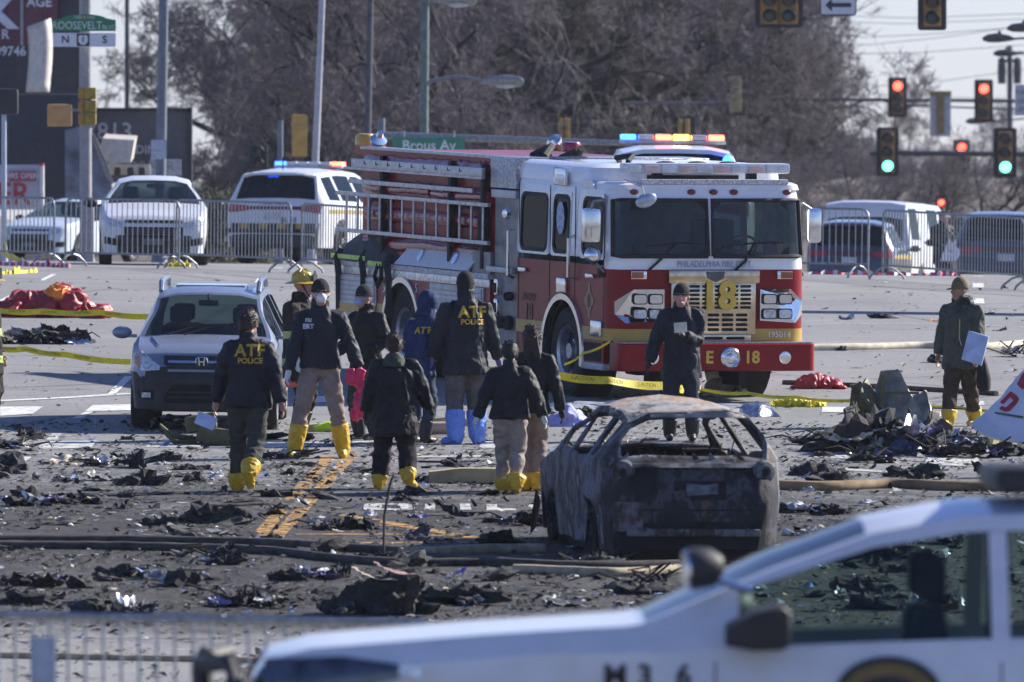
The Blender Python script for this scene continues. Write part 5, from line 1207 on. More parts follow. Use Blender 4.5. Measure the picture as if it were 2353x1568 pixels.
    def cap_(name_, m, rz0, s_=1.0, top=.0, back=0.0):
        c = MB(); nu, nv = 20, 9; vs_ = []
        for i in range(nv + 1):
            th = (math.pi * .5 + rz0) * i / nv
            for q in range(nu):
                a = 2*math.pi*q/nu; rr = math.sin(th)
                vs_.append(HL(.092 * s_ * rr * math.cos(a), -.005 - back + .108 * s_ * rr * math.sin(a), .045 + (.098 + top) * s_ * math.cos(th) - (.075 * (i / nv)**2 * max(0, -math.sin(a)) if name_ == 'hair' else 0)))
        c.add(vs_, [(i*nu+q, (i+1)*nu+q, (i+1)*nu+(q+1) % nu, i*nu+(q+1) % nu) for i in range(nv) for q in range(nu)])
        o = c.build(name_, m, root, 60); o.modifiers.new('t', 'SOLIDIFY').thickness = .008; return o
    if hat == 'beanie':
        cap_('knitted_hat', hat_mat, .12, 1.0, .02)
        br = MB(); br.tube([HL(.086*math.cos(2*math.pi*q/16), -.005 + .101*math.sin(2*math.pi*q/16), .035) for q in range(17)], .013 * k, 6); br.build('hat_cuff', hat_mat, root)
    if hat == 'cap':
        cap_('cap', hat_mat, .15, 1.02, .03)
        pk = MB(); pk.prism([(-.075, .06), (-.06, .15), (0, .175), (.06, .15), (.075, .06)], lambda a, c, t: HL(a, c, .035 - (c - .06) * .18 + t), 0, .01); pk.build('cap_peak', hat_mat, root)
    if hat == 'peaked':
        c = MB(); c.lathe([(.095, .03), (.10, .06), (.135, .10), (.13, .115), (.001, .12)], HL(0, 0, 0), (0, 0, 1), 20); c.build('peaked_cap', hat_mat, root)
        pk = MB(); pk.prism([(-.08, .07), (-.06, .14), (0, .16), (.06, .14), (.08, .07)], lambda a, c_, t: HL(a, c_, .03 - (c_ - .07) * .5 + t), 0, .008); pk.build('cap_peak', mat('pale peak', (.35, .34, .32), .4), root)
        bd = MB(); bd.ell(HL(0, .115, .075), .02, .01, .025); bd.build('cap_badge', GILT, root)
    if hat == 'helmet':
        c = MB(); c.lathe([(.20, .0), (.165, .02), (.125, .03), (.118, .08), (.095, .125), (.05, .15), (.001, .155)], HL(0, -.01, .03), (0, 0, 1), 24); o = c.build('helmet', hat_mat, root, 30)
        for q in range(6):
            a = math.pi*q/6; rg = MB(); rg.tube([HL(.12*math.cos(a)*s_, -.01 + .12*math.sin(a)*s_, .10 + .09*math.cos(s_*1.45)) for s_ in (-.95, -.6, -.3, 0, .3, .6, .95)], .007, 5); rg.build('helmet_rib', hat_mat, o)
        fs_ = MB(); fs_.prism([(-.04, .0), (.04, .0), (.055, .06), (0, .12), (-.055, .06)], lambda a, c_, t: HL(a, .125 + t, .05 + c_), 0, .01); fs_.build('helmet_shield', B_BLK, o)
        st_ = MB(); st_.tube([HL(-.085, .02, .03), HL(-.07, .07, -.07), HL(0, .075, -.105), HL(.07, .07, -.07), HL(.085, .02, .03)], .008, 5); st_.build('chin_strap', B_BLK, o)
    if hat == 'hood':
        h = MB(); h.ell(HL(0, -.025, .035), .125 * k, .135 * k, .15 * k, 18, 12, rot); h.tube([HL(0, -.03, -.05), S(0, -.03, 1.50)], [.11 * k, .13 * k], 14)
        hm = remeshed(h, .014, 4); wrinkle(hm, .008, 11, seed + 9); link_mesh('hood', hm, hat_mat, root)
    if hair:
        def strands(n, length, spread, z0=.06):
            for q in range(n):
                a = random.uniform(-math.pi, 0) if q % 4 else random.uniform(-math.pi, math.pi)
                el_ = random.uniform(-.9, 1.3); rr = math.cos(el_)
                p0 = HL(.088 * rr * math.cos(a), -.008 + .102 * rr * math.sin(a), .045 + .105 * math.sin(el_))
                out = (p0 - hc).normalized()
                yield p0, out
        cap_('hair', hair_mat, .45 if hair != 'short' else .30, 1.03, .01, .012)
        hm = MB()
        for p0, out in strands(150 if hair != 'short' else 90, .1, .02):
            L_ = random.uniform(.02, .05) * k; p1 = p0 + out * L_ * .5 + up * random.uniform(-.01, .012); p2 = p1 + out * L_ * .4 - up * L_ * .5 + hr * random.uniform(-.01, .01)
            hm.tube([p0, p1, p2], [.006, .005, .002], 4)
        if hair in ('bun', 'long', 'pony'):
            n_ = 60
            for q in range(n_):
                x = random.uniform(-.06, .06)
                if hair == 'bun': 
                    a = random.uniform(0, 6.28); p0 = HL(.03*math.cos(a), -.10, .05 + .04*math.sin(a)); p1 = HL(.055*math.cos(a), -.14, .045 + .055*math.sin(a)); p2 = HL(.05*math.cos(a+1), -.15, .05 + .05*math.sin(a + 1)); p3 = HL(.02*math.cos(a+2), -.16, .05 + .02*math.sin(a+2))
                else:
                    ln = random.uniform(.22, .30) if hair == 'long' else random.uniform(.14, .2)
                    p0 = HL(x, -.095, .03); p1 = HL(x * 1.2, -.125, -.06); p2 = HL(x * 1.3 + .02, -.13, -.06 - ln*.5); p3 = HL(x*.9 + random.uniform(0, .05), -.12, -.06 - ln)
                hm.tube([p0, p1, p2, p3], [.011, .013, .011, .003], 5)
        hm.build('hair_strands', hair_mat, root)['kind'] = 'stuff'
    if mask:
        c = MB(); c.ell(HL(0, .088, -.03), .052 * k, .045 * k, .052 * k, 16, 10, rot); c.build('face_mask', mask, root, 60)
        for sg in (-1, 1):
            st_ = MB(); st_.tube([HL(sg*.05, .09, -.02), HL(sg*.085, .02, .01), HL(sg*.09, -.03, .03)], .004, 4); st_.build('mask_strap', mask, root)
    return ext
def print_on(ext, name, st, size, m, a, z, front=False, bold=.002, spacing=1.0):
    """lettering printed on the jacket, following its folds"""
    k = ext['k']; n = ext['fw'] if front else -ext['fw']; x = -ext['rt'] if front else ext['rt']
    o = text(name, st, size, m, ext['root'], Matrix.Identity(4), bold=bold, depth=0, spacing=spacing); me = o.data
    bm = bmesh.new(); bm.from_mesh(me); bmesh.ops.triangulate(bm, faces=bm.faces[:]); bmesh.ops.subdivide_edges(bm, edges=[e for e in bm.edges if e.calc_length() > .03], cuts=1); bmesh.ops.triangulate(bm, faces=bm.faces[:])
    c0 = ext['W'](a, 0, 0) if not front else ext['W'](a, 0, 0)
    for v in bm.verts:
        p = c0 + x * v.co.x + Vector((0, 0, z + v.co.y)) + n * 1.0
        loc, nr, i_, d_ = ext['bvh'].ray_cast(p, -n)
        v.co = (loc + n * .010) if loc is not None else p - n * .8
    bm.to_mesh(me); bm.free(); o.matrix_basis = Matrix.Identity(4)
    return o
def gp(vx, vy): p = G(vx, vy); return p
def mm(dv, p): return dv / sv(p.y)      # layout width -> metres at that distance

# back-turned agent walking, left
p = gp(570, 1131)
e = person('man walking away in a dark jacket with yellow agency lettering, beside the silver crossover', p, 1.80, 4, [(-.12, .16, 0), (.05, -.34, .13)], [(-.34, .12, .86), (.36, -.05, .80)], C_NAVY, T_OLIVE, B_YEL, hem=.84, boot_top=.10, bulk=1.17, skin=SKIN, hair='short', hair_mat=H_BROWN, collar=.05, seed=1, head=28, boot_bulk=1.15)
print_on(e, 'jacket_lettering', 'ATF', .165, ATFY, .03, 1.405, bold=.005, spacing=1.05); print_on(e, 'jacket_lettering', 'POLICE', .076, ATFY, .035, 1.305, bold=.0025)
# masked agent facing us with a pink bag
p = gp(736, 1052)
e = person('man in dark jacket and khaki trousers facing us, white face mask, holding a pink bag', p, 1.86, 182, [(-.24, .0, 0), (.27, .06, 0)], [(-.43, .08, .905), (.33, .10, .91)], C_NAVY2, T_KHAKI, B_YEL, hem=.945, boot_top=.27, bulk=1.06, gloves=GLV_W, hat='beanie', collar=.08, mask=mat('white respirator', (.72, .74, .78), .6), seed=2, toes=(0, 14), head=172, boot_bulk=1.05)
print_on(e, 'jacket_lettering', 'FBI', .055, WLET, .12, 1.45, True); print_on(e, 'jacket_lettering', 'ERT', .07, WLET, .12, 1.385, True, bold=.003)
bag_at = p + e['hcs'][0]
# firefighter in a yellow helmet
p = gp(690, 1010)
LIME = mat('lime silver trim', (.42, .50, .14), .5)
e = person('firefighter in yellow helmet and dark banded coat standing behind the masked man', p, 1.80, 118, [(-.08, -.03, 0), (.12, .05, 0)], [(-.22, .12, .95), (.25, .10, .85)], C_TURN, C_TURN, B_BLK, hem=.68, boot_top=.25, bulk=1.22, hat='helmet', hat_mat=mat('yellow helmet shell', (.48, .34, .04), .35, var=.3, scale=8), skin=SKIN2, seed=3, bands=([(1.10, 1.18), (.80, .88)], LIME), head=112, gloves=GLV_W)
st = MB(); st.box(-.10, .06, -.012, .012, -.03, .03, .006); st.build('orange_band', mat('orange red strap', (.75, .12, .04), .5), e['root'], matrix=T3(-.08, -.20, .60))
# masked colleague with note sheet
p = gp(842, 1012)
e = person('person in charcoal knitted hat and blue face mask, half hidden behind the pink bag', p, 1.67, 222, [(-.10, 0, 0), (.10, .03, 0)], [(-.22, .20, .98), (.20, .25, .95)], C_BLACK, T_OLIVE, B_BLK, hem=.72, bulk=1.12, hat='beanie', hat_mat=KNIT_G, mask=mat('pale blue mask', (.30, .45, .72), .6), seed=4, head=232, gloves=GLV_B)
# woman in long black coat
p = gp(906, 1124)
e = person('woman in a long black coat walking away from us, brown hair tied up', p, 1.55, 0, [(-.15, .08, 0), (.14, -.16, .06)], [(-.31, .05, .66), (.40, .14, .70)], C_BLACK, T_BLACK, B_YEL, hem=.54, boot_top=.075, bulk=1.42, hair='bun', hair_mat=H_BROWN, collar=.05, seed=5, toes=(-8, 32), gloves=GLV_B, boot_bulk=1.15)
cl = MB(); cl.tube([e['S'](0, -.04, 1.42), e['S'](0, -.035, 1.50), e['S'](0, -.02, 1.56)], [.13, .105, .085], 14); cm_ = remeshed(cl, .013, 3); wrinkle(cm_, .012, 12, 3); link_mesh('hood_collar', cm_, cloth('grey green fleece', (.075, .085, .07)), e['root'])
# blue hooded investigator
p = gp(962, 1018)
e = person('person in a blue hooded top bent slightly towards the fire engine', p, 1.62, 42, [(-.08, 0, 0), (.10, .02, 0)], [(-.15, .28, .95), (.20, .28, .93)], C_BLUE, T_JEAN, B_BLK, hem=.72, bulk=1.12, hat='hood', hat_mat=C_BLUE, lean=.10, seed=6)
print_on(e, 'jacket_lettering', 'ATF', .10, ATFY, .10, 1.22, bold=.003)
# tall agent with lettering and blue overboots
p = gp(1070, 1021)
e = person('tall man with yellow agency lettering on his back and pale blue overboots', p, 1.85, -6, [(-.11, 0, 0), (.13, .06, 0)], [(-.36, .08, .92), (.37, .12, .90)], C_NAVY, T_GREY, B_BLUE, hem=.76, boot_top=.27, bulk=1.22, hat='beanie', collar=.10, seed=7, gloves=GLV_P, toes=(-42, 20), boot_bulk=1.22, head=-4)
print_on(e, 'jacket_lettering', 'ATF', .17, ATFY, .06, 1.43, bold=.006, spacing=1.05); print_on(e, 'jacket_lettering', 'POLICE', .080, ATFY, .06, 1.325, bold=.0025)
nk = MB(); nk.tube([e['HL'](0, -.05, -.06), e['HL'](0, -.03, .02)], [.085, .098], 14); nk.build('hat_neck_flap', KNIT, e['root'])
# woman with long brown hair, rear
p = gp(1222, 1128)
e = person('woman with long brown hair in a black coat, walking away nearest the front wheel', p, 1.64, 6, [(-.05, .04, 0), (.06, -.02, 0)], [(-.20, .12, .82), (.30, .04, .76)], C_BLACK, T_KHAKI, B_YEL, hem=.78, boot_top=.10, bulk=1.02, hair='long', hair_mat=H_BROWN, seed=8, gloves=GLV_B, boot_bulk=1.15)
rb = MB(); rb.box(-.07, .05, -.004, .004, -.010, .010); rb.build('reflective_strip', WLET, e['root'], matrix=T3(.06, -.17, 1.0))
# shorter woman in tan trousers and large overboots, in front
p = gp(1172, 1133)
e = person('short woman in black jacket, tan trousers and bulky yellow overboots walking away', p, 1.50, 2, [(-.06, .10, 0), (.06, -.14, .03)], [(-.36, -.04, .68), (.36, -.08, .70)], C_BLACK, T_TAN, B_YEL, hem=.74, boot_top=.085, bulk=1.24, hair='short', seed=9, gloves=GLV_W, boot_bulk=1.45, collar=.05)
# chief with note pad
p = gp(1566, 1013)
e = person('man in navy coat and black knitted hat facing us, notes held at chest', p, 1.73, 180, [(-.12, .04, 0), (.13, -.04, 0)], [(-.03, .24, 1.16), (.40, .06, .74)], C_NAVY2, T_NAVY, B_BLK, hem=.70, bulk=1.13, hat='beanie', seed=10, skin=SKIN2, gloves=GLV_B, head=186, headdrop=.03)
pad = MB(); pad.box(-.07, .07, -.006, .006, -.055, .055, .003); pad.build('note_pad', mat('cream paper', (.62, .60, .50), .8), e['root'], matrix=T3(*(e['hcs'][0] + Vector((-.02, -.075, .07)))) @ Matrix.Rotation(R(-4), 4, 'Y'))
rd = MB(); rd.box(-.02, .02, -.02, .02, -.05, .05, .008); rd.build('radio_microphone', mat('dark red plastic', (.10, .02, .02), .4), e['root'], matrix=T3(*(e['W'](.06, .19, 1.22))))
# man in olive jacket with folder
p = gp(2210, 981)
e = person('man in olive jacket and tan cap walking past the wreckage at right with a folder', p, 1.66, 206, [(-.04, -.24, .04), (.06, .26, .0)], [(-.24, .12, .80), (.30, -.02, .80)], C_OLIVE, T_BROWN, B_YEL, hem=.66, boot_top=.11, bulk=1.24, hat='cap', hat_mat=mat('tan cap cloth', (.17, .125, .06), .85, var=.3), skin=mat('skin tanned', (.36, .19, .125), .5, var=.12), seed=11, head=238, boot_bulk=1.15)
fo = MB(); fo.box(-.012, .012, -.13, .13, -.17, .17, .004); fo.build('folder', mat('pale blue folder', (.40, .50, .72), .5), e['root'], matrix=T3(*(e['hcs'][0] + Vector((-.02, -.05, .12)))) @ Matrix.Rotation(R(62), 4, 'Z') @ Matrix.Rotation(R(16), 4, 'X'))
bg2 = MB(); bg2.tube([(0, 0, .02), (.01, 0, -.1), (.02, .0, -.25), (.02, 0, -.36), (.01, 0, -.40)], [.03, .06, .085, .08, .03], 12); bg2.build('shoulder_bag', C_BLACK, e['root'], matrix=T3(*(e['hcs'][0] + Vector((.06, .05, .02)))))
zp = MB(); zp.tube([e['W'](-.06, .195, 1.22), e['W'](-.06, .205, 1.0), e['W'](-.085, .20, .92)], .006, 5); zp.build('zip', mat('brass zip', (.5, .45, .3), .4, .6), e['root'])
nkc = MB(); nkc.tube([e['S'](0, -.03, 1.45), e['S'](0, -.03, 1.53), e['S'](0, -.02, 1.60)], [.14, .125, .11], 14); nm_ = remeshed(nkc, .013, 3); wrinkle(nm_, .014, 12, 5); link_mesh('hood_collar', nm_, C_BLACK, e['root'])
# officer behind the far barrier
p = ground_at(2166, 221)
e = person('officer in peaked cap holding white sheets behind the right hand barrier', p, 1.78, 150, [(-.10, 0, 0), (.10, .02, 0)], [(-.05, .28, 1.02), (.12, .28, 1.02)], C_BLACK, T_BLACK, B_BLK, hem=.75, bulk=1.05, hat='peaked', hat_mat=C_BLACK, seed=12)
pp = MB(); pp.add([(-.19, 0, -.22), (.14, 0, -.22), (.21, 0, -.02), (-.02, 0, .22)], [(0, 1, 2, 3)]); pp.build('paper_sheets', mat('white paper', (.72, .76, .84), .7), e['root'], 0, matrix=T3(*(e['hcs'][0] + Vector((-.06, -.10, .02)))))
# firefighter cut by the left edge
p = gp(-34, 1004)
person('banded coat sleeve of a firefighter cut off by the left edge', p, 1.80, 100, [(-.1, 0, 0), (.1, .03, 0)], [(-.26, .1, .9), (.26, .1, .9)], C_TURN, C_TURN, B_BLK, hem=.68, bulk=1.25, hat='helmet', hat_mat=mat('yellow helmet shell', (.48, .34, .04), .35), seed=13, bands=([(1.10, 1.18), (.80, .88)], LIME))
# ------------------------------------------------------------------ background: bank, trees, poles, signals, signs, barriers
def bank():
    ds = [262, 280, 300, 320, 345, 375, 410, 460, 540, 700]; zs = [4.5, 4.6, 5.3, 6.3, 7.2, 8.0, 8.6, 9.0, 9.2, 9.0]
    xs = list(np.linspace(-420, -75, 24)) + list(np.linspace(-60, 90, 46)) + list(np.linspace(110, 400, 14)); mb = MB(); vs_ = []
    for d, z in zip(ds, zs):
        for x in xs:
            e = max(0, min(1, (x + 18) / 10)) * .75 + .25 + max(0, min(1, (-x - 26) / 14)) * 1.6 + max(0, min(1, (x - 40) / 30)) * .8  # unseen rise at left added so the cab side windows reflect something dark
            vs_.append((x, d, 4.5 + (z - 4.5) * e * (.85 + .3 * noise.noise(Vector((x*.09, d*.03, 0)))) + .25 * noise.noise(Vector((x*.5, d*.2, 4)))))
    n = len(xs); mb.add(vs_, [(i*n+j, i*n+j+1, (i+1)*n+j+1, (i+1)*n+j) for i in range(len(ds)-1) for j in range(n-1)])
    return struct(mb.build('hillside', mat('winter leaf litter', (.13, .105, .088), .95, var=.5, scale=.9, bump=1, bscale=3, dirt=(.06, .05, .05)), smooth=60))
bank()
BARK = mat('bare bark', (.022, .021, .024), .9, var=.4, scale=1.5); TWIG = mat('bare twigs', (.130, .110, .118), .9, var=.45, scale=.35, dirt=(.080, .070, .080))
def seg_mesh(name, P0, P1, R0, R1, n, m):
    P0, P1 = np.array(P0), np.array(P1); R0, R1 = np.array(R0), np.array(R1); N = len(P0)
    t = P1 - P0; t /= np.maximum(np.linalg.norm(t, axis=1, keepdims=True), 1e-9)
    a = np.where(np.abs(t[:, 2:3]) < .9, np.array([[0, 0, 1.]]), np.array([[1., 0, 0]])); u = np.cross(t, a); u /= np.linalg.norm(u, axis=1, keepdims=True); v = np.cross(t, u)
    V = np.empty((N, 2, n, 3))
    for k in range(n):
        c, s_ = math.cos(2*math.pi*k/n), math.sin(2*math.pi*k/n); d = u*c + v*s_
        V[:, 0, k] = P0 + d * R0[:, None]; V[:, 1, k] = P1 + d * R1[:, None]
    base = np.arange(N)[:, None] * 2 * n; k = np.arange(n); k2 = (k + 1) % n
    Fq = np.stack([base + k, base + k2, base + n + k2, base + n + k], axis=2).reshape(-1, 4)
    me = bpy.data.meshes.new(name); me.vertices.add(N*2*n); me.vertices.foreach_set('co', V.ravel())
    me.loops.add(Fq.size); me.loops.foreach_set('vertex_index', Fq.ravel().astype(np.int32)); me.polygons.add(len(Fq))
    me.polygons.foreach_set('loop_start', np.arange(0, Fq.size, 4, dtype=np.int32)); me.update(calc_edges=True); me.materials.append(m); me.shade_smooth()
    return me
def gen_tree(seed, H, limbs, spread, clear, kids=(7, 7, 7, 7), fine=.010):
    rg = random.Random(seed); S0 = []
    def grow(p, d, L_, r, lev):
        n = (6, 6, 5, 4, 3, 2)[lev]; pts = [p]; dd = Vector(d)
        for i in range(n):
            wob = (.10, .22, .28, .32, .35, .35)[lev]
            dd = (dd + Vector((rg.gauss(0, wob), rg.gauss(0, wob), rg.gauss(0, wob) + (.03 if lev else .0)))).normalized(); q = pts[-1] + dd * (L_ / n)
            ra = r * (1 - .75 * i / n); rb = r * (1 - .75 * (i + 1) / n); S0.append((pts[-1][:], q[:], max(ra, fine*.6), max(rb, fine*.5), lev)); pts.append(q)
        if lev >= 5: return
        if lev == 0:
            for k in range(limbs):
                az = 2*math.pi*(k + rg.random()*.6)/limbs; el = rg.uniform(.15, 1.0); i = rg.randint(2, n) if k else n
                grow(pts[i], Vector((math.cos(az)*math.cos(el), math.sin(az)*math.cos(el), math.sin(el))), spread * rg.uniform(.75, 1.1), r * rg.uniform(.42, .62), 1)
            return
        for k in range(kids[lev-1] if lev - 1 < len(kids) else 4):
            t = rg.uniform(.25, 1.0); i = min(n - 1, int(t * n)); b = pts[i].lerp(pts[i+1], t*n - i) if i < n else pts[-1]
            ax = Vector((rg.gauss(0, 1), rg.gauss(0, 1), rg.gauss(.25, 1))).normalized(); nd = (dd * .75 + ax * .9).normalized()
            grow(b, nd, L_ * rg.uniform(.38, .58), max(fine, r * (1 - .7*t) * .55), lev + 1)
    grow(Vector((0, 0, -.4)), Vector((0, 0, 1)), clear + .4, H * .024, 0)
    big = [s for s in S0 if s[4] <= 2]; sm = [s for s in S0 if s[4] > 2]
    f = lambda L_, n, nm, m: seg_mesh(nm, [s[0] for s in L_], [s[1] for s in L_], [s[2] for s in L_], [s[3] for s in L_], n, m)
    return f(big, 7, 'trunk', BARK), f(sm, 3, 'crown', TWIG)
TREES = [gen_tree(11, 16, 8, 8.5, 5.2, (8, 7, 7, 6), .013), gen_tree(5, 14, 8, 5.2, 5.0, (8, 7, 7, 6), .013), gen_tree(23, 13, 9, 4.6, 3.6, (8, 7, 7, 6), .013)]
def tree(kind, vx, d, zbase, scale, rot, label, lean=0.0, name='bare_tree'):
    x = (vx - CX) / F * d
    r = thing(name, label, 'tree', T3(x, d, zbase) @ Matrix.Rotation(rot, 4, 'Z') @ Matrix.Rotation(lean, 4, 'X') @ Matrix.Scale(scale, 4), 'bare winter trees behind the junction')
    for nm, me in zip(('trunk', 'crown'), TREES[kind]):
        o = bpy.data.objects.new(nm, me); col.objects.link(o); o.parent = r
tree(0, 915, 300, 5.0, .84, 1.0, 'largest bare tree with wide dark limbs behind the fire engine')
random.seed(3)
TL_ = [(1, 690, 352, 6, .95, 'bare tree just right of the pale lamp pole, nearest'), (2, 640, 380, 6.2, .90, 'bare tree behind the orange signal'), (1, 770, 400, 7, 1.0, 'bare tree behind the pale lamp pole'), (2, 800, 360, 6.5, 1.0, 'bare tree just left of the dark lamp pole'),
       (1, 1010, 372, 7, 1.15, 'bare tree just right of the green pole'), (2, 1110, 345, 6.8, 1.1, 'bare tree behind the green street sign'), (1, 1225, 390, 7.5, 1.2, 'bare tree above the fire engine roof beacon'), (2, 1330, 352, 7, 1.12, 'bare tree above the rear of the cab'),
       (1, 1440, 372, 7.4, 1.2, 'bare tree left of the lit roof bar'), (2, 1560, 385, 7.5, 1.2, 'bare tree above the lit roof bar'), (1, 1660, 402, 7.6, 1.12, 'bare tree behind the dark backed signal'), (2, 1735, 430, 7.8, 1.12, 'rightmost tall bare tree by the open sky'),
       (0, 1290, 440, 8, .95, 'wide bare tree farther back above the cab'), (0, 840, 470, 7, .85, 'wide bare tree farther back at left'), (0, 1600, 480, 8, .9, 'wide bare tree farther back at right'), (2, 1500, 440, 8, 1.2, 'bare tree deep in the wood right of centre'), (1, 1150, 450, 8, 1.3, 'bare tree deep in the wood at centre'), (2, 900, 460, 8, 1.3, 'bare tree deep in the wood left of centre'),
       (2, 440, 390, 5.0, .40, 'low bare tree between the house number sign and the lamp pole'), (1, 270, 400, 4.8, .30, 'low bare tree behind the house number sign'),
       (2, 1830, 520, 7.5, .86, 'bare tree right of the tall wood, lower'), (1, 1900, 560, 7.2, .62, 'low bare tree under the open sky left of the red signal'), (2, 1990, 600, 6.5, .62, 'low bare tree behind the left green signal'), (1, 2080, 620, 6.5, .66, 'low bare tree behind the hooded white signal'), (2, 2180, 640, 6, .62, 'low bare tree behind the small red signal'), (1, 2290, 620, 6, .70, 'low bare tree at the right edge'), (2, 1760, 560, 7.5, .95, 'bare tree behind the wood at its right end'),
       (0, 1820, 330, 4.6, .34, 'small bare tree above the white van'), (0, 1960, 345, 4.8, .36, 'small bare tree below the left green signal'), (0, 2100, 335, 4.6, .34, 'small bare tree behind the officer'), (0, 2260, 340, 4.6, .38, 'small bare tree below the right green signal'), (2, 520, 300, 5.0, .42, 'small bare tree beside the dark signal head')]
for i, (kd, vx, d, zb, sc, lb) in enumerate(TL_): tree(kd, vx, d, zb, sc, random.uniform(0, 6.28), lb)
# evergreen scrub near the sign
def bush(vx, d, w_, h, label, m, n=5200, seed=1):
    rg = random.Random(seed); base = ground_at(vx, d); r = thing('shrub', label, 'shrub', T3(*base)); mb = MB(); vs_ = []; fs_ = []
    st = MB()
    for k in range(14):
        a = rg.uniform(0, 6.28); q = rg.uniform(.2, .9); st.tube([(0, 0, 0), (math.cos(a)*w_*.3*q, math.sin(a)*w_*.3*q, h*.5), (math.cos(a)*w_*.5*q, math.sin(a)*w_*.5*q, h*.9)], [.03, .02, .008], 4)
    st.build('stems', BARK, r)
    for k in range(n):
        a = rg.uniform(0, 6.28); el = rg.uniform(0, 1); rr = (rg.random()**.45) * (.85 + .3 * noise.noise(Vector((math.cos(a)*2, math.sin(a)*2, el*3 + seed))))
        p = Vector((math.cos(a)*rr*w_*.5*(1 - .35*el), math.sin(a)*rr*w_*.5*(1-.35*el), el*h*(.8 + .3*noise.noise(Vector((a, seed, 1))))))
        t = Vector((rg.gauss(0, 1), rg.gauss(0, 1), rg.gauss(0, 1))).normalized() * .07; u = t.orthogonal().normalized() * .035; o = len(vs_)
        vs_ += [p, p + t*.5 + u, p + t, p + t*.5 - u]; fs_.append((o, o+1, o+2, o+3))
    mb.add(vs_, fs_); mb.build('foliage', m, r, 0)['kind'] = 'stuff'
SCRUB = mat('dry green scrub', (.085, .085, .050), .9, var=.5, scale=2)
bush(505, 268, 1.7, 2.3, 'dry green shrub between the house number sign and the dark signal', SCRUB, seed=2); bush(575, 285, 1.5, 1.6, 'low dry shrub above the patrol car roof', SCRUB, 3000, seed=5)
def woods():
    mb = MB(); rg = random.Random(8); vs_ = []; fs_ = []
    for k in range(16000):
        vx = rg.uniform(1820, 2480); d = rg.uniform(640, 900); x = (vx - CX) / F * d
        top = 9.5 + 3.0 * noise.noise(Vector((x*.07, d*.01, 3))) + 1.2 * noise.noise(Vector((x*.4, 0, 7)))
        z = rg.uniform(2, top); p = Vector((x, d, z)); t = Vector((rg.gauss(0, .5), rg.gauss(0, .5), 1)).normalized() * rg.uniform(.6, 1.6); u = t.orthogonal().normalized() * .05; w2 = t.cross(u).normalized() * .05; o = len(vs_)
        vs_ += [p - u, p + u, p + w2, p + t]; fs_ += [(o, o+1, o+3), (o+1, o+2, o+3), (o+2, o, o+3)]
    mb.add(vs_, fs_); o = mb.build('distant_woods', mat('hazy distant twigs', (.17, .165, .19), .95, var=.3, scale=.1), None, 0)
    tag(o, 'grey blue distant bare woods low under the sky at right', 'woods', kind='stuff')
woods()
# ---- poles and street lamps
POLE_L = mat('pale painted pole', (.42, .42, .46), .5, .3, var=.15); POLE_D = mat('dark weathered pole', (.075, .08, .095), .6, .2, var=.2); POLE_G = mat('green grey pole', (.13, .17, .16), .6, .2, var=.25)
def pole(label, x0, x1, ytop, d, r0, r1, m, name='lamp_post', cat='pole', zbot=None, arm=None):
    g = ground_at(x0, d); zb = g.z if zbot is None else zbot; t = at(x1, ytop, d); r = thing(name, label, cat, T3(g.x, g.y, zb))
    hh = t.z - zb; b = MB(); b.tube([(0, 0, 0), (0, 0, .3), ((t.x-g.x)*.5, 0, hh*.5), (t.x-g.x, 0, hh)], [r0*1.5, r0, (r0+r1)/2, r1], 12); b.build('shaft', m, r)
    return r, Vector((g.x, g.y, zb))
def cobra(r, org, p_arm, p_head, m, left=False):
    a, h = at(*p_arm) - org, at(*p_head) - org; b = MB(); b.tube([a, a.lerp(h, .5) + Vector((0, 0, .12)), h], .04, 8); b.build('lamp_arm', m, r)
    s_ = -1 if left else 1; l = MB(); l.tube([h - Vector((s_*.12, 0, 0)), h + Vector((s_*.1, 0, .02)), h + Vector((s_*.45, 0, .02)), h + Vector((s_*.75, 0, -.01)), h + Vector((s_*.82, 0, -.03))], [(.05, .05), (.08, .10), (.10, .16), (.07, .14), (.02, .05)], 12); lo = l.build('lamp_head', STEEL, r)
    g = MB(); g.ell(h + Vector((s_*.42, 0, -.09)), .22, .10, .06); g.build('lamp_lens', mat('lamp glass pale', (.5, .5, .48), .3), lo)
GREYP = mat('blue grey steel pole', (.15, .17, .21), .5, .4, var=.15)
r_, o_ = pole('thick grey lamp pole with paper notices in front of the house number sign', 366, 377, -40, 226, .115, .095, GREYP)
for z0, z1, c in ((322, 346, (.40, .46, .58)), (347, 366, (.42, .47, .55))):
    a, b_ = at(347, z0, 226) - o_, at(383, z1, 226) - o_
    nb = MB(); nb.box(a.x, b_.x, -.14, -.125, b_.z, a.z); nb.build('notice', mat('notice %d' % z0, c, .7, var=.3, scale=30), r_)
pole('pale slim lamp pole leaning slightly, left of the engine', 715, 742, -40, 236, .085, .065, POLE_L)
pole('dark slim pole rising behind the rear of the engine', 838, 852, -40, 262, .085, .075, POLE_D)
r_, o_ = pole('green grey pole with two street lamp arms behind the street sign', 972, 977, -40, 250, .105, .095, POLE_G)
cobra(r_, o_, (980, 188, 250), (1118, 188, 250), GREYP); cobra(r_, o_, (980, -6, 250), (1010, 2, 250), GREYP)
pole('short grey post with box between the dark and orange signals', 644, 644, 277, 232, .07, .06, GREYP, name='post')
pole('dark pole top in the gap between the signs, far left', 291, 292, -20, 300, .06, .06, POLE_D)
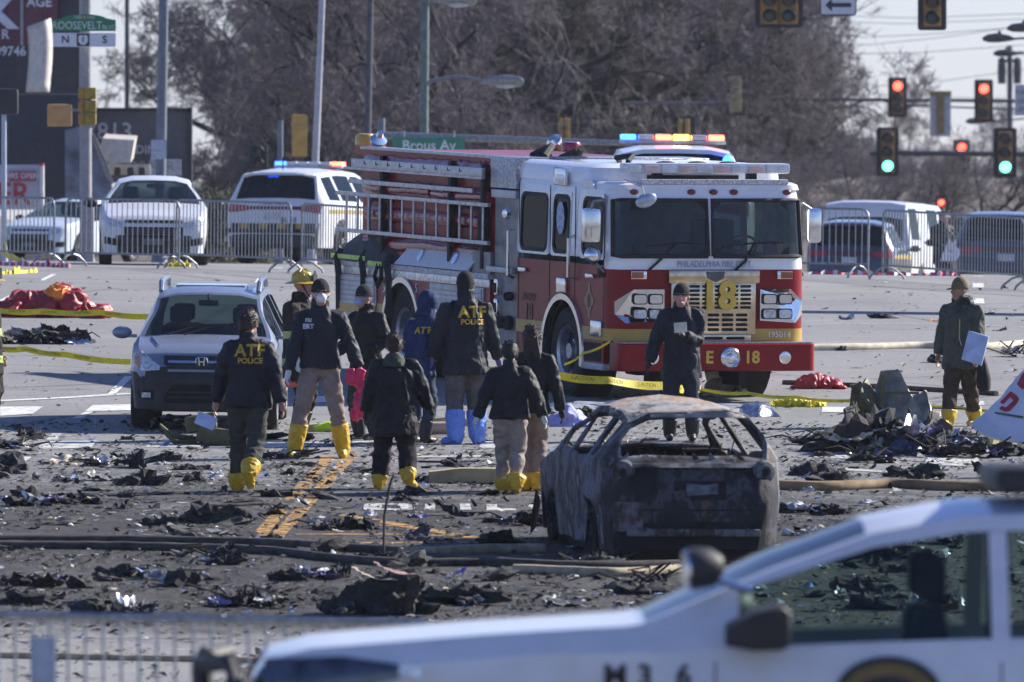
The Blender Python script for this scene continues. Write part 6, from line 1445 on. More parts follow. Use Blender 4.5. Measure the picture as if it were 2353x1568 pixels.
# ---- traffic signals
SIGY = mat('signal yellow orange', (.30, .155, .035), .5, var=.2); SIGB = mat('signal black', (.018, .02, .028), .55); SIGW = mat('white backplate', (.62, .63, .66), .6)
def lensm(nm, c, on): return lamp('lit ' + nm, c, on) if on else mat('unlit ' + nm, tuple(x * .035 + .012 for x in c), .3, coat=.3, var=0)
RED_S, AMB_S, GRN_S = (1.0, .05, .03), (1.0, .5, .05), (.10, .85, .58)
def signal(label, x0, x1, y0, y1, d, lit=None, back=False, plate=True, housing=None, n=3, cols=1, wide=.62, rearbars=False, group=None, platem=SIGB, orng=SIGY, single=None):
    a, b_ = at(x0, y0, d), at(x1, y1, d); c = (a + b_) / 2; w_, h = abs(b_.x - a.x), abs(a.z - b_.z); r = thing('traffic_signal', label, 'traffic signal', T3(*c), group)
    if plate:
        p = MB(); p.prism(rrect(w_, h, w_*.10, 3), lambda q, s_, t: (q, t, s_), .02, .05); p.build('backplate', platem, r)
    hw, hh = (w_*wide, h*.86) if plate else (w_, h)
    cw = hw / cols
    for k in range(cols):
        cx = -hw/2 + cw*(k + .5)
        if rearbars:
            q = MB(); q.box(cx-cw*.36, cx+cw*.36, -.10, .01, -hh/2, hh/2, .03); q.build('signal_housing', orng, r); continue
        q = MB(); q.box(cx-cw*.48, cx+cw*.48, -.10, .019, -hh/2, hh/2, .02); q.build('signal_housing', orng, r)
        s_ = hh / n
        for i in range(n):
            z = hh/2 - s_*(i + .5); rad = min(s_*.42, cw*.40); nm, cc = (('red lens', RED_S), ('amber lens signal', AMB_S), ('green lens', GRN_S))[i if n == 3 else 1]
            if back:
                q = MB(); q.ell((cx, -.10, z), rad*1.05, .03, rad*1.0, 14, 8); q.build('housing_boss', orng, r); continue
            on = 0
            if lit == i: on = 5.5 if i != 2 else 3.2
            q = MB(); q.lathe([(rad, 0), (rad*.98, .015), (rad*.6, .03), (.001, .035)], (cx, -.10, z), (0, -1, 0), 20); q.build('signal_lens', lensm(nm, cc, on), r)
            v = MB(); rings = []
            for ang in np.linspace(-35, 215, 14):
                ca, sa = math.cos(R(ang)), math.sin(R(ang)); rings.append([(cx + ca*rad*1.06, -.10, z + sa*rad*1.06), (cx + ca*rad*1.04, -.10 - rad*1.1, z + sa*rad*1.04 - .02)])
            v.loft(rings, cap=False, closed=False); vo = v.build('signal_visor', SIGB, r); vo.modifiers.new('t', 'SOLIDIFY').thickness = .006
    return r, c
GR = 'traffic signals over the junction'
signal('double headed signal cut by the top edge', 1735, 1845, -62, 64, 242, None, n=3, cols=2, wide=.80, group=GR)
signal('single unlit signal hanging from the top edge beside the arrow sign', 2109, 2175, -62, 70, 242, None, group=GR)
signal('signal seen from behind before the bare trees, right of the engine', 1668, 1713, 169, 265, 345, None, back=True, orng=mat('dull signal back', (.42, .33, .13), .6), n=2, group=GR)
signal('red lit signal, left of the pair against the sky', 2041, 2084, 178, 270, 384, 0, group=GR); signal('red lit signal, right of the pair, under the lamp heads', 2239, 2282, 183, 281, 384, 0, group=GR)
signal('green lit signal, left of the lower pair', 2014, 2065, 293, 405, 314, 2, group=GR); signal('green lit signal, right of the lower pair', 2283, 2336, 294, 408, 314, 2, group=GR)
signal('small red lit signal between the two green ones', 2190, 2229, 321, 402, 420, 0, wide=.75, group=GR)
r_, c_ = signal('signal seen from behind on a tall white backplate', 2137, 2185, 212, 314, 372, None, back=True, platem=SIGW, n=2, wide=.38, orng=mat('faded yellow signal', (.32, .24, .08), .6), group=GR)
tp = MB(); tp.box(-.36, .36, -.06, .06, .60, .76, .02); tp.build('top_cap', mat('faded yellow signal', (.32, .24, .08), .6), r_)
signal('signal back with two yellow strips above the engine beacon', 1270, 1322, 266, 352, 300, rearbars=True, cols=2, wide=.62, orng=mat('amber strip', (.52, .30, .06), .5), group=GR); signal('signal back half hidden behind the lit roof bar', 1545, 1597, 268, 352, 300, rearbars=True, cols=2, wide=.62, orng=mat('amber strip', (.52, .30, .06), .5), group=GR)
signal('orange signal turned sideways beside the pale pole', 664, 713, 264, 360, 236, None, plate=False, orng=mat('amber strip', (.52, .30, .06), .5), rearbars=True, cols=1, group=GR)
signal('dark signal head above the patrol car', 573, 616, 333, 390, 240, None, plate=False, orng=SIGB, n=2, group=GR)
signal('small red lit signal low above the officer cap', 2150, 2174, 450, 520, 262, 0, wide=.8, group=GR)
# arms and poles carrying them
def beam(name, label, cat, pts, rad, m, group=None):
    P = [at(*p) for p in pts]; o = P[0]; r = thing(name, label, cat, T3(*o), group); b = MB(); b.tube([p - o for p in P], rad, 10); b.build('arm', m, r); return r, o
beam('mast_arm', 'long dark signal arm carrying the green lit signals at right', 'mast arm', [(2000, 352, 314.2), (2200, 353, 314.2), (2420, 356, 314.2)], .07, POLE_D)
beam('mast_arm', 'signal arm carrying the red lit pair against the sky', 'mast arm', [(1700, 228, 384.2), (2060, 230, 384.2), (2420, 234, 384.2)], .055, POLE_D)
beam('mast_arm', 'thin second rail below the red lit pair', 'mast arm', [(2040, 241, 384.2), (2260, 249, 384.2), (2420, 252, 384.2)], .03, POLE_D)
beam('mast_arm', 'signal arm passing behind the dark backed signal', 'mast arm', [(1440, 236, 345.2), (1690, 236, 345.2)], .04, GREYP)
beam('mast_arm', 'signal arm above the top edge carrying the double head', 'mast arm', [(1600, -40, 242.2), (2000, -38, 242.2), (2420, -36, 242.2)], .08, POLE_D)
# arrow sign
a, b_ = at(1884, -30, 242), at(1968, 36, 242); c = (a + b_)/2; sw, sh_ = b_.x - a.x, a.z - b_.z
r_ = thing('traffic_sign', 'white one way sign with a black arrow pointing left at the top edge', 'sign', T3(*c)); q = MB(); q.prism(rrect(sw, sh_, .06), lambda u, v, t: (u, t, v), 0, .02); q.build('plate', mat('white sign sheet', (.58, .58, .64), .5, var=.05), r_)
q = MB(); k = sw/84; A = [(-30*k, -9*k), (-14*k, 6*k), (-14*k, -4*k+.0), (30*k, -4*k), (30*k, -14*k), (-14*k, -14*k), (-14*k, -24*k)]; q.prism(A, lambda u, v, t: (u, t, v - .0), -.006, -.001); q.build('arrow', SIGB, r_, 0)
q = MB(); o1 = rrect(sw, sh_, .06); i1 = rrect(sw - .05, sh_ - .05, .045); N = len(o1); q.add([(u, -.003, v) for u, v in o1] + [(u, -.003, v) for u, v in i1], [(j, (j+1) % N, N + (j+1) % N, N + j) for j in range(N)]); q.build('border', SIGB, r_, 0)
# small white sign at right edge
a, b_ = at(2332, 195, 372), at(2385, 266, 372); c = (a + b_)/2; r_ = thing('traffic_sign', 'white lettered sign cut by the right edge', 'sign', T3(*c)); q = MB(); q.box(-(b_.x-a.x)/2, (b_.x-a.x)/2, 0, .02, -(a.z-b_.z)/2, (a.z-b_.z)/2); q.build('plate', SIGW, r_)
for z, st in ((.25, 'TURN'), (-.05, 'NO'), (-.3, 'LEFT')): text('lettering', st, .2, SIGB, r_, FACE_CAM((-.12, -.004, z)))
# utility poles and street lamps far right
r_, o_ = pole('dark utility pole with crossarm at the far right', 2322, 2320, 105, 470, .14, .11, POLE_D, zbot=4.0, name='utility_pole')
for (x0, x1, y) in ((2285, 2353, 122), (2300, 2345, 140)):
    p, q = at(x0, y, 470) - o_, at(x1, y, 470) - o_; b = MB(); b.tube([p, q], .07, 6); b.build('crossarm', POLE_D, r_)
for x, y in ((2302, 165), (2338, 165)):
    p = at(x, y, 470) - o_; b = MB(); b.lathe([(.16, -.5), (.18, 0), (.16, .5), (.08, .6)], p, (0, 0, 1), 12); b.build('transformer', POLE_D, r_)
for lb, vx, vy, d in (('dark lamp head reaching in from the right edge, lower', 2262, 90, 300), ('dark lamp head reaching in from the right edge, upper', 2318, 66, 300), ('small dark lamp head above the crossarm', 2286, 124, 380), ('dark lamp head low beside the right red signal', 2222, 280, 420)):
    h = at(vx, vy, d); r_ = thing('street_lamp', lb, 'street lamp', T3(*h)); l = MB(); l.tube([(-.05, 0, 0), (.1, 0, .02), (.35, 0, .03), (.62, 0, .02), (.8, 0, .0)], [(.03, .05), (.09, .13), (.10, .15), (.07, .1), (.03, .03)], 10); l.build('lamp_head', POLE_D, r_)
    l = MB(); l.tube([(.75, 0, 0), (1.4, 0, .05), (3.2, 0, .2)], .03, 6); l.build('lamp_arm', POLE_D, r_); l = MB(); l.lathe([(.05, 0), (.05, .1), (.03, .12)], (.4, 0, .1), (0, 0, 1), 8); l.build('photo_cell', POLE_D, r_)
WL = ['lower of a close pair', 'dipping lowest before the right lamp heads', 'just above the open sky patch', 'passing right under the arrow sign', 'just above the red signals', 'meeting the red signals', 'second under the arrow sign']
WIRE = mat('wire', (.10, .11, .13), .6)
for i, pts in enumerate(([(1845, 78), (1980, 86), (2120, 80), (2353, 62)], [(1850, 100), (2000, 103), (2150, 88), (2353, 60)], [(1900, 125), (2100, 122), (2353, 104)], [(1880, 35), (2100, 42), (2353, 32)], [(1890, 200), (2100, 196), (2353, 160)], [(1950, 215), (2100, 222), (2353, 230)], [(1880, 50), (2080, 55), (2353, 44)])):
    P = [at(x, y, 430 + i*6) for x, y in pts]; b = MB(); b.tube([p - P[0] for p in P], .016, 4)
    tag(b.build('overhead_wire', WIRE, None, 60, T3(*P[0])), 'thin overhead wire sagging across the pale sky, ' + WL[i], 'wire', 'overhead wires')
# gantry with green street name sign
r_, o_ = pole('grey post carrying the street name beam behind the hose bed', 878, 876, 272, 205, .075, .07, GREYP, name='sign_post')
b = MB(); p0, p1 = at(884, 312, 205) - o_, at(1460, 330, 205) - o_; b.tube([p0, p1], [.075, .05], 10); b.build('beam', STEEL, r_)
a, b_ = at(903, 316, 204.8), at(1068, 362, 204.8); c = (a + b_)/2; q = MB(); q.box(-(b_.x-a.x)/2, (b_.x-a.x)/2, 0, .02, -(a.z-b_.z)/2, (a.z-b_.z)/2); q.build('name_plate', mat('sign green', (.035, .22, .13), .5, var=.1), r_, matrix=T3(*(c - o_)))
text('lettering', 'Brous Av', .255, mat('sign white', (.62, .66, .64), .5), r_, FACE_CAM(c - o_ + Vector((0, -.012, .03))), bold=.006)
for x in (-.45, .45):
    h = MB(); h.tube([c - o_ + Vector((x, .03, .16)), c - o_ + Vector((x, .03, .30))], .02, 6); h.build('hanger', STEEL, r_)
# ---- left corner: traffic pole with route signs
r_, o_ = pole('grey traffic pole at left with street name and route signs', 197, 197, -30, 206, .115, .105, mat('traffic pole grey', (.30, .29, .31), .55, .3, var=.15), name='traffic_pole')
def plate_on(x0, x1, y0, y1, d, m, name, poly=None, rr=.03):
    a, b_ = at(x0, y0, d), at(x1, y1, d); c = (a + b_)/2; w_, h = b_.x - a.x, a.z - b_.z; q = MB(); q.prism(poly(w_, h) if poly else rrect(w_, h, rr), lambda u, v, t: (u, t, v), 0, .015); q.build(name, m, r_, 20, T3(*(c - o_))); return c - o_, w_, h
SG = mat('street sign green', (.02, .18, .09), .5, var=.1); SWt = mat('street sign white', (.60, .62, .68), .5, var=.06); SLt = mat('sign lettering pale', (.55, .62, .60), .5)
arch_ = lambda w_, h: [(-w_/2, -h/2), (w_/2, -h/2), (w_/2, h*.16)] + [(w_*.36*math.cos(R(a)), h*.18 + h*.32*math.sin(R(a))) for a in range(15, 170, 15)] + [(-w_/2, h*.16)]
c, w_, h = plate_on(121, 266, 33, 72, 205.7, SG, 'street_name_plate', arch_)
text('lettering', 'ROOSEVELT', .20, SLt, r_, FACE_CAM(c + Vector((-.13, -.005, -.055))), sx=.84); text('lettering', 'BLVD', .11, SLt, r_, FACE_CAM(c + Vector((.455, -.005, -.085)))); text('lettering', '7200    7300', .075, SLt, r_, FACE_CAM(c + Vector((0, -.005, .095))))
bl_ = MB(); bl_.prism([(-.02, -.03), (.02, -.03), (.025, .02), (0, .035), (-.025, .02)], lambda u, v, t: (u, t, v), -.005, -.002); bl_.build('liberty_emblem', GOLDD, r_, 0, T3(*(c + Vector((0, 0, .10)))))
c, w_, h = plate_on(121, 266, 76, 108, 205.7, SWt, 'route_plate')
text('lettering', 'N', .19, BLKD, r_, FACE_CAM(c + Vector((-.34, -.005, 0))), bold=.003); text('lettering', 'S', .19, BLKD, r_, FACE_CAM(c + Vector((.37, -.005, 0))), bold=.003)
q = MB(); q.box(-.115, .115, -.006, -.001, -.115, .115); q.build('route_shield_ground', BLKD, r_, 0, T3(*(c + Vector((-.02, 0, 0))))); q = MB(); q.prism([(-.085, .06), (-.05, .09), (0, .075), (.05, .09), (.085, .06), (.085, -.03), (.05, -.075), (0, -.095), (-.05, -.075), (-.085, -.03)], lambda u, v, t: (u, t, v), -.010, -.007); q.build('route_shield', SWt, r_, 0, T3(*(c + Vector((-.02, 0, 0))))); text('lettering', '1', .14, BLKD, r_, FACE_CAM(c + Vector((-.02, -.012, 0))), bold=.004)
OLV = mat('mustard signal', (.30, .20, .02), .5, var=.25)
for k in range(3):
    a, b_ = at(193, 201 + 29*k, 205.5) - o_, at(219, 228 + 29*k, 205.5) - o_; q = MB(); q.box(a.x, b_.x, -.22, .05, b_.z, a.z, .02); q.build('side_signal_section', OLV, r_)
    q = MB(); a2, b2 = at(178, 203 + 29*k, 205.5) - o_, at(193, 228 + 29*k, 205.5) - o_; q.box(a2.x, b2.x, -.16, .0, b2.z, a2.z, .02); q.build('side_signal_visor', mat('ochre signal', (.38, .20, .03), .5), r_)
q = MB(); a, b_ = at(182, 455, 205.4) - o_, at(213, 605, 205.4) - o_; q.box(a.x, b_.x, -.14, .14, 0, a.z, .02); q.build('pole_base', mat('traffic pole grey', (.30, .29, .31), .55, .3), r_)
a, b_ = at(109, 240, 206), at(165, 291, 206); c = (a+b_)/2; ro, oo = thing('pedestrian_signal', 'orange brown pedestrian signal box left of the traffic pole', 'traffic signal', T3(*c)), c
q = MB(); q.box(-(b_.x-a.x)/2, (b_.x-a.x)/2, -.1, .12, -(a.z-b_.z)/2, (a.z-b_.z)/2, .04); q.build('housing', mat('tan signal box', (.48, .27, .09), .5, var=.12), ro)
q = MB(); q.tube([(.2, 0, .1), (.5, 0, .1)], .025, 6); q.build('bracket', STEEL, ro)
ro, oo = pole('pale slim post topped by a dark box at the left edge', 9, 9, 262, 200, .05, .045, mat('pale blue post', (.40, .46, .55), .5, .3, var=.1), name='post')
a, b_ = at(-20, 204, 200) - oo, at(42, 264, 200) - oo; q = MB(); q.box(a.x, b_.x, -.1, .1, b_.z, a.z, .05); q.build('signal_box', SIGB, ro)
# ---- roadside signs and damaged pylon at left
NAVYS = mat('dark navy sign cabinet', (.018, .022, .038), .6, var=.2); MAROON = mat('maroon sign face', (.10, .022, .05), .5, var=.2, scale=2); CREAM = mat('cream sheet metal', (.55, .50, .44), .6, var=.15); SIGNW = mat('pale sign letters', (.55, .57, .66), .5)
def slab(r, o, x0, x1, y0, y1, d, depth, m, name, b=0.0):
    a, b_ = at(x0, y0, d) - o, at(x1, y1, d) - o; q = MB(); q.box(a.x, b_.x, 0, depth, b_.z, a.z, b); return q.build(name, m, r, matrix=T3(0, d - o.y, 0) if abs(d - o.y) > 1e-6 else None)
o = ground_at(90, 262); r_ = thing('advertising_pylon', 'dark roadside sign pylon with maroon faces at the top left corner', 'sign', T3(*o))
slab(r_, o, -40, 183, -60, 460, 262, 1.2, NAVYS, 'pylon'); slab(r_, o, -40, 131, -60, 104, 261.8, .15, MAROON, 'sign_face'); slab(r_, o, 47, 53, -60, 106, 261.7, .05, mat('sign mullion', (.30, .30, .36), .5), 'mullion')
slab(r_, o, 96, 106, 8, 60, 261.65, .05, mat('dark maroon bar', (.05, .012, .03), .5), 'sign_bar')
def signtext(st, vx, vy, h, d=261.5, m=SIGNW, sx=1.0, bold=.006): text('lettering', st, h / sv(d) * 1.38, m, r_, FACE_CAM(at(vx, vy, d) - o), bold=bold, sx=sx)
signtext('AGE', 90, 6, 22); signtext('K', 0, 32, 72, bold=.05); signtext('R', 12, 80, 22); signtext('09746', 24, 119, 22, sx=.95)
# torn sheet metal hanging from the pylon
sh2 = MB(); vs_ = []; N1, N2 = 8, 10
for i in range(N1+1):
    for j in range(N2+1):
        u, v = i/N1, j/N2; vx = 62 + 55*u + 4*math.sin(v*4); vy = 62 + 150*v - 20*u*(1-v); p = at(vx, vy, 260.6 - .7*math.sin(u*2.4) - .2*v) - o; vs_.append(p)
sh2.add(vs_, [(i*(N2+1)+j, (i+1)*(N2+1)+j, (i+1)*(N2+1)+j+1, i*(N2+1)+j+1) for i in range(N1) for j in range(N2)]); so = sh2.build('torn_sheet', CREAM, r_, 60); so.modifiers.new('t', 'SOLIDIFY').thickness = .03
o = ground_at(130, 250); r_ = thing('sign_cabinet', 'big dark navy cabinet below the pylon behind the traffic pole', 'sign', T3(*o)); slab(r_, o, 20, 202, 216, 470, 250, 1.0, NAVYS, 'cabinet', .05)
for pts, m in (([(150, 300), (205, 285), (225, 330), (255, 420), (262, 460), (150, 460)], mat('crumpled grey blue sheet', (.20, .22, .28), .6, .3, var=.6, scale=1.5, dirt=(.05, .055, .08))), ([(212, 322), (222, 318), (262, 420), (250, 428)], STEEL)):
    q = MB(); P = [at(x, y, 248.6) - o for x, y in pts]; q.add([p + Vector((0, .3*noise.noise(p*2), 0)) for p in P] + [p + Vector((0, .12, 0)) for p in P], [tuple(range(len(P))), tuple(range(2*len(P)-1, len(P)-1, -1))] + [(i, (i+1) % len(P), len(P)+(i+1) % len(P), len(P)+i) for i in range(len(P))]); q.build('crumpled_sheet', m, r_, 20)
o = ground_at(320, 252); r_ = thing('building_sign', 'grey building sign with house number and black frame behind the lamp pole', 'sign', T3(*o)); SGR = mat('grey brown sign face', (.085, .085, .098), .6, var=.1)
slab(r_, o, 205, 430, 255, 420, 252, .3, SGR, 'sign_face')
for xx in ((200, 440, 248, 256), (430, 441, 248, 440), (196, 205, 248, 440)): slab(r_, o, *xx, 251.9, .5, SIGB, 'sign_frame')
slab(r_, o, 345, 416, 366, 404, 251.7, .1, mat('pale sign panel', (.42, .42, .46), .6), 'name_panel')
signtext('7813', 250, 304, 40, 251.6, mat('grey sign letters', (.42, .42, .44), .5), bold=.004); signtext('BUILDING', 318, 345, 20, 251.6, mat('grey sign letters', (.42, .42, .44), .5), bold=.002); signtext('CORNER', 335, 384, 24, 251.4, mat('dim letters', (.22, .22, .26), .5), bold=.002)
q = MB(); P = [at(x, y, 249.5) - o for x, y in ((236, 318), (309, 322), (300, 374), (252, 378), (225, 352))]; q.add(P + [p + Vector((.05, .5, .1)) for p in P], [tuple(range(5)), (9, 8, 7, 6, 5)] + [(i, (i+1) % 5, 5+(i+1) % 5, 5+i) for i in range(5)]); q.build('loose_cream_box', CREAM, r_, 20)
slab(r_, o, 245, 345, 378, 402, 250.4, .2, mat('cream panel', (.50, .46, .40), .6), 'cream_panel')
for x in (262, 292, 318): slab(r_, o, x, x + 16, 384, 404, 250.2, .1, SIGB, 'dark_emblem', .05)
for lx in (235, 420): slab(r_, o, lx, lx + 12, 404, 640, 252.1, .15, SIGB, 'sign_leg')
o = ground_at(50, 232); r_ = thing('shop_sign', 'white shop sign with red letters low at the left edge', 'sign', T3(*o)); slab(r_, o, -30, 97, 379, 482, 232, .3, mat('white sign face', (.44, .46, .54), .5, var=.08), 'sign_face'); slab(r_, o, 92, 100, 379, 470, 231.9, .4, mat('white sign edge', (.62, .60, .58), .5), 'sign_edge')
slab(r_, o, 88, 100, 376, 381, 231.8, .5, mat('red sign trim', (.4, .03, .05), .5), 'sign_trim'); slab(r_, o, 20, 82, 393, 416, 231.9, .05, mat('red sign panel', (.33, .04, .07), .5), 'hours_panel')
signtext('HRS OPEN', 51, 405, 13, 231.7, SIGNW, .9, .002); signtext('ER', 30, 448, 52, 231.7, mat('red sign letter', (.36, .03, .05), .5), 1.0, .012)
# ---- crowd barriers
def barrier(label, vx0, d0, vx1, d1, group, lift=0.0, h=1.1, gap=.125):
    A = ground_at(vx0, d0); B = ground_at(vx1, d1); L_ = (B - A).length; x = (B - A).normalized(); z = Vector((0, 0, 1)); y = z.cross(x).normalized(); z = x.cross(y)
    m = Matrix(((x.x, y.x, z.x, A.x), (x.y, y.y, z.y, A.y), (x.z, y.z, z.z, A.z + lift), (0, 0, 0, 1)))
    r = thing('crowd_barrier', label, 'barrier', m, group)
    f = MB(); c = .14; pts = [(0, 0, .10), (0, 0, h - c)] + [(c - c*math.cos(R(a)), 0, h - c + c*math.sin(R(a))) for a in (30, 60, 90)] + [(L_ - c + c*math.sin(R(a)), 0, h - c + c*math.cos(R(a))) for a in (0, 30, 60)] + [(L_, 0, h - c), (L_, 0, .10)]
    f.tube(pts, .019, 8); f.build('frame', STEEL, r); b = MB(); b.tube([(0, 0, .22), (L_, 0, .22)], .017, 8); b.build('bottom_rail', STEEL, r)
    n = max(3, int(round(L_ / gap)))
    bar = MB(); bar.tube([(0, 0, .22), (0, 0, h - .01)], .0085, 6); bm_ = bar.mesh('bar', STEEL)
    for i in range(1, n):
        o = bpy.data.objects.new('bar', bm_); col.objects.link(o); o.parent = r; o.location = (L_*i/n, 0, 0)
    for xx in (.18, L_ - .18):
        q = MB(); q.tube([(xx, -.30, 0), (xx, -.27, .06), (xx, -.12, .17), (xx, 0, .20), (xx, .12, .17), (xx, .27, .06), (xx, .30, 0)], .018, 8); q.build('foot', STEEL, r)
    return r
GB = 'crowd barriers across the street'
barrier('steel barrier at the left edge before the pale blue sedan', -140, 188, 124, 185, GB); barrier('steel barrier between the traffic pole and the white sedan bonnet', 150, 185, 411, 183, GB); barrier('steel barrier between the white sedan and the patrol car', 405, 184.6, 668, 181, GB); barrier('steel barrier running behind the rear of the fire engine', 693, 181, 960, 176, GB)
barrier('steel barrier right of the cab mirror before the white van', 1800, 183, 1994, 182, GB); barrier('steel barrier before the officer and the dark blue car', 2028, 181.5, 2352, 176, GB); barrier('steel barrier cut off at the right edge', 2358, 176, 2600, 173, GB)
nb = barrier('blurred steel barrier in the near foreground at lower left', -120, 58.5, 1010, 55.0, GB, lift=.07, gap=.16)
q = MB(); q.box(.80, 1.02, -.012, -.002, .72, .99); q.build('id_plate', mat('steel id plate', (.30, .34, .42), .5, .3), nb)
# ------------------------------------------------------------------ wreckage, litter, hoses, tape
CHAR1 = mat('charred fragment', (.022, .022, .024), .85, var=.6, scale=9, bump=.6, bscale=20); CHAR2 = mat('scorched grey fragment', (.075, .072, .072), .8, .1, var=.6, scale=7, bump=.5, bscale=20, dirt=(.02, .02, .022)); OLIVM = mat('zinc primed olive metal', (.115, .115, .045), .6, .2, var=.5, scale=5, dirt=(.05, .05, .03)); GREYM = mat('bare grey metal', (.26, .27, .26), .5, .4, var=.5, scale=4, dirt=(.10, .10, .085))
WHITEM = mat('soiled white sheet', (.55, .56, .58), .55, var=.4, scale=6, dirt=(.24, .24, .25)); BLUED = mat('blue plastic scrap', (.10, .18, .42), .5, var=.3); REDT = mat('red tarpaulin', (.30, .012, .022), .45, var=.25, scale=4, bump=.4, bscale=9); YTAPE = mat('yellow caution tape', (.72, .58, .02), .5, var=.12, scale=18); CREAMD = mat('cream insulation', (.52, .45, .33), .8, var=.3, scale=6); TANH = mat('tan fire hose', (.36, .29, .19), .8, var=.3, scale=8, bump=.5, bscale=120); DKH = mat('sooty fire hose', (.055, .050, .044), .85, var=.5, scale=5, bump=.5, bscale=120); PINK = mat('pink plastic film', (.66, .02, .11), .4, var=.2, scale=8); TIN = mat('crumpled foil', (.6, .6, .62), .3, .8, var=.4, scale=14)
def chunk_mesh(name, m, seed, flat=.4, n=3, rag=.55):
    rg = random.Random(seed); bm = bmesh.new(); bmesh.ops.create_icosphere(bm, subdivisions=n, radius=1.0); o = Vector((seed*3.1, seed*1.7, seed*.9))
    for v in bm.verts:
        d = v.co.normalized(); k = 1 + rag * noise.noise(d*1.3 + o) * 1.6 + rag * .8 * noise.noise(d*3.1 + o) + rag * .55 * noise.noise(d*7 + o) + rag * .35 * noise.noise(d*15 + o); k = max(.25, k)
        v.co = Vector((d.x*k, d.y*k*.8, max(-.12, d.z*k*flat)))
    me = bpy.data.meshes.new(name); bm.to_mesh(me); bm.free(); me.materials.append(m)
    return me
def sheet_mesh(name, m, seed, nx=9, ny=6, curl=.5, rag=.3, thick=.012):
    nx, ny = nx*2, ny*2
    rg = random.Random(seed); mb = MB(); o = Vector((seed*2.3, seed, 0)); ax = rg.uniform(0, 3.14); vs_ = []
    for i in range(nx+1):
        for j in range(ny+1):
            u, v = 2*i/nx - 1, 2*j/ny - 1
            e = 1 - rag * max(0, noise.noise(Vector((math.atan2(v, u)*1.5, seed, 0)) ) + .3) * max(abs(u), abs(v))
            x, y = u*e, v*.6*e; t = x*math.cos(ax) + y*math.sin(ax)
            z = curl * (t*t*.5 + .35*noise.noise(Vector((u*1.4, v*1.4, 0)) + o) + .26*noise.noise(Vector((u*3.5, v*3.5, 2)) + o) + .14*noise.noise(Vector((u*8, v*8, 5)) + o)); k2 = 1 + .22*noise.noise(Vector((u*5, v*5, seed)))*max(abs(u), abs(v))**3; vs_.append((x*k2, y*k2, z))
    zmin = min(p[2] for p in vs_); vs_ = [(x, y, z - zmin) for x, y, z in vs_]; n = ny+1
    low = [(x, y, z - thick) for x, y, z in vs_]; N = len(vs_)
    f1 = [(i*n+j, (i+1)*n+j, (i+1)*n+j+1, i*n+j+1) for i in range(nx) for j in range(ny)]
    rim = [(i*n, (i+1)*n) for i in range(nx)] + [(nx*n+j, nx*n+j+1) for j in range(ny)] + [((i+1)*n+ny, i*n+ny) for i in range(nx)] + [(j+1, j) for j in range(ny)]
    mb.add(vs_ + low, f1 + [tuple(N+q for q in f[::-1]) for f in f1] + [(a, N+a, N+b, b) for a, b in rim]); return mb.mesh(name, m, 25)
def put(name, me, vx, vy, size, rot=None, label=None, cat='debris', group=None, sz=1.0, tilt=(0, 0), sink=.01, sy=1.0, smooth=False):
    p = G(vx, vy); X, Y, Zv = slope_basis(p); o = bpy.data.objects.new(name, me); col.objects.link(o)
    b = Matrix(((X.x, Y.x, Zv.x, p.x), (X.y, Y.y, Zv.y, p.y), (X.z, Y.z, Zv.z, p.z - sink), (0, 0, 0, 1)))
    o.matrix_world = b @ Matrix.Rotation(random.uniform(0, 6.28) if rot is None else rot, 4, 'Z') @ Matrix.Rotation(tilt[0], 4, 'X') @ Matrix.Rotation(tilt[1], 4, 'Y') @ Matrix.Diagonal((size, size*sy, size*sz, 1))
    return tag(o, label, cat, group)
random.seed(21)
# shared scrap variants
VAR = [chunk_mesh('scrap_a', CHAR1, 1, .35), chunk_mesh('scrap_b', CHAR1, 2, .55), chunk_mesh('scrap_c', CHAR2, 3, .3), chunk_mesh('scrap_d', CHAR1, 9, .7, rag=.8), sheet_mesh('scrap_e', CHAR1, 4, 7, 5, .6), sheet_mesh('scrap_f', CHAR2, 5, 7, 5, .5), sheet_mesh('scrap_g', CHAR1, 12, 7, 5, .9, .6), sheet_mesh('scrap_h', GREYM, 6, 6, 4, .5)]
PAL = [sheet_mesh('pale_a', WHITEM, 7, 6, 4, .5), sheet_mesh('pale_b', mat('pale blue plastic', (.34, .42, .60), .5, var=.3), 8, 6, 4, .5), chunk_mesh('pale_c', WHITEM, 10, .5), sheet_mesh('pale_d', CREAMD, 11, 6, 4, .5), sheet_mesh('pale_e', TIN, 13, 6, 4, .9), sheet_mesh('pale_f', mat('violet plastic', (.22, .18, .42), .5, var=.3), 14, 6, 4, .6)]
def scatter_y():                                # most of the wreckage lies in the near half
    r = random.random()
    if r < .64: return random.uniform(1060, 1395)
    if r < .92: return random.uniform(975, 1110)
    return random.uniform(720, 980)
def free(vx, vy):
    if vy < 1000 and 280 < vx < 680: return False
    if 1180 < vx < 1830 and 1200 < vy < 1310: return False
    if vy < 950 and 780 < vx < 1880: return False
    return True
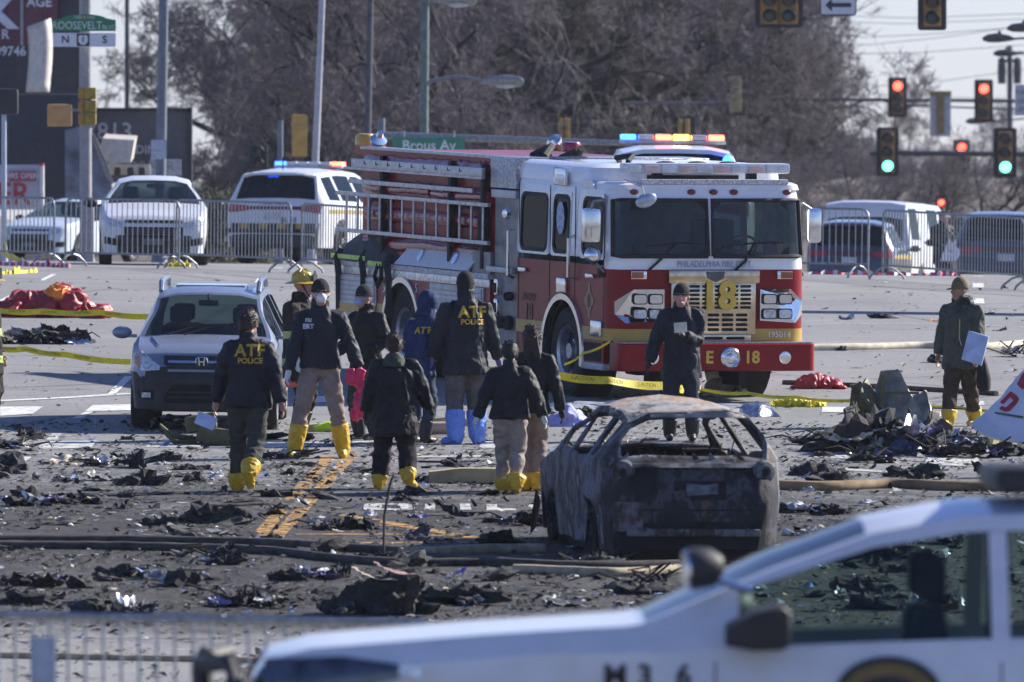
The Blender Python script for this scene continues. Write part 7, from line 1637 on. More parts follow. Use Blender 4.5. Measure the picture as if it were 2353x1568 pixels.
LANDS = [(130, 690, 'near the red tarpaulin'), (450, 960, 'before the silver crossover'), (90, 980, 'by the left crosswalk bars'), (570, 1130, 'around the man walking away at left'), (740, 1060, 'by the masked man boots'), (900, 1130, 'around the woman in the long coat'), (1170, 1130, 'by the bulky yellow overboots'), (800, 1220, 'on the yellow hatching'), (300, 1150, 'on the open road at left'), (250, 1255, 'along the sooty hoses at left'), (880, 1290, 'along the sooty hoses at centre'), (150, 1370, 'at the near left edge'), (520, 1370, 'left of the charred box'), (1000, 1370, 'right of the charred box'), (1280, 1340, 'before the burnt car'), (1500, 960, 'behind the burnt car'), (1880, 1130, 'right of the burnt car'), (2050, 1000, 'around the standing wreck panels'), (2280, 1080, 'near the white skin piece'), (2100, 760, 'on the far road at right'), (2100, 1350, 'behind the near patrol car'), (1650, 1380, 'beyond the near patrol car bonnet')]
def where(vx, vy): return min(LANDS, key=lambda l: ((l[0]-vx)/2.2)**2 + (l[1]-vy)**2)[2]
n = 0
while n < 285:
    vx, vy = random.uniform(-10, 2360), scatter_y()
    if not free(vx, vy): continue
    s_ = random.choice((.05, .06, .07, .09, .11, .15, .19)) * (1.25 if vy > 1050 else .8)
    me_ = random.choice(VAR); put('wreck_scrap', me_, vx, vy, s_, label=('larger' if s_ > .12 else 'small') + (' lumpy' if VAR.index(me_) < 4 else ' flat torn') + (' grey' if VAR.index(me_) in (2, 5, 7) else ' black') + ' scrap ' + where(vx, vy), cat='debris', group='dark scraps strewn over the road', sz=random.uniform(.5, 1.2), tilt=(random.uniform(-.25, .25), random.uniform(-.25, .25)), sy=random.uniform(.5, 1.2)); n += 1
n = 0
while n < 105:
    vx, vy = random.uniform(-10, 2360), scatter_y()
    if not free(vx, vy): continue
    kp = random.randrange(6); put('pale_scrap', PAL[kp], vx, vy, random.choice((.04, .05, .06, .08, .10)), label='small ' + ('white flat', 'pale blue', 'white lumpy', 'cream', 'crumpled foil', 'violet')[kp] + ' scrap ' + where(vx, vy), cat='debris', group='pale scraps strewn over the road', sz=random.uniform(.5, 1.1), tilt=(random.uniform(-.3, .3), random.uniform(-.3, .3)), sy=random.uniform(.5, 1.1)); n += 1
def litter():
    rg = random.Random(5); vs_ = []; fs_ = []; mi = []
    for k in range(60000):
        r = rg.random(); vy = rg.uniform(1060, 1568) if r < .72 else (rg.uniform(970, 1120) if r < .93 else rg.uniform(640, 1000)); vx = rg.uniform(-20, 2373)
        dens = noise.noise(Vector((vx*.006, vy*.02, 3))) + .35 * noise.noise(Vector((vx*.02, vy*.06, 8)))
        if dens < rg.uniform(-.6, .25): continue
        if 1440 < vy and rg.random() < .7: continue
        p = G(vx, vy); s_ = (rg.random()**2.4) * .060 + .007; a = rg.uniform(0, 6.28); ty = rg.random(); o = len(vs_); m_ = 0 if rg.random() < .62 else rg.choice((1, 1, 1, 1, 1, 1, 2, 2, 3, 4, 5, 5))
        if ty < .40: el, hk, n_ = rg.uniform(.35, 1.0), .22, rg.choice((4, 5, 6))          # flat shard
        elif ty < .58: el, hk, n_ = rg.uniform(.05, .16), .10, 4; s_ *= 1.9                  # sliver
        else: el, hk, n_ = rg.uniform(.6, 1.0), .55, 6                                        # lump
        ca, sa = math.cos(a), math.sin(a); tilt = rg.gauss(0, hk)
        for i in range(n_):
            th = 6.283*i/n_ + rg.uniform(-.35, .35); q = s_ * rg.uniform(.45, 1.1); u, v = q*math.cos(th), q*math.sin(th)*el; vs_.append((p.x + u*ca - v*sa, p.y + u*sa + v*ca, p.z + .002 + max(0, tilt*u) + hk*s_*rg.random()*.5))
        vs_.append((p.x + rg.uniform(-.3, .3)*s_, p.y + rg.uniform(-.3, .3)*s_*el, p.z + .004 + s_*hk*rg.uniform(.2, 1.0)))
        for i in range(n_): fs_.append((o + i, o + (i+1) % n_, o + n_)); mi.append(m_)
    mb = MB(); mb.v = vs_; mb.f = fs_; mb.mi = mi
    o = mb.build('litter', [CHAR1, CHAR2, WHITEM, CREAMD, BLUED, OLIVM], None, 0); tag(o, 'fine black and pale crumbs of wreckage over the near road', 'litter', kind='stuff')
litter()
# ---- hoses
def hose(label, pts, rad, m, name='fire_hose', flat=.7):
    P = [G(a, b) for a, b in pts]; Q = []
    for i in range(len(P) - 1):
        for t in np.linspace(0, 1, 10, endpoint=False):
            p0, p1, p2, p3 = P[max(0, i-1)], P[i], P[i+1], P[min(len(P)-1, i+2)]
            q = .5*((2*p1) + (p2-p0)*t + (2*p0-5*p1+4*p2-p3)*t*t + (3*p1-p0-3*p2+p3)*t**3); q.y += .03*noise.noise(Vector((q.x*2, q.y, i))); q.z = gz(q.x, q.y) + rad*flat*.9 + .01*abs(noise.noise(Vector((q.x*3, 0, 5)))); Q.append(q)
    Q.append(P[-1] + Vector((0, 0, rad*flat))); o0 = Q[0].copy(); b = MB(); b.tube([q - o0 for q in Q], rad, 8); o = b.build(name, m, None, 60, T3(*o0)); return tag(o, label, 'hose', 'fire hoses on the road')
hose('sooty upper fire hose crossing the road from the left edge', [(-40, 1248), (200, 1249), (420, 1252), (640, 1258), (800, 1268), (930, 1276)], .048, DKH)
hose('sooty lower fire hose crossing the road beside its twin', [(-40, 1261), (220, 1263), (470, 1268), (640, 1276), (760, 1290), (900, 1300), (1100, 1302)], .045, DKH)
hose('tan fire hose ending at the burnt car', [(920, 1279), (1020, 1276), (1120, 1271), (1250, 1270)], .05, TANH)
hose('sooty fire hose passing under the burnt car rear', [(960, 1288), (1150, 1302), (1330, 1310), (1560, 1308)], .05, DKH)
hose('tan hose in front of the burnt car', [(1180, 1318), (1300, 1322), (1420, 1326), (1560, 1318)], .05, TANH)
hose('brown hose right of the burnt car', [(1760, 1124), (1900, 1128), (2050, 1122), (2200, 1128), (2400, 1130)], .06, mat('brown hose', (.24, .16, .08), .8, var=.4, scale=3))
hose('cream hose across the far road right of the bumper', [(1830, 806), (1960, 805), (2120, 801), (2260, 803), (2400, 792)], .055, mat('cream hose', (.60, .54, .40), .8, var=.2))
hose('dark hose on the road behind the man in olive', [(1800, 884), (1930, 889), (2100, 898), (2290, 910)], .035, DKH)
hose('tan hose across the foreground behind the near barrier', [(-30, 1512), (200, 1517), (420, 1521), (640, 1526)], .03, TANH); hose('thin cable on the road left of the orange hatching', [(470, 1166), (540, 1164), (620, 1160), (680, 1156)], .02, CHAR1, 'cable'); hose('thin dark cable before the stop line', [(930, 1062), (1030, 1064), (1130, 1060)], .012, CHAR1, 'cable')
hose('thin dark strip standing in for the shadow left of the walking man', [(150, 1142), (300, 1140), (430, 1136)], .012, CHAR1, 'cable')  # dark tube laid in place of the walking man's cast shadow
# ---- caution tape
def tape(label, pts, name='caution_tape', wd=.075, hang=True):
    P = [at(x, y, d) for x, y, d in pts]; Q = []
    for i in range(len(P)-1):
        for t in np.linspace(0, 1, 12, endpoint=False): Q.append(P[i].lerp(P[i+1], t))
    Q.append(P[-1]); b = MB(); vs_ = []; o0 = Q[0].copy()
    for i, q in enumerate(Q):
        a = 1.1*noise.noise(Vector((i*.13, q.x*.3, 2))); w_ = Vector((0, math.sin(a), math.cos(a))) * wd/2; sag = Vector((0, 0, -.02*math.sin(math.pi*((i/12) % 1)))); vs_ += [q - o0 + w_ + sag, q - o0 - w_ + sag]
    n = len(Q); low = [v + Vector((0, .002, 0)) for v in vs_]; b.add(vs_ + low, [(2*i, 2*i+1, 2*i+3, 2*i+2) for i in range(n-1)] + [(2*n+2*i, 2*n+2*i+2, 2*n+2*i+3, 2*n+2*i+1) for i in range(n-1)])
    o = b.build(name, YTAPE, None, 60, T3(*o0)); tag(o, label, 'tape')
    for i in range(6, n-6, 7):
        q = (Q[i] - o0); d_ = (Q[i+1] - Q[i]); 
        text('tape_lettering', 'CAUTION', wd*.62, mat('tape black', (.10, .085, .01), .6), o, frame(q + Vector((0, -.012, -.01)), d_, (0, .0, 1)), depth=0)
    return o
tape('broad yellow tape sagging from the front wheel to the man in navy', [(1278, 862, 129), (1400, 874, 129), (1530, 887, 129.5), (1610, 895, 130)], wd=.095)
tape('twisted thin yellow tape running on right behind the wreck heap', [(1610, 895, 130), (1720, 904, 130), (1830, 913, 130), (1960, 921, 130), (2200, 937, 130), (2400, 950, 130)], wd=.040)
tape('yellow tape stretched across the red tarpaulin at left', [(-20, 712, 146), (100, 716, 146), (232, 718, 146), (345, 728, 146)]); tape('yellow tape running from the left edge towards the silver crossover', [(-20, 798, 136), (60, 802, 136), (150, 815, 136), (300, 832, 136)], wd=.07); tape('yellow tape tied from the front wheel to the cab step', [(1296, 838, 132), (1340, 812, 132), (1402, 785, 132)], wd=.03); tape('short yellow tape end by the tall man glove', [(1118, 846, 133), (1150, 842, 133)], wd=.05)
def crumple(name, label, cat, vx, vy, wpx, hpx, m, seed, depth=.5, vox=None, amp=.05, f=6, pts=None, extra=None):
    """heap of cloth or film: union of lumps with folds"""
    p = G(vx, vy); s_ = sv(p.y); w_, h = wpx/s_, hpx/s_; rg = random.Random(seed); b = MB()
    for k in range(9):
        u = -1 + 2*k/8; hh = h * (1 - abs(u)**1.7*.75) * rg.uniform(.75, 1.05); b.ell((u*w_*.46, rg.uniform(-.2, .2)*depth, hh*.35), w_*.13, depth*.5*rg.uniform(.7, 1.1), hh*.62, 12, 8)
    b.box(-w_*.47, w_*.47, -depth*.42, depth*.42, -.02, h*.12)
    me = remeshed(b, vox or max(.012, w_/70), 3); wrinkle(me, amp, f, seed, (1, 1, 1.3)); wrinkle(me, amp*.5, f*2.3, seed + 5); o = link_mesh(name, me, m); o.location = p; return tag(o, label, cat)
t_ = crumple('tarpaulin', 'crumpled red tarpaulin heaped on the road at the left edge', 'tarpaulin', 112, 728, 250, 74, REDT, 4, .9, .016, .10, 2.4)
q = MB(); q.ell((.14, -.20, .30), .17, .20, .13); me = remeshed(q, .012, 2); wrinkle(me, .06, 8, 2); link_mesh('orange_fold', me, mat('orange film', (.75, .22, .02), .4), t_)
crumple('red_bag', 'red plastic bag lying right of the engine bumper', 'bag', 1880, 893, 112, 34, REDT, 9, .35, .012, .05, 3.8)
crumple('cloth', 'pale lilac cloth on the road left of the burnt car', 'cloth', 1306, 979, 88, 46, mat('lilac cloth', (.42, .42, .75), .8, var=.2, scale=6), 3, .4, .013, .05, 4)
crumple('tape_pile', 'tangled pile of yellow tape right of the man in navy', 'tape', 1828, 934, 112, 20, YTAPE, 7, .3, .012, .05, 12)
crumple('dark_bundle', 'dark clothing bundle on the road right of the burnt car', 'cloth', 1872, 1092, 100, 34, mat('dark plum cloth', (.022, .018, .026), .85), 11, .35, .014, .04, 7); crumple('dark_bundle', 'dark bundle under the bumper beside the front wheel', 'bag', 1572, 905, 70, 32, mat('dark maroon bag', (.035, .012, .018), .6), 12, .3, .014, .03, 8)
crumple('magenta_cloth', 'small magenta cloth in the wreck heap', 'cloth', 1905, 1030, 44, 24, mat('magenta cloth', (.36, .05, .26), .7), 13, .2, .012, .03, 9); crumple('plum_garment', 'plum coloured garment lying behind the woman in the long coat', 'cloth', 880, 1047, 60, 12, mat('dull plum cloth', (.14, .09, .12), .85), 14, .25, .012, .02, 9)
crumple('blue_bin_bag', 'dark blue bag at the foot of the wreck heap', 'bag', 2075, 1046, 80, 40, mat('dark blue film', (.03, .05, .12), .3), 15, .3, .014, .04, 8)
# pink bag in the gloved hand
b = MB(); 
for k, (dx, dz, rr) in enumerate(((0, -.03, .05), (-.03, -.10, .085), (-.10, -.06, .07), (.02, -.16, .07), (0, -.26, .07), (-.02, -.36, .075), (-.04, -.45, .07), (.05, -.2, .05))): b.ell((dx, .02*math.sin(k*2.1), dz), rr*.85, .032, rr*1.15, 12, 8)
me = remeshed(b, .011, 3); wrinkle(me, .034, 11, 6, (1.4, 1, .45)); wrinkle(me, .012, 26, 8); o = link_mesh('plastic_bag', me, PINK); o.location = bag_at + Vector((.0, -.06, .02)); tag(o, 'bright pink plastic bag hanging from the masked man glove', 'bag')
# ---- large wreck pieces
def plate(name, label, pts, d, m, thick=.03, bend=.12, seed=1, cat='wreckage', nsub=3, tilt=.25, vfoot=None, rag_=.045, turn=0.0):
    """torn panel: outline in layout units standing on the road at its foot, leaning back by tilt"""
    foot = max(p[1] for p in pts); g = G(sum(p[0] for p in pts)/len(pts), vfoot or foot); d = g.y; s_ = sv(d); cx = g.x
    P = [((x - CX)/F*d - cx, (foot - y)/s_) for x, y in pts]; b = MB(); bm = bmesh.new(); vs_ = [bm.verts.new((x, z*tilt, z)) for x, z in P]; f = bm.faces.new(vs_); bmesh.ops.triangulate(bm, faces=[f]); bmesh.ops.subdivide_edges(bm, edges=bm.edges[:], cuts=nsub*2, use_grid_fill=True)
    o_ = Vector((seed*3.7, seed, 0)); sm = lambda c: Vector((0, bend*noise.noise(c*2.2 + o_) + bend*.5*noise.noise(c*6 + o_), 0))
    bd_ = {v for e in bm.edges if e.is_boundary for v in e.verts}
    for v in bm.verts:
        c0 = Vector((v.co.x, 0, v.co.z)); v.co += sm(c0)
        if v in bd_ and rag_: v.co += Vector((noise.noise(c0*9 + o_), 0, noise.noise(c0*9 - o_))) * rag_
    me = bpy.data.meshes.new(name); bm.to_mesh(me); bm.free(); me.materials.append(m); o = bpy.data.objects.new(name, me); col.objects.link(o); o.location = (cx, d, g.z - .01); o.rotation_euler.z = turn; md = o.modifiers.new('t', 'SOLIDIFY'); md.thickness = thick; md.offset = 0
    if label: tag(o, label, cat)
    return o, (lambda x, y, off: Vector(((x - CX)/F*d - cx, (foot - y)/s_*tilt - off, (foot - y)/s_)))
o, _ = plate('torn_panel', 'olive primed aircraft panel leaning in the wreck heap', [(1958, 884), (1976, 878), (2000, 900), (2022, 945), (2045, 1000), (1985, 1002), (1968, 930)], 0, OLIVM, .06, .22, 2, tilt=.2)
rb = MB(); rb.tube([(-.22, -.05, .1), (-.18, .02, .35), (-.16, .08, .52)], .02, 6); rb.build('rib', OLIVM, o)
o, _ = plate('torn_panel', 'tall grey green aircraft panel standing in the wreck heap', [(2012, 884), (2032, 854), (2064, 845), (2088, 890), (2116, 950), (2150, 1006), (2040, 1008), (2020, 945)], 0, GREYM, .03, .10, 3, tilt=.15)
bd = MB(); bd.box(-.20, .22, -.06, -.03, .50, .53); bd.build('panel_seam', OLIVM, o); rb = MB(); rb.box(-.21, -.16, -.05, -.02, .05, .72); rb.build('frame_rib', OLIVM, o)
o, _ = plate('torn_panel', 'olive frame plate set edgewise between the two standing panels', [(1985, 900), (2025, 868), (2060, 930), (2085, 1005), (2000, 1008)], 0, OLIVM, .04, .08, 14, tilt=.3, turn=1.0)
o, _ = plate('torn_panel', 'dark torn skin plate low before the standing panels', [(1945, 990), (1990, 950), (2060, 965), (2150, 990), (2170, 1020), (1960, 1022)], 0, CHAR2, .04, .3, 15, tilt=.9)
o, _ = plate('torn_panel', 'long olive spar lying low right of the standing panels', [(2120, 1000), (2240, 1004), (2300, 1012), (2290, 1034), (2150, 1030)], 0, OLIVM, .05, .2, 16, tilt=.6)
for k_, (lb, pts, m_, tn) in enumerate((('bent grey brown sheet jutting left from the main heap', [(1930, 985), (1950, 940), (1985, 925), (2010, 975), (2000, 1010), (1950, 1012)], CHAR2, .5), ('crumpled grey sheet behind the tall panel', [(2070, 920), (2105, 900), (2140, 945), (2165, 1000), (2080, 1004)], GREYM, -.6), ('jagged brown sheet right of the tall panel', [(2120, 975), (2150, 945), (2180, 965), (2210, 1010), (2130, 1015)], mat('scorched brown metal', (.11, .09, .065), .7, .2, var=.5, scale=5, dirt=(.04, .035, .03)), .4))):
    plate('torn_panel', lb, pts, 0, m_, .035, .16, 30 + k_, tilt=.35, turn=tn, rag_=.07)
o, _ = plate('torn_panel', 'low grey aluminium scrap at the foot of the tall panel', [(2060, 985), (2110, 968), (2150, 1000), (2130, 1022), (2070, 1016)], 0, GREYM, .03, .15, 5, tilt=.9)
TAILW = mat('white aircraft skin', (.58, .62, .72), .35, var=.12, scale=2, coat=.3); TRED = mat('red aircraft paint', (.40, .02, .04), .4); TGRN = mat('green aircraft stripe', (.03, .12, .07), .5)
o, tf = plate('tail_piece', 'white aircraft skin piece with red outline letter and green stripe at the right edge', [(2228, 985), (2262, 962), (2300, 925), (2353, 862), (2440, 830), (2440, 1040), (2320, 1022), (2265, 1012)], 0, TAILW, .04, .03, 4, tilt=.55, vfoot=1030, rag_=.01)
def deco(name, pts, m, off=.032):
    b = MB(); P = [tf(x, y, off) for x, y in pts]; Q = [p + Vector((0, .006, 0)) for p in P]; n_ = len(P); b.add(P + Q, [tuple(range(n_))] + [(i, (i+1) % n_, n_+(i+1) % n_, n_+i) for i in range(n_)]); b.build(name, m, o, 0)
deco('red_letter', [(2300, 933), (2325, 908), (2336, 915), (2345, 925), (2340, 935), (2322, 953), (2312, 955), (2298, 948), (2303, 942), (2314, 945), (2331, 929), (2324, 921), (2308, 938)], TRED); deco('red_letter', [(2340, 892), (2353, 868), (2380, 850), (2380, 880), (2353, 905)], TRED); deco('green_stripe', [(2286, 955), (2353, 965), (2353, 970), (2284, 959)], TGRN); deco('red_stripe', [(2236, 988), (2258, 984), (2258, 991), (2232, 994)], TRED)
o, _ = plate('cowling_piece', 'curved white aircraft skin piece lying before the engine bumper', [(1612, 905), (1622, 878), (1660, 864), (1700, 878), (1724, 902), (1680, 912)], 0, WHITEM, .03, .18, 6, tilt=.6)
o, _ = plate('wing_strip', 'long pale wing strip lying behind the burnt car', [(1240, 930), (1330, 924), (1520, 928), (1700, 930), (1765, 926), (1772, 940), (1650, 946), (1400, 944), (1260, 946)], 0, WHITEM, .05, .10, 7, tilt=1.2)
o, _ = plate('torn_panel', 'crumpled silver and black panel right of the wing strip', [(1690, 935), (1740, 922), (1775, 940), (1790, 955), (1720, 958)], 0, TIN, .03, .2, 8, tilt=.7)
o, _ = plate('cream_panel', 'cream panel on the road left of the burnt car roof', [(1378, 1008), (1420, 990), (1445, 1000), (1440, 1016), (1390, 1022)], 0, CREAMD, .03, .1, 9, tilt=.8)
# heaps of dark wreckage (each heap one tangled object)
def heap(label, vx, vy, wpx, hpx, seed, mats=(None,), n=16, depth=.5, wires=8):
    p = G(vx, vy); s_ = sv(p.y); w_, h = wpx/s_, hpx/s_; rg = random.Random(seed); r = thing('wreck_heap', label, 'wreckage', T3(*p))
    M_ = [m for m in mats if m] or [CHAR1, CHAR1, CHAR2, OLIVM]
    for k in range(n):
        u = rg.uniform(-1, 1); me = rg.choice(VAR) if rg.random() < .7 else rg.choice(PAL); o = bpy.data.objects.new('torn_piece', me); col.objects.link(o); o.parent = r; q = rg.uniform(.10, .24) * w_
        q = max(.10, min(q, .34)); zz = h * (1 - u*u) * rg.uniform(0, .55)
        o.matrix_basis = T3(u*w_*.5, rg.uniform(-.5, .5)*depth, zz) @ Matrix.Rotation(rg.uniform(0, 6.28), 4, 'Z') @ Matrix.Rotation(rg.uniform(-.7, .7), 4, 'X') @ Matrix.Diagonal((q, q*rg.uniform(.5, 1), q*rg.uniform(.6, 1.4), 1))
    for k in range(wires):
        u = rg.uniform(-.9, .9)*w_*.5; b = MB(); y = rg.uniform(-.3, .3)*depth; a = Vector((u, y, h*.2)); c = a + Vector((rg.gauss(0, .18), rg.gauss(0, .1), h*rg.uniform(.3, .9))); e_ = c + Vector((rg.gauss(0, .15), 0, -h*rg.uniform(0, .5))); b.tube([a, c, e_], [.012, .010, .006], 5); b.build('bent_tube', rg.choice(M_), r)
    return r
heap('black tangled wreckage before the left edge at mid road', 95, 790, 210, 34, 1, n=18); heap('main dark wreck heap around the standing panels', 2035, 1040, 300, 105, 2, n=60, depth=1.0, wires=14); heap('wreck heap with silver scraps below the man in olive', 2215, 1050, 190, 56, 3, n=30, depth=.6); heap('dark wreckage left of the magenta cloth', 1870, 1020, 120, 32, 4, n=12); heap('wreckage between the dark bundle and white bar', 1985, 1062, 110, 40, 5, n=14)
heap('charred wreckage under the silver crossover bumper', 425, 985, 120, 30, 6, n=12); heap('charred wreck pile at lower centre left', 560, 1392, 150, 50, 7, n=16); heap('tangled black scraps on the sooty hoses', 505, 1288, 90, 42, 8, n=10); heap('pale scraps and ash in front of the burnt car wheel', 1385, 1305, 120, 46, 9, n=18, wires=4); heap('black wreckage left of the walking man', 270, 1072, 140, 28, 10, n=12)
heap('low black wreckage at the left edge of the near road', 40, 1030, 80, 28, 11, n=9); heap('grey scraps behind the masked man boots', 640, 1052, 120, 20, 12, n=10); heap('wreckage on the right edge by the white skin piece', 2330, 1045, 90, 30, 13, n=9); heap('black scraps beside the near patrol car roof', 1480, 1352, 90, 60, 14, n=10); heap('scraps left of the burnt car front', 1190, 1205, 110, 26, 15, n=10); heap('black scraps behind the burnt car seen through its window', 1330, 962, 70, 24, 16, n=8); heap('dark debris on the far road at right', 2335, 820, 60, 34, 17, n=8)
for lb, vx, vy, w_, h_, sd_ in (('low black rubble left of the sooty hose tangle', 330, 1330, 170, 26, 41), ('rubble drift at the near left edge', 90, 1345, 200, 24, 42), ('rubble drift right of the charred box', 1060, 1385, 190, 30, 43), ('rubble behind the near barrier at left', 250, 1405, 180, 26, 44), ('rubble between the sooty hoses and the charred box', 700, 1330, 160, 28, 45), ('dark scraps around the yellow hatching', 780, 1215, 150, 18, 46), ('dark scraps left of the yellow lines', 470, 1200, 190, 20, 47), ('black rubble below the left crosswalk', 120, 1160, 190, 20, 48), ('rubble right of the burnt car wheel', 1850, 1180, 130, 24, 49), ('rubble seen through the near patrol car window', 2040, 1290, 220, 40, 50), ('second rubble drift seen through the patrol car window', 2120, 1400, 240, 40, 51), ('rubble left of the near patrol car roof', 1900, 1235, 150, 26, 52)):
    heap(lb, vx, vy, w_, h_, sd_, n=15, depth=.7, wires=3)
# burnt box like piece at lower centre
p = G(880, 1412); r = thing('burnt_box', 'large charred box shaped piece with pinkish lining at lower centre', 'wreckage', T3(*p)); s_ = sv(p.y)
o, _ = plate('charred_side', None, [(768, 1412), (800, 1352), (870, 1330), (935, 1338), (915, 1412)], 0, CHAR1, .05, .15, 21, tilt=.2); o.parent = r; o.location = (-.1, 0, 0)
o, _ = plate('charred_end', None, [(905, 1412), (925, 1330), (955, 1318), (945, 1350), (935, 1410)], 0, mat('charred brown wood', (.045, .035, .026), .85, var=.5), .04, .08, 22, tilt=.1); o.parent = r; o.location = (.25, -.12, 0)
for nm, m, q in (('pink_lining', mat('pinkish lining', (.32, .20, .20), .8, var=.3), (.10, .05, .34)), ('cream_lining', CREAMD, (-.08, -.02, .30))):
    o = bpy.data.objects.new(nm, sheet_mesh(nm, m, 31, 7, 5, .4)); col.objects.link(o); o.parent = r; o.matrix_basis = T3(*q) @ Matrix.Rotation(.3, 4, 'Y') @ Matrix.Diagonal((.2, .2, .15, 1))
for k in range(8):
    o = bpy.data.objects.new('charred_lump', VAR[k % 4]); col.objects.link(o); o.parent = r; o.matrix_basis = T3(random.uniform(-.45, .25), random.uniform(-.1, .2), .02) @ Matrix.Rotation(k, 4, 'Z') @ Matrix.Scale(random.uniform(.1, .2), 4)
# single sizeable pieces
for lb, vx, vy, sz_, me in (('charred lump with raised ear at lower left', 50, 1388, .16, VAR[3]), ('long black lump near the left hose end', 410, 1345, .22, VAR[1]), ('grey crumpled sheet on the sooty hoses at centre', 860, 1288, .22, VAR[5]), ('bright white scrap at lower left of centre', 500, 1385, .12, PAL[0]), ('pale rounded scrap left of the charred box', 610, 1375, .16, PAL[3]), ('white torn paper before the burnt car', 1420, 1352, .15, PAL[0]), ('white plastic piece before the crossover', 372, 1068, .09, PAL[2]), ('white crumpled bag on the yellow line', 690, 1160, .11, PAL[2]), ('dark wedge beside the crumpled bag on the yellow line', 712, 1072, .12, VAR[4]), ('blue and violet scrap right of the thin sapling', 960, 1190, .10, PAL[5]), ('pale scrap pile right of the painted letters', 1165, 1195, .13, PAL[1]), ('bluish tray left of the walking man', 155, 1100, .12, PAL[1]), ('cream torn strip at left below the crosswalk', 150, 1066, .24, PAL[3]), ('olive metal scrap below the cream strip', 165, 1052, .18, VAR[7]), ('white flake standing before the far tarpaulin', 430, 1080, .06, PAL[0]), ('orange wrapper behind the man in olive', 2145, 738, .10, sheet_mesh('wrap', mat('orange paper', (.50, .22, .04), .7), 41)), ('white feathery scrap above the near patrol car roof', 2065, 1128, .09, PAL[0]), ('white scrap at the near patrol car windscreen top', 1992, 1158, .10, PAL[2]), ('grey foil scrap on the far road', 1945, 735, .12, PAL[4]), ('black scrap on the cream hose', 1935, 806, .09, VAR[3]), ('dark small block on the far lane at right', 2310, 663, .06, VAR[1]), ('pinkish block standing behind the man in olive', 2140, 965, .12, chunk_mesh('pinkblock', mat('pinkish board', (.30, .22, .22), .8), 44, .9))):
    put('wreck_piece', me, vx, vy, sz_, label=lb, cat='debris', tilt=(random.uniform(-.2, .2), random.uniform(-.2, .2)))
# olive equipment chunk with blue label near the crossover
p = G(470, 1022); r = thing('olive_equipment', 'broken olive equipment with a blue label right before the crossover wheel', 'wreckage', T3(*p))
b = MB(); b.box(-.10, .38, -.15, .15, .02, .20, .03); b.T = None; b.build('casing', OLIVM, r, matrix=Matrix.Rotation(R(9), 4, 'Y')); q = MB(); q.box(-.11, .11, -.012, .0, -.07, .07); q.build('label_plate', mat('pale blue label', (.34, .44, .72), .5), r, matrix=T3(.02, -.17, .26) @ Matrix.Rotation(R(22), 4, 'Y')); q = MB(); q.box(-.16, .18, -.1, .1, .15, .33, .04); q.build('upper_casing', OLIVM, r, matrix=Matrix.Rotation(R(-12), 4, 'Y'))
for k, pts in enumerate(([(-.1, 0, .05), (-.35, -.1, .10), (-.48, -.1, .22)], [(-.1, -.05, .03), (-.3, -.2, .02), (-.42, -.2, .12)])):
    q = MB(); q.tube(pts, [.04, .03, .015], 6); q.build('bent_arm', OLIVM, r)
# foam board and rolled blocks
def board(label, x0, x1, y, hpx, dep, m, name='foam_board', wave=.02):
    A, B = G(x0, y), G(x1, y); L_ = B.x - A.x; b = MB(); N = 24; h = hpx/sv(A.y); rings = []
    for i in range(N+1):
        x = L_*i/N; hh = h*(.55 + .45*math.sin(math.pi*min(1, .15 + i/N*.9))) + wave*noise.noise(Vector((x*3, 0, 1))); rings.append([(x, 0, 0), (x, .02*noise.noise(Vector((x*4, 2, 0))), hh), (x, dep, hh), (x, dep, 0)])
    b.loft(rings); o = b.build(name, m, None, 30); o.location = A; return tag(o, label, 'board')
board('long tan foam board lying behind the women walking', 985, 1268, 1110, 34, .55, mat('tan foam', (.42, .34, .19), .85, var=.25, scale=3, bump=.4, bscale=20)); board('tan foam block behind the blue overboots', 985, 1105, 978, 20, .3, mat('pale tan foam', (.50, .41, .26), .85, var=.2, scale=3)); board('tan foam piece behind the masked man legs', 690, 800, 992, 18, .4, mat('tan foam', (.42, .34, .19), .85))
A = G(980, 999); b = MB(); b.tube([(0, 0, .07), (.18, 0, .075), (.37, .02, .07)], .07, 14); o = b.build('foam_roll', mat('pink tan foam', (.52, .38, .28), .85, var=.15), None, 40); o.location = A; tag(o, 'rolled tan foam left of the blue overboots', 'roll')
q = MB(); A = G(722, 995); q.tube([(0, 0, .04), (.15, 0, .08), (.3, .02, .05)], [.03, .05, .03], 8); o = q.build('lime_strip', mat('lime vest scrap', (.50, .75, .02), .6), None, 40); o.location = A; tag(o, 'bright lime strip between the masked man boots', 'debris')
# thin bent sapling in the foreground road
p = at(883, 1284, G(883, 1284).y); b = MB(); b.tube([(0, 0, 0), (-.005, 0, .12), (.0, 0, .38), (.03, 0, .55), (.05, 0, .66), (.085, 0, .76)], [.008, .011, .013, .014, .013, .009], 6); o = b.build('bent_stick', CHAR1, None, 60); o.location = p; tag(o, 'thin dark bent stick standing upright before the walking woman', 'stick')
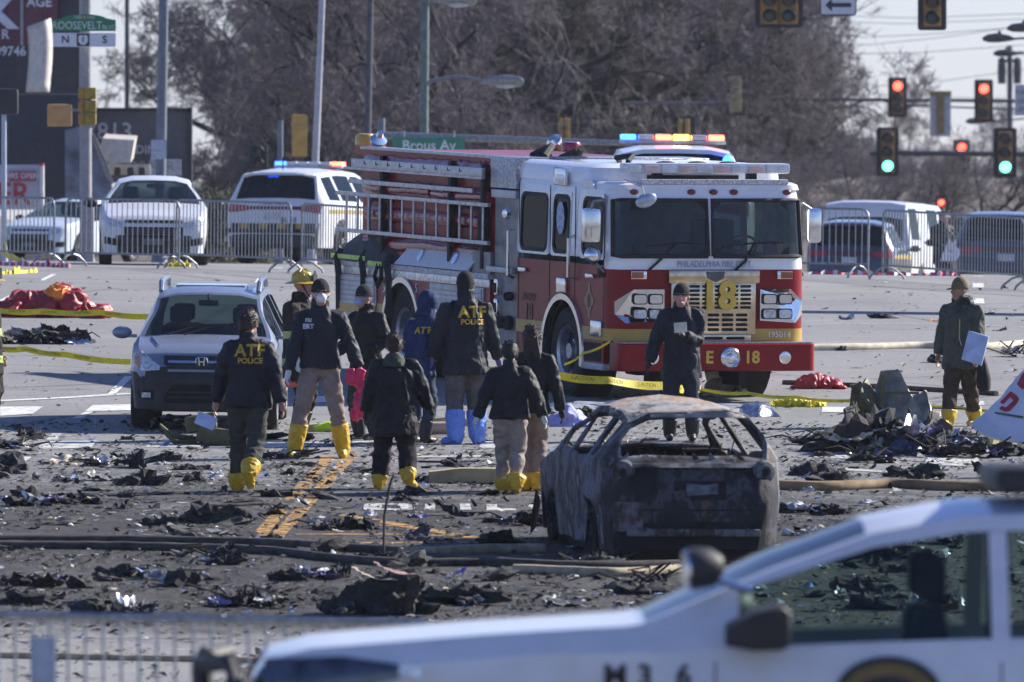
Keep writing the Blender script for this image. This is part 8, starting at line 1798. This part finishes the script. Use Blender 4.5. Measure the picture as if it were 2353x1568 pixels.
# red white tape lying along the barriers, yellow tape near the left post
RWT = mat('red and white tape', (.62, .06, .12), .5, var=.0)
def ground_ribbon(label, pts, m, h=.10, seed=1):
    rg = random.Random(seed); P = [G(a, b_) for a, b_ in pts]; b = MB(); vs_ = []; o0 = P[0].copy(); Q = []
    for i in range(len(P)-1):
        for t in np.linspace(0, 1, 14, endpoint=False): Q.append(P[i].lerp(P[i+1], t))
    for i, q in enumerate(Q):
        hh = h*(.35 + abs(noise.noise(Vector((i*.37, seed, 0))))*1.4); y = .12*noise.noise(Vector((i*.6, seed, 3))); vs_ += [q - o0 + Vector((0, y, .0)), q - o0 + Vector((0, y + .03, hh))]
    b.add(vs_, [(2*i, 2*i+1, 2*i+3, 2*i+2) for i in range(len(Q)-1)]); b.mi = [i % 3 == 0 for i in range(len(b.f))]; b.mi = [int(x) for x in b.mi]
    o = b.build('barrier_tape', [m, mat('white tape', (.72, .72, .74), .5)] if m is RWT else m, None, 0, T3(*o0)); o.modifiers.new('t', 'SOLIDIFY').thickness = .004; return tag(o, label, 'tape')
ground_ribbon('red and white tape lying along the right hand barriers', [(1858, 617), (1990, 621), (2120, 627), (2215, 632)], RWT, .09, 2); ground_ribbon('red and white tape twisted below the left barriers', [(-10, 610), (60, 612), (120, 614), (165, 616)], RWT, .12, 5); ground_ribbon('yellow tape lying on the kerb at the far left', [(-10, 631), (40, 629), (90, 626)], YTAPE, .10, 6); ground_ribbon('yellow tape heap at the barrier feet before the white sedan', [(378, 611), (410, 611), (440, 612)], YTAPE, .12, 8)
tape('yellow tape tied to the slim post at the left edge', [(20, 518, 198), (12, 560, 198), (4, 580, 198), (30, 590, 196), (62, 605, 190)], wd=.10)
# overhead sign gantry standing beyond the right edge, its shadow crosses the far lanes
g0 = Vector((27, 170.5, gz(27, 170.5))); r_ = thing('sign_gantry', 'overhead sign gantry just beyond the right edge', 'sign', T3(*g0)); q = MB(); q.tube([(0, 0, 0), (0, 0, 7.9)], .16, 12); q.build('post', GREYP, r_); q = MB(); q.tube([(0, 0, 7.4), (-13.5, 0, 7.4)], [.13, .09], 10); q.build('arm', GREYP, r_); q = MB(); q.box(-13.2, -2, -.08, -.02, 6.75, 8.0); q.build('sign_back', STEEL, r_)
# ------------------------------------------------------------------ thin winter haze in the air
def haze():
    mb = MB(); mb.box(-1600, 1600, -70, 5100, -2, 42)
    m = bpy.data.materials.new('thin haze'); m.use_nodes = True; n = m.node_tree.nodes; n.clear()
    o = n.new('ShaderNodeOutputMaterial'); v = n.new('ShaderNodeVolumePrincipled'); v.inputs['Density'].default_value = 0.00008; v.inputs['Color'].default_value = (.86, .91, 1, 1); v.inputs['Anisotropy'].default_value = 0.2
    m.node_tree.links.new(v.outputs[0], o.inputs['Volume'])
    h = mb.build('haze', m, None, 0); h['kind'] = 'stuff'; h['label'] = 'thin pale winter haze over the whole street'; h['category'] = 'haze'
haze()
scn.cycles.volume_bounces = 0
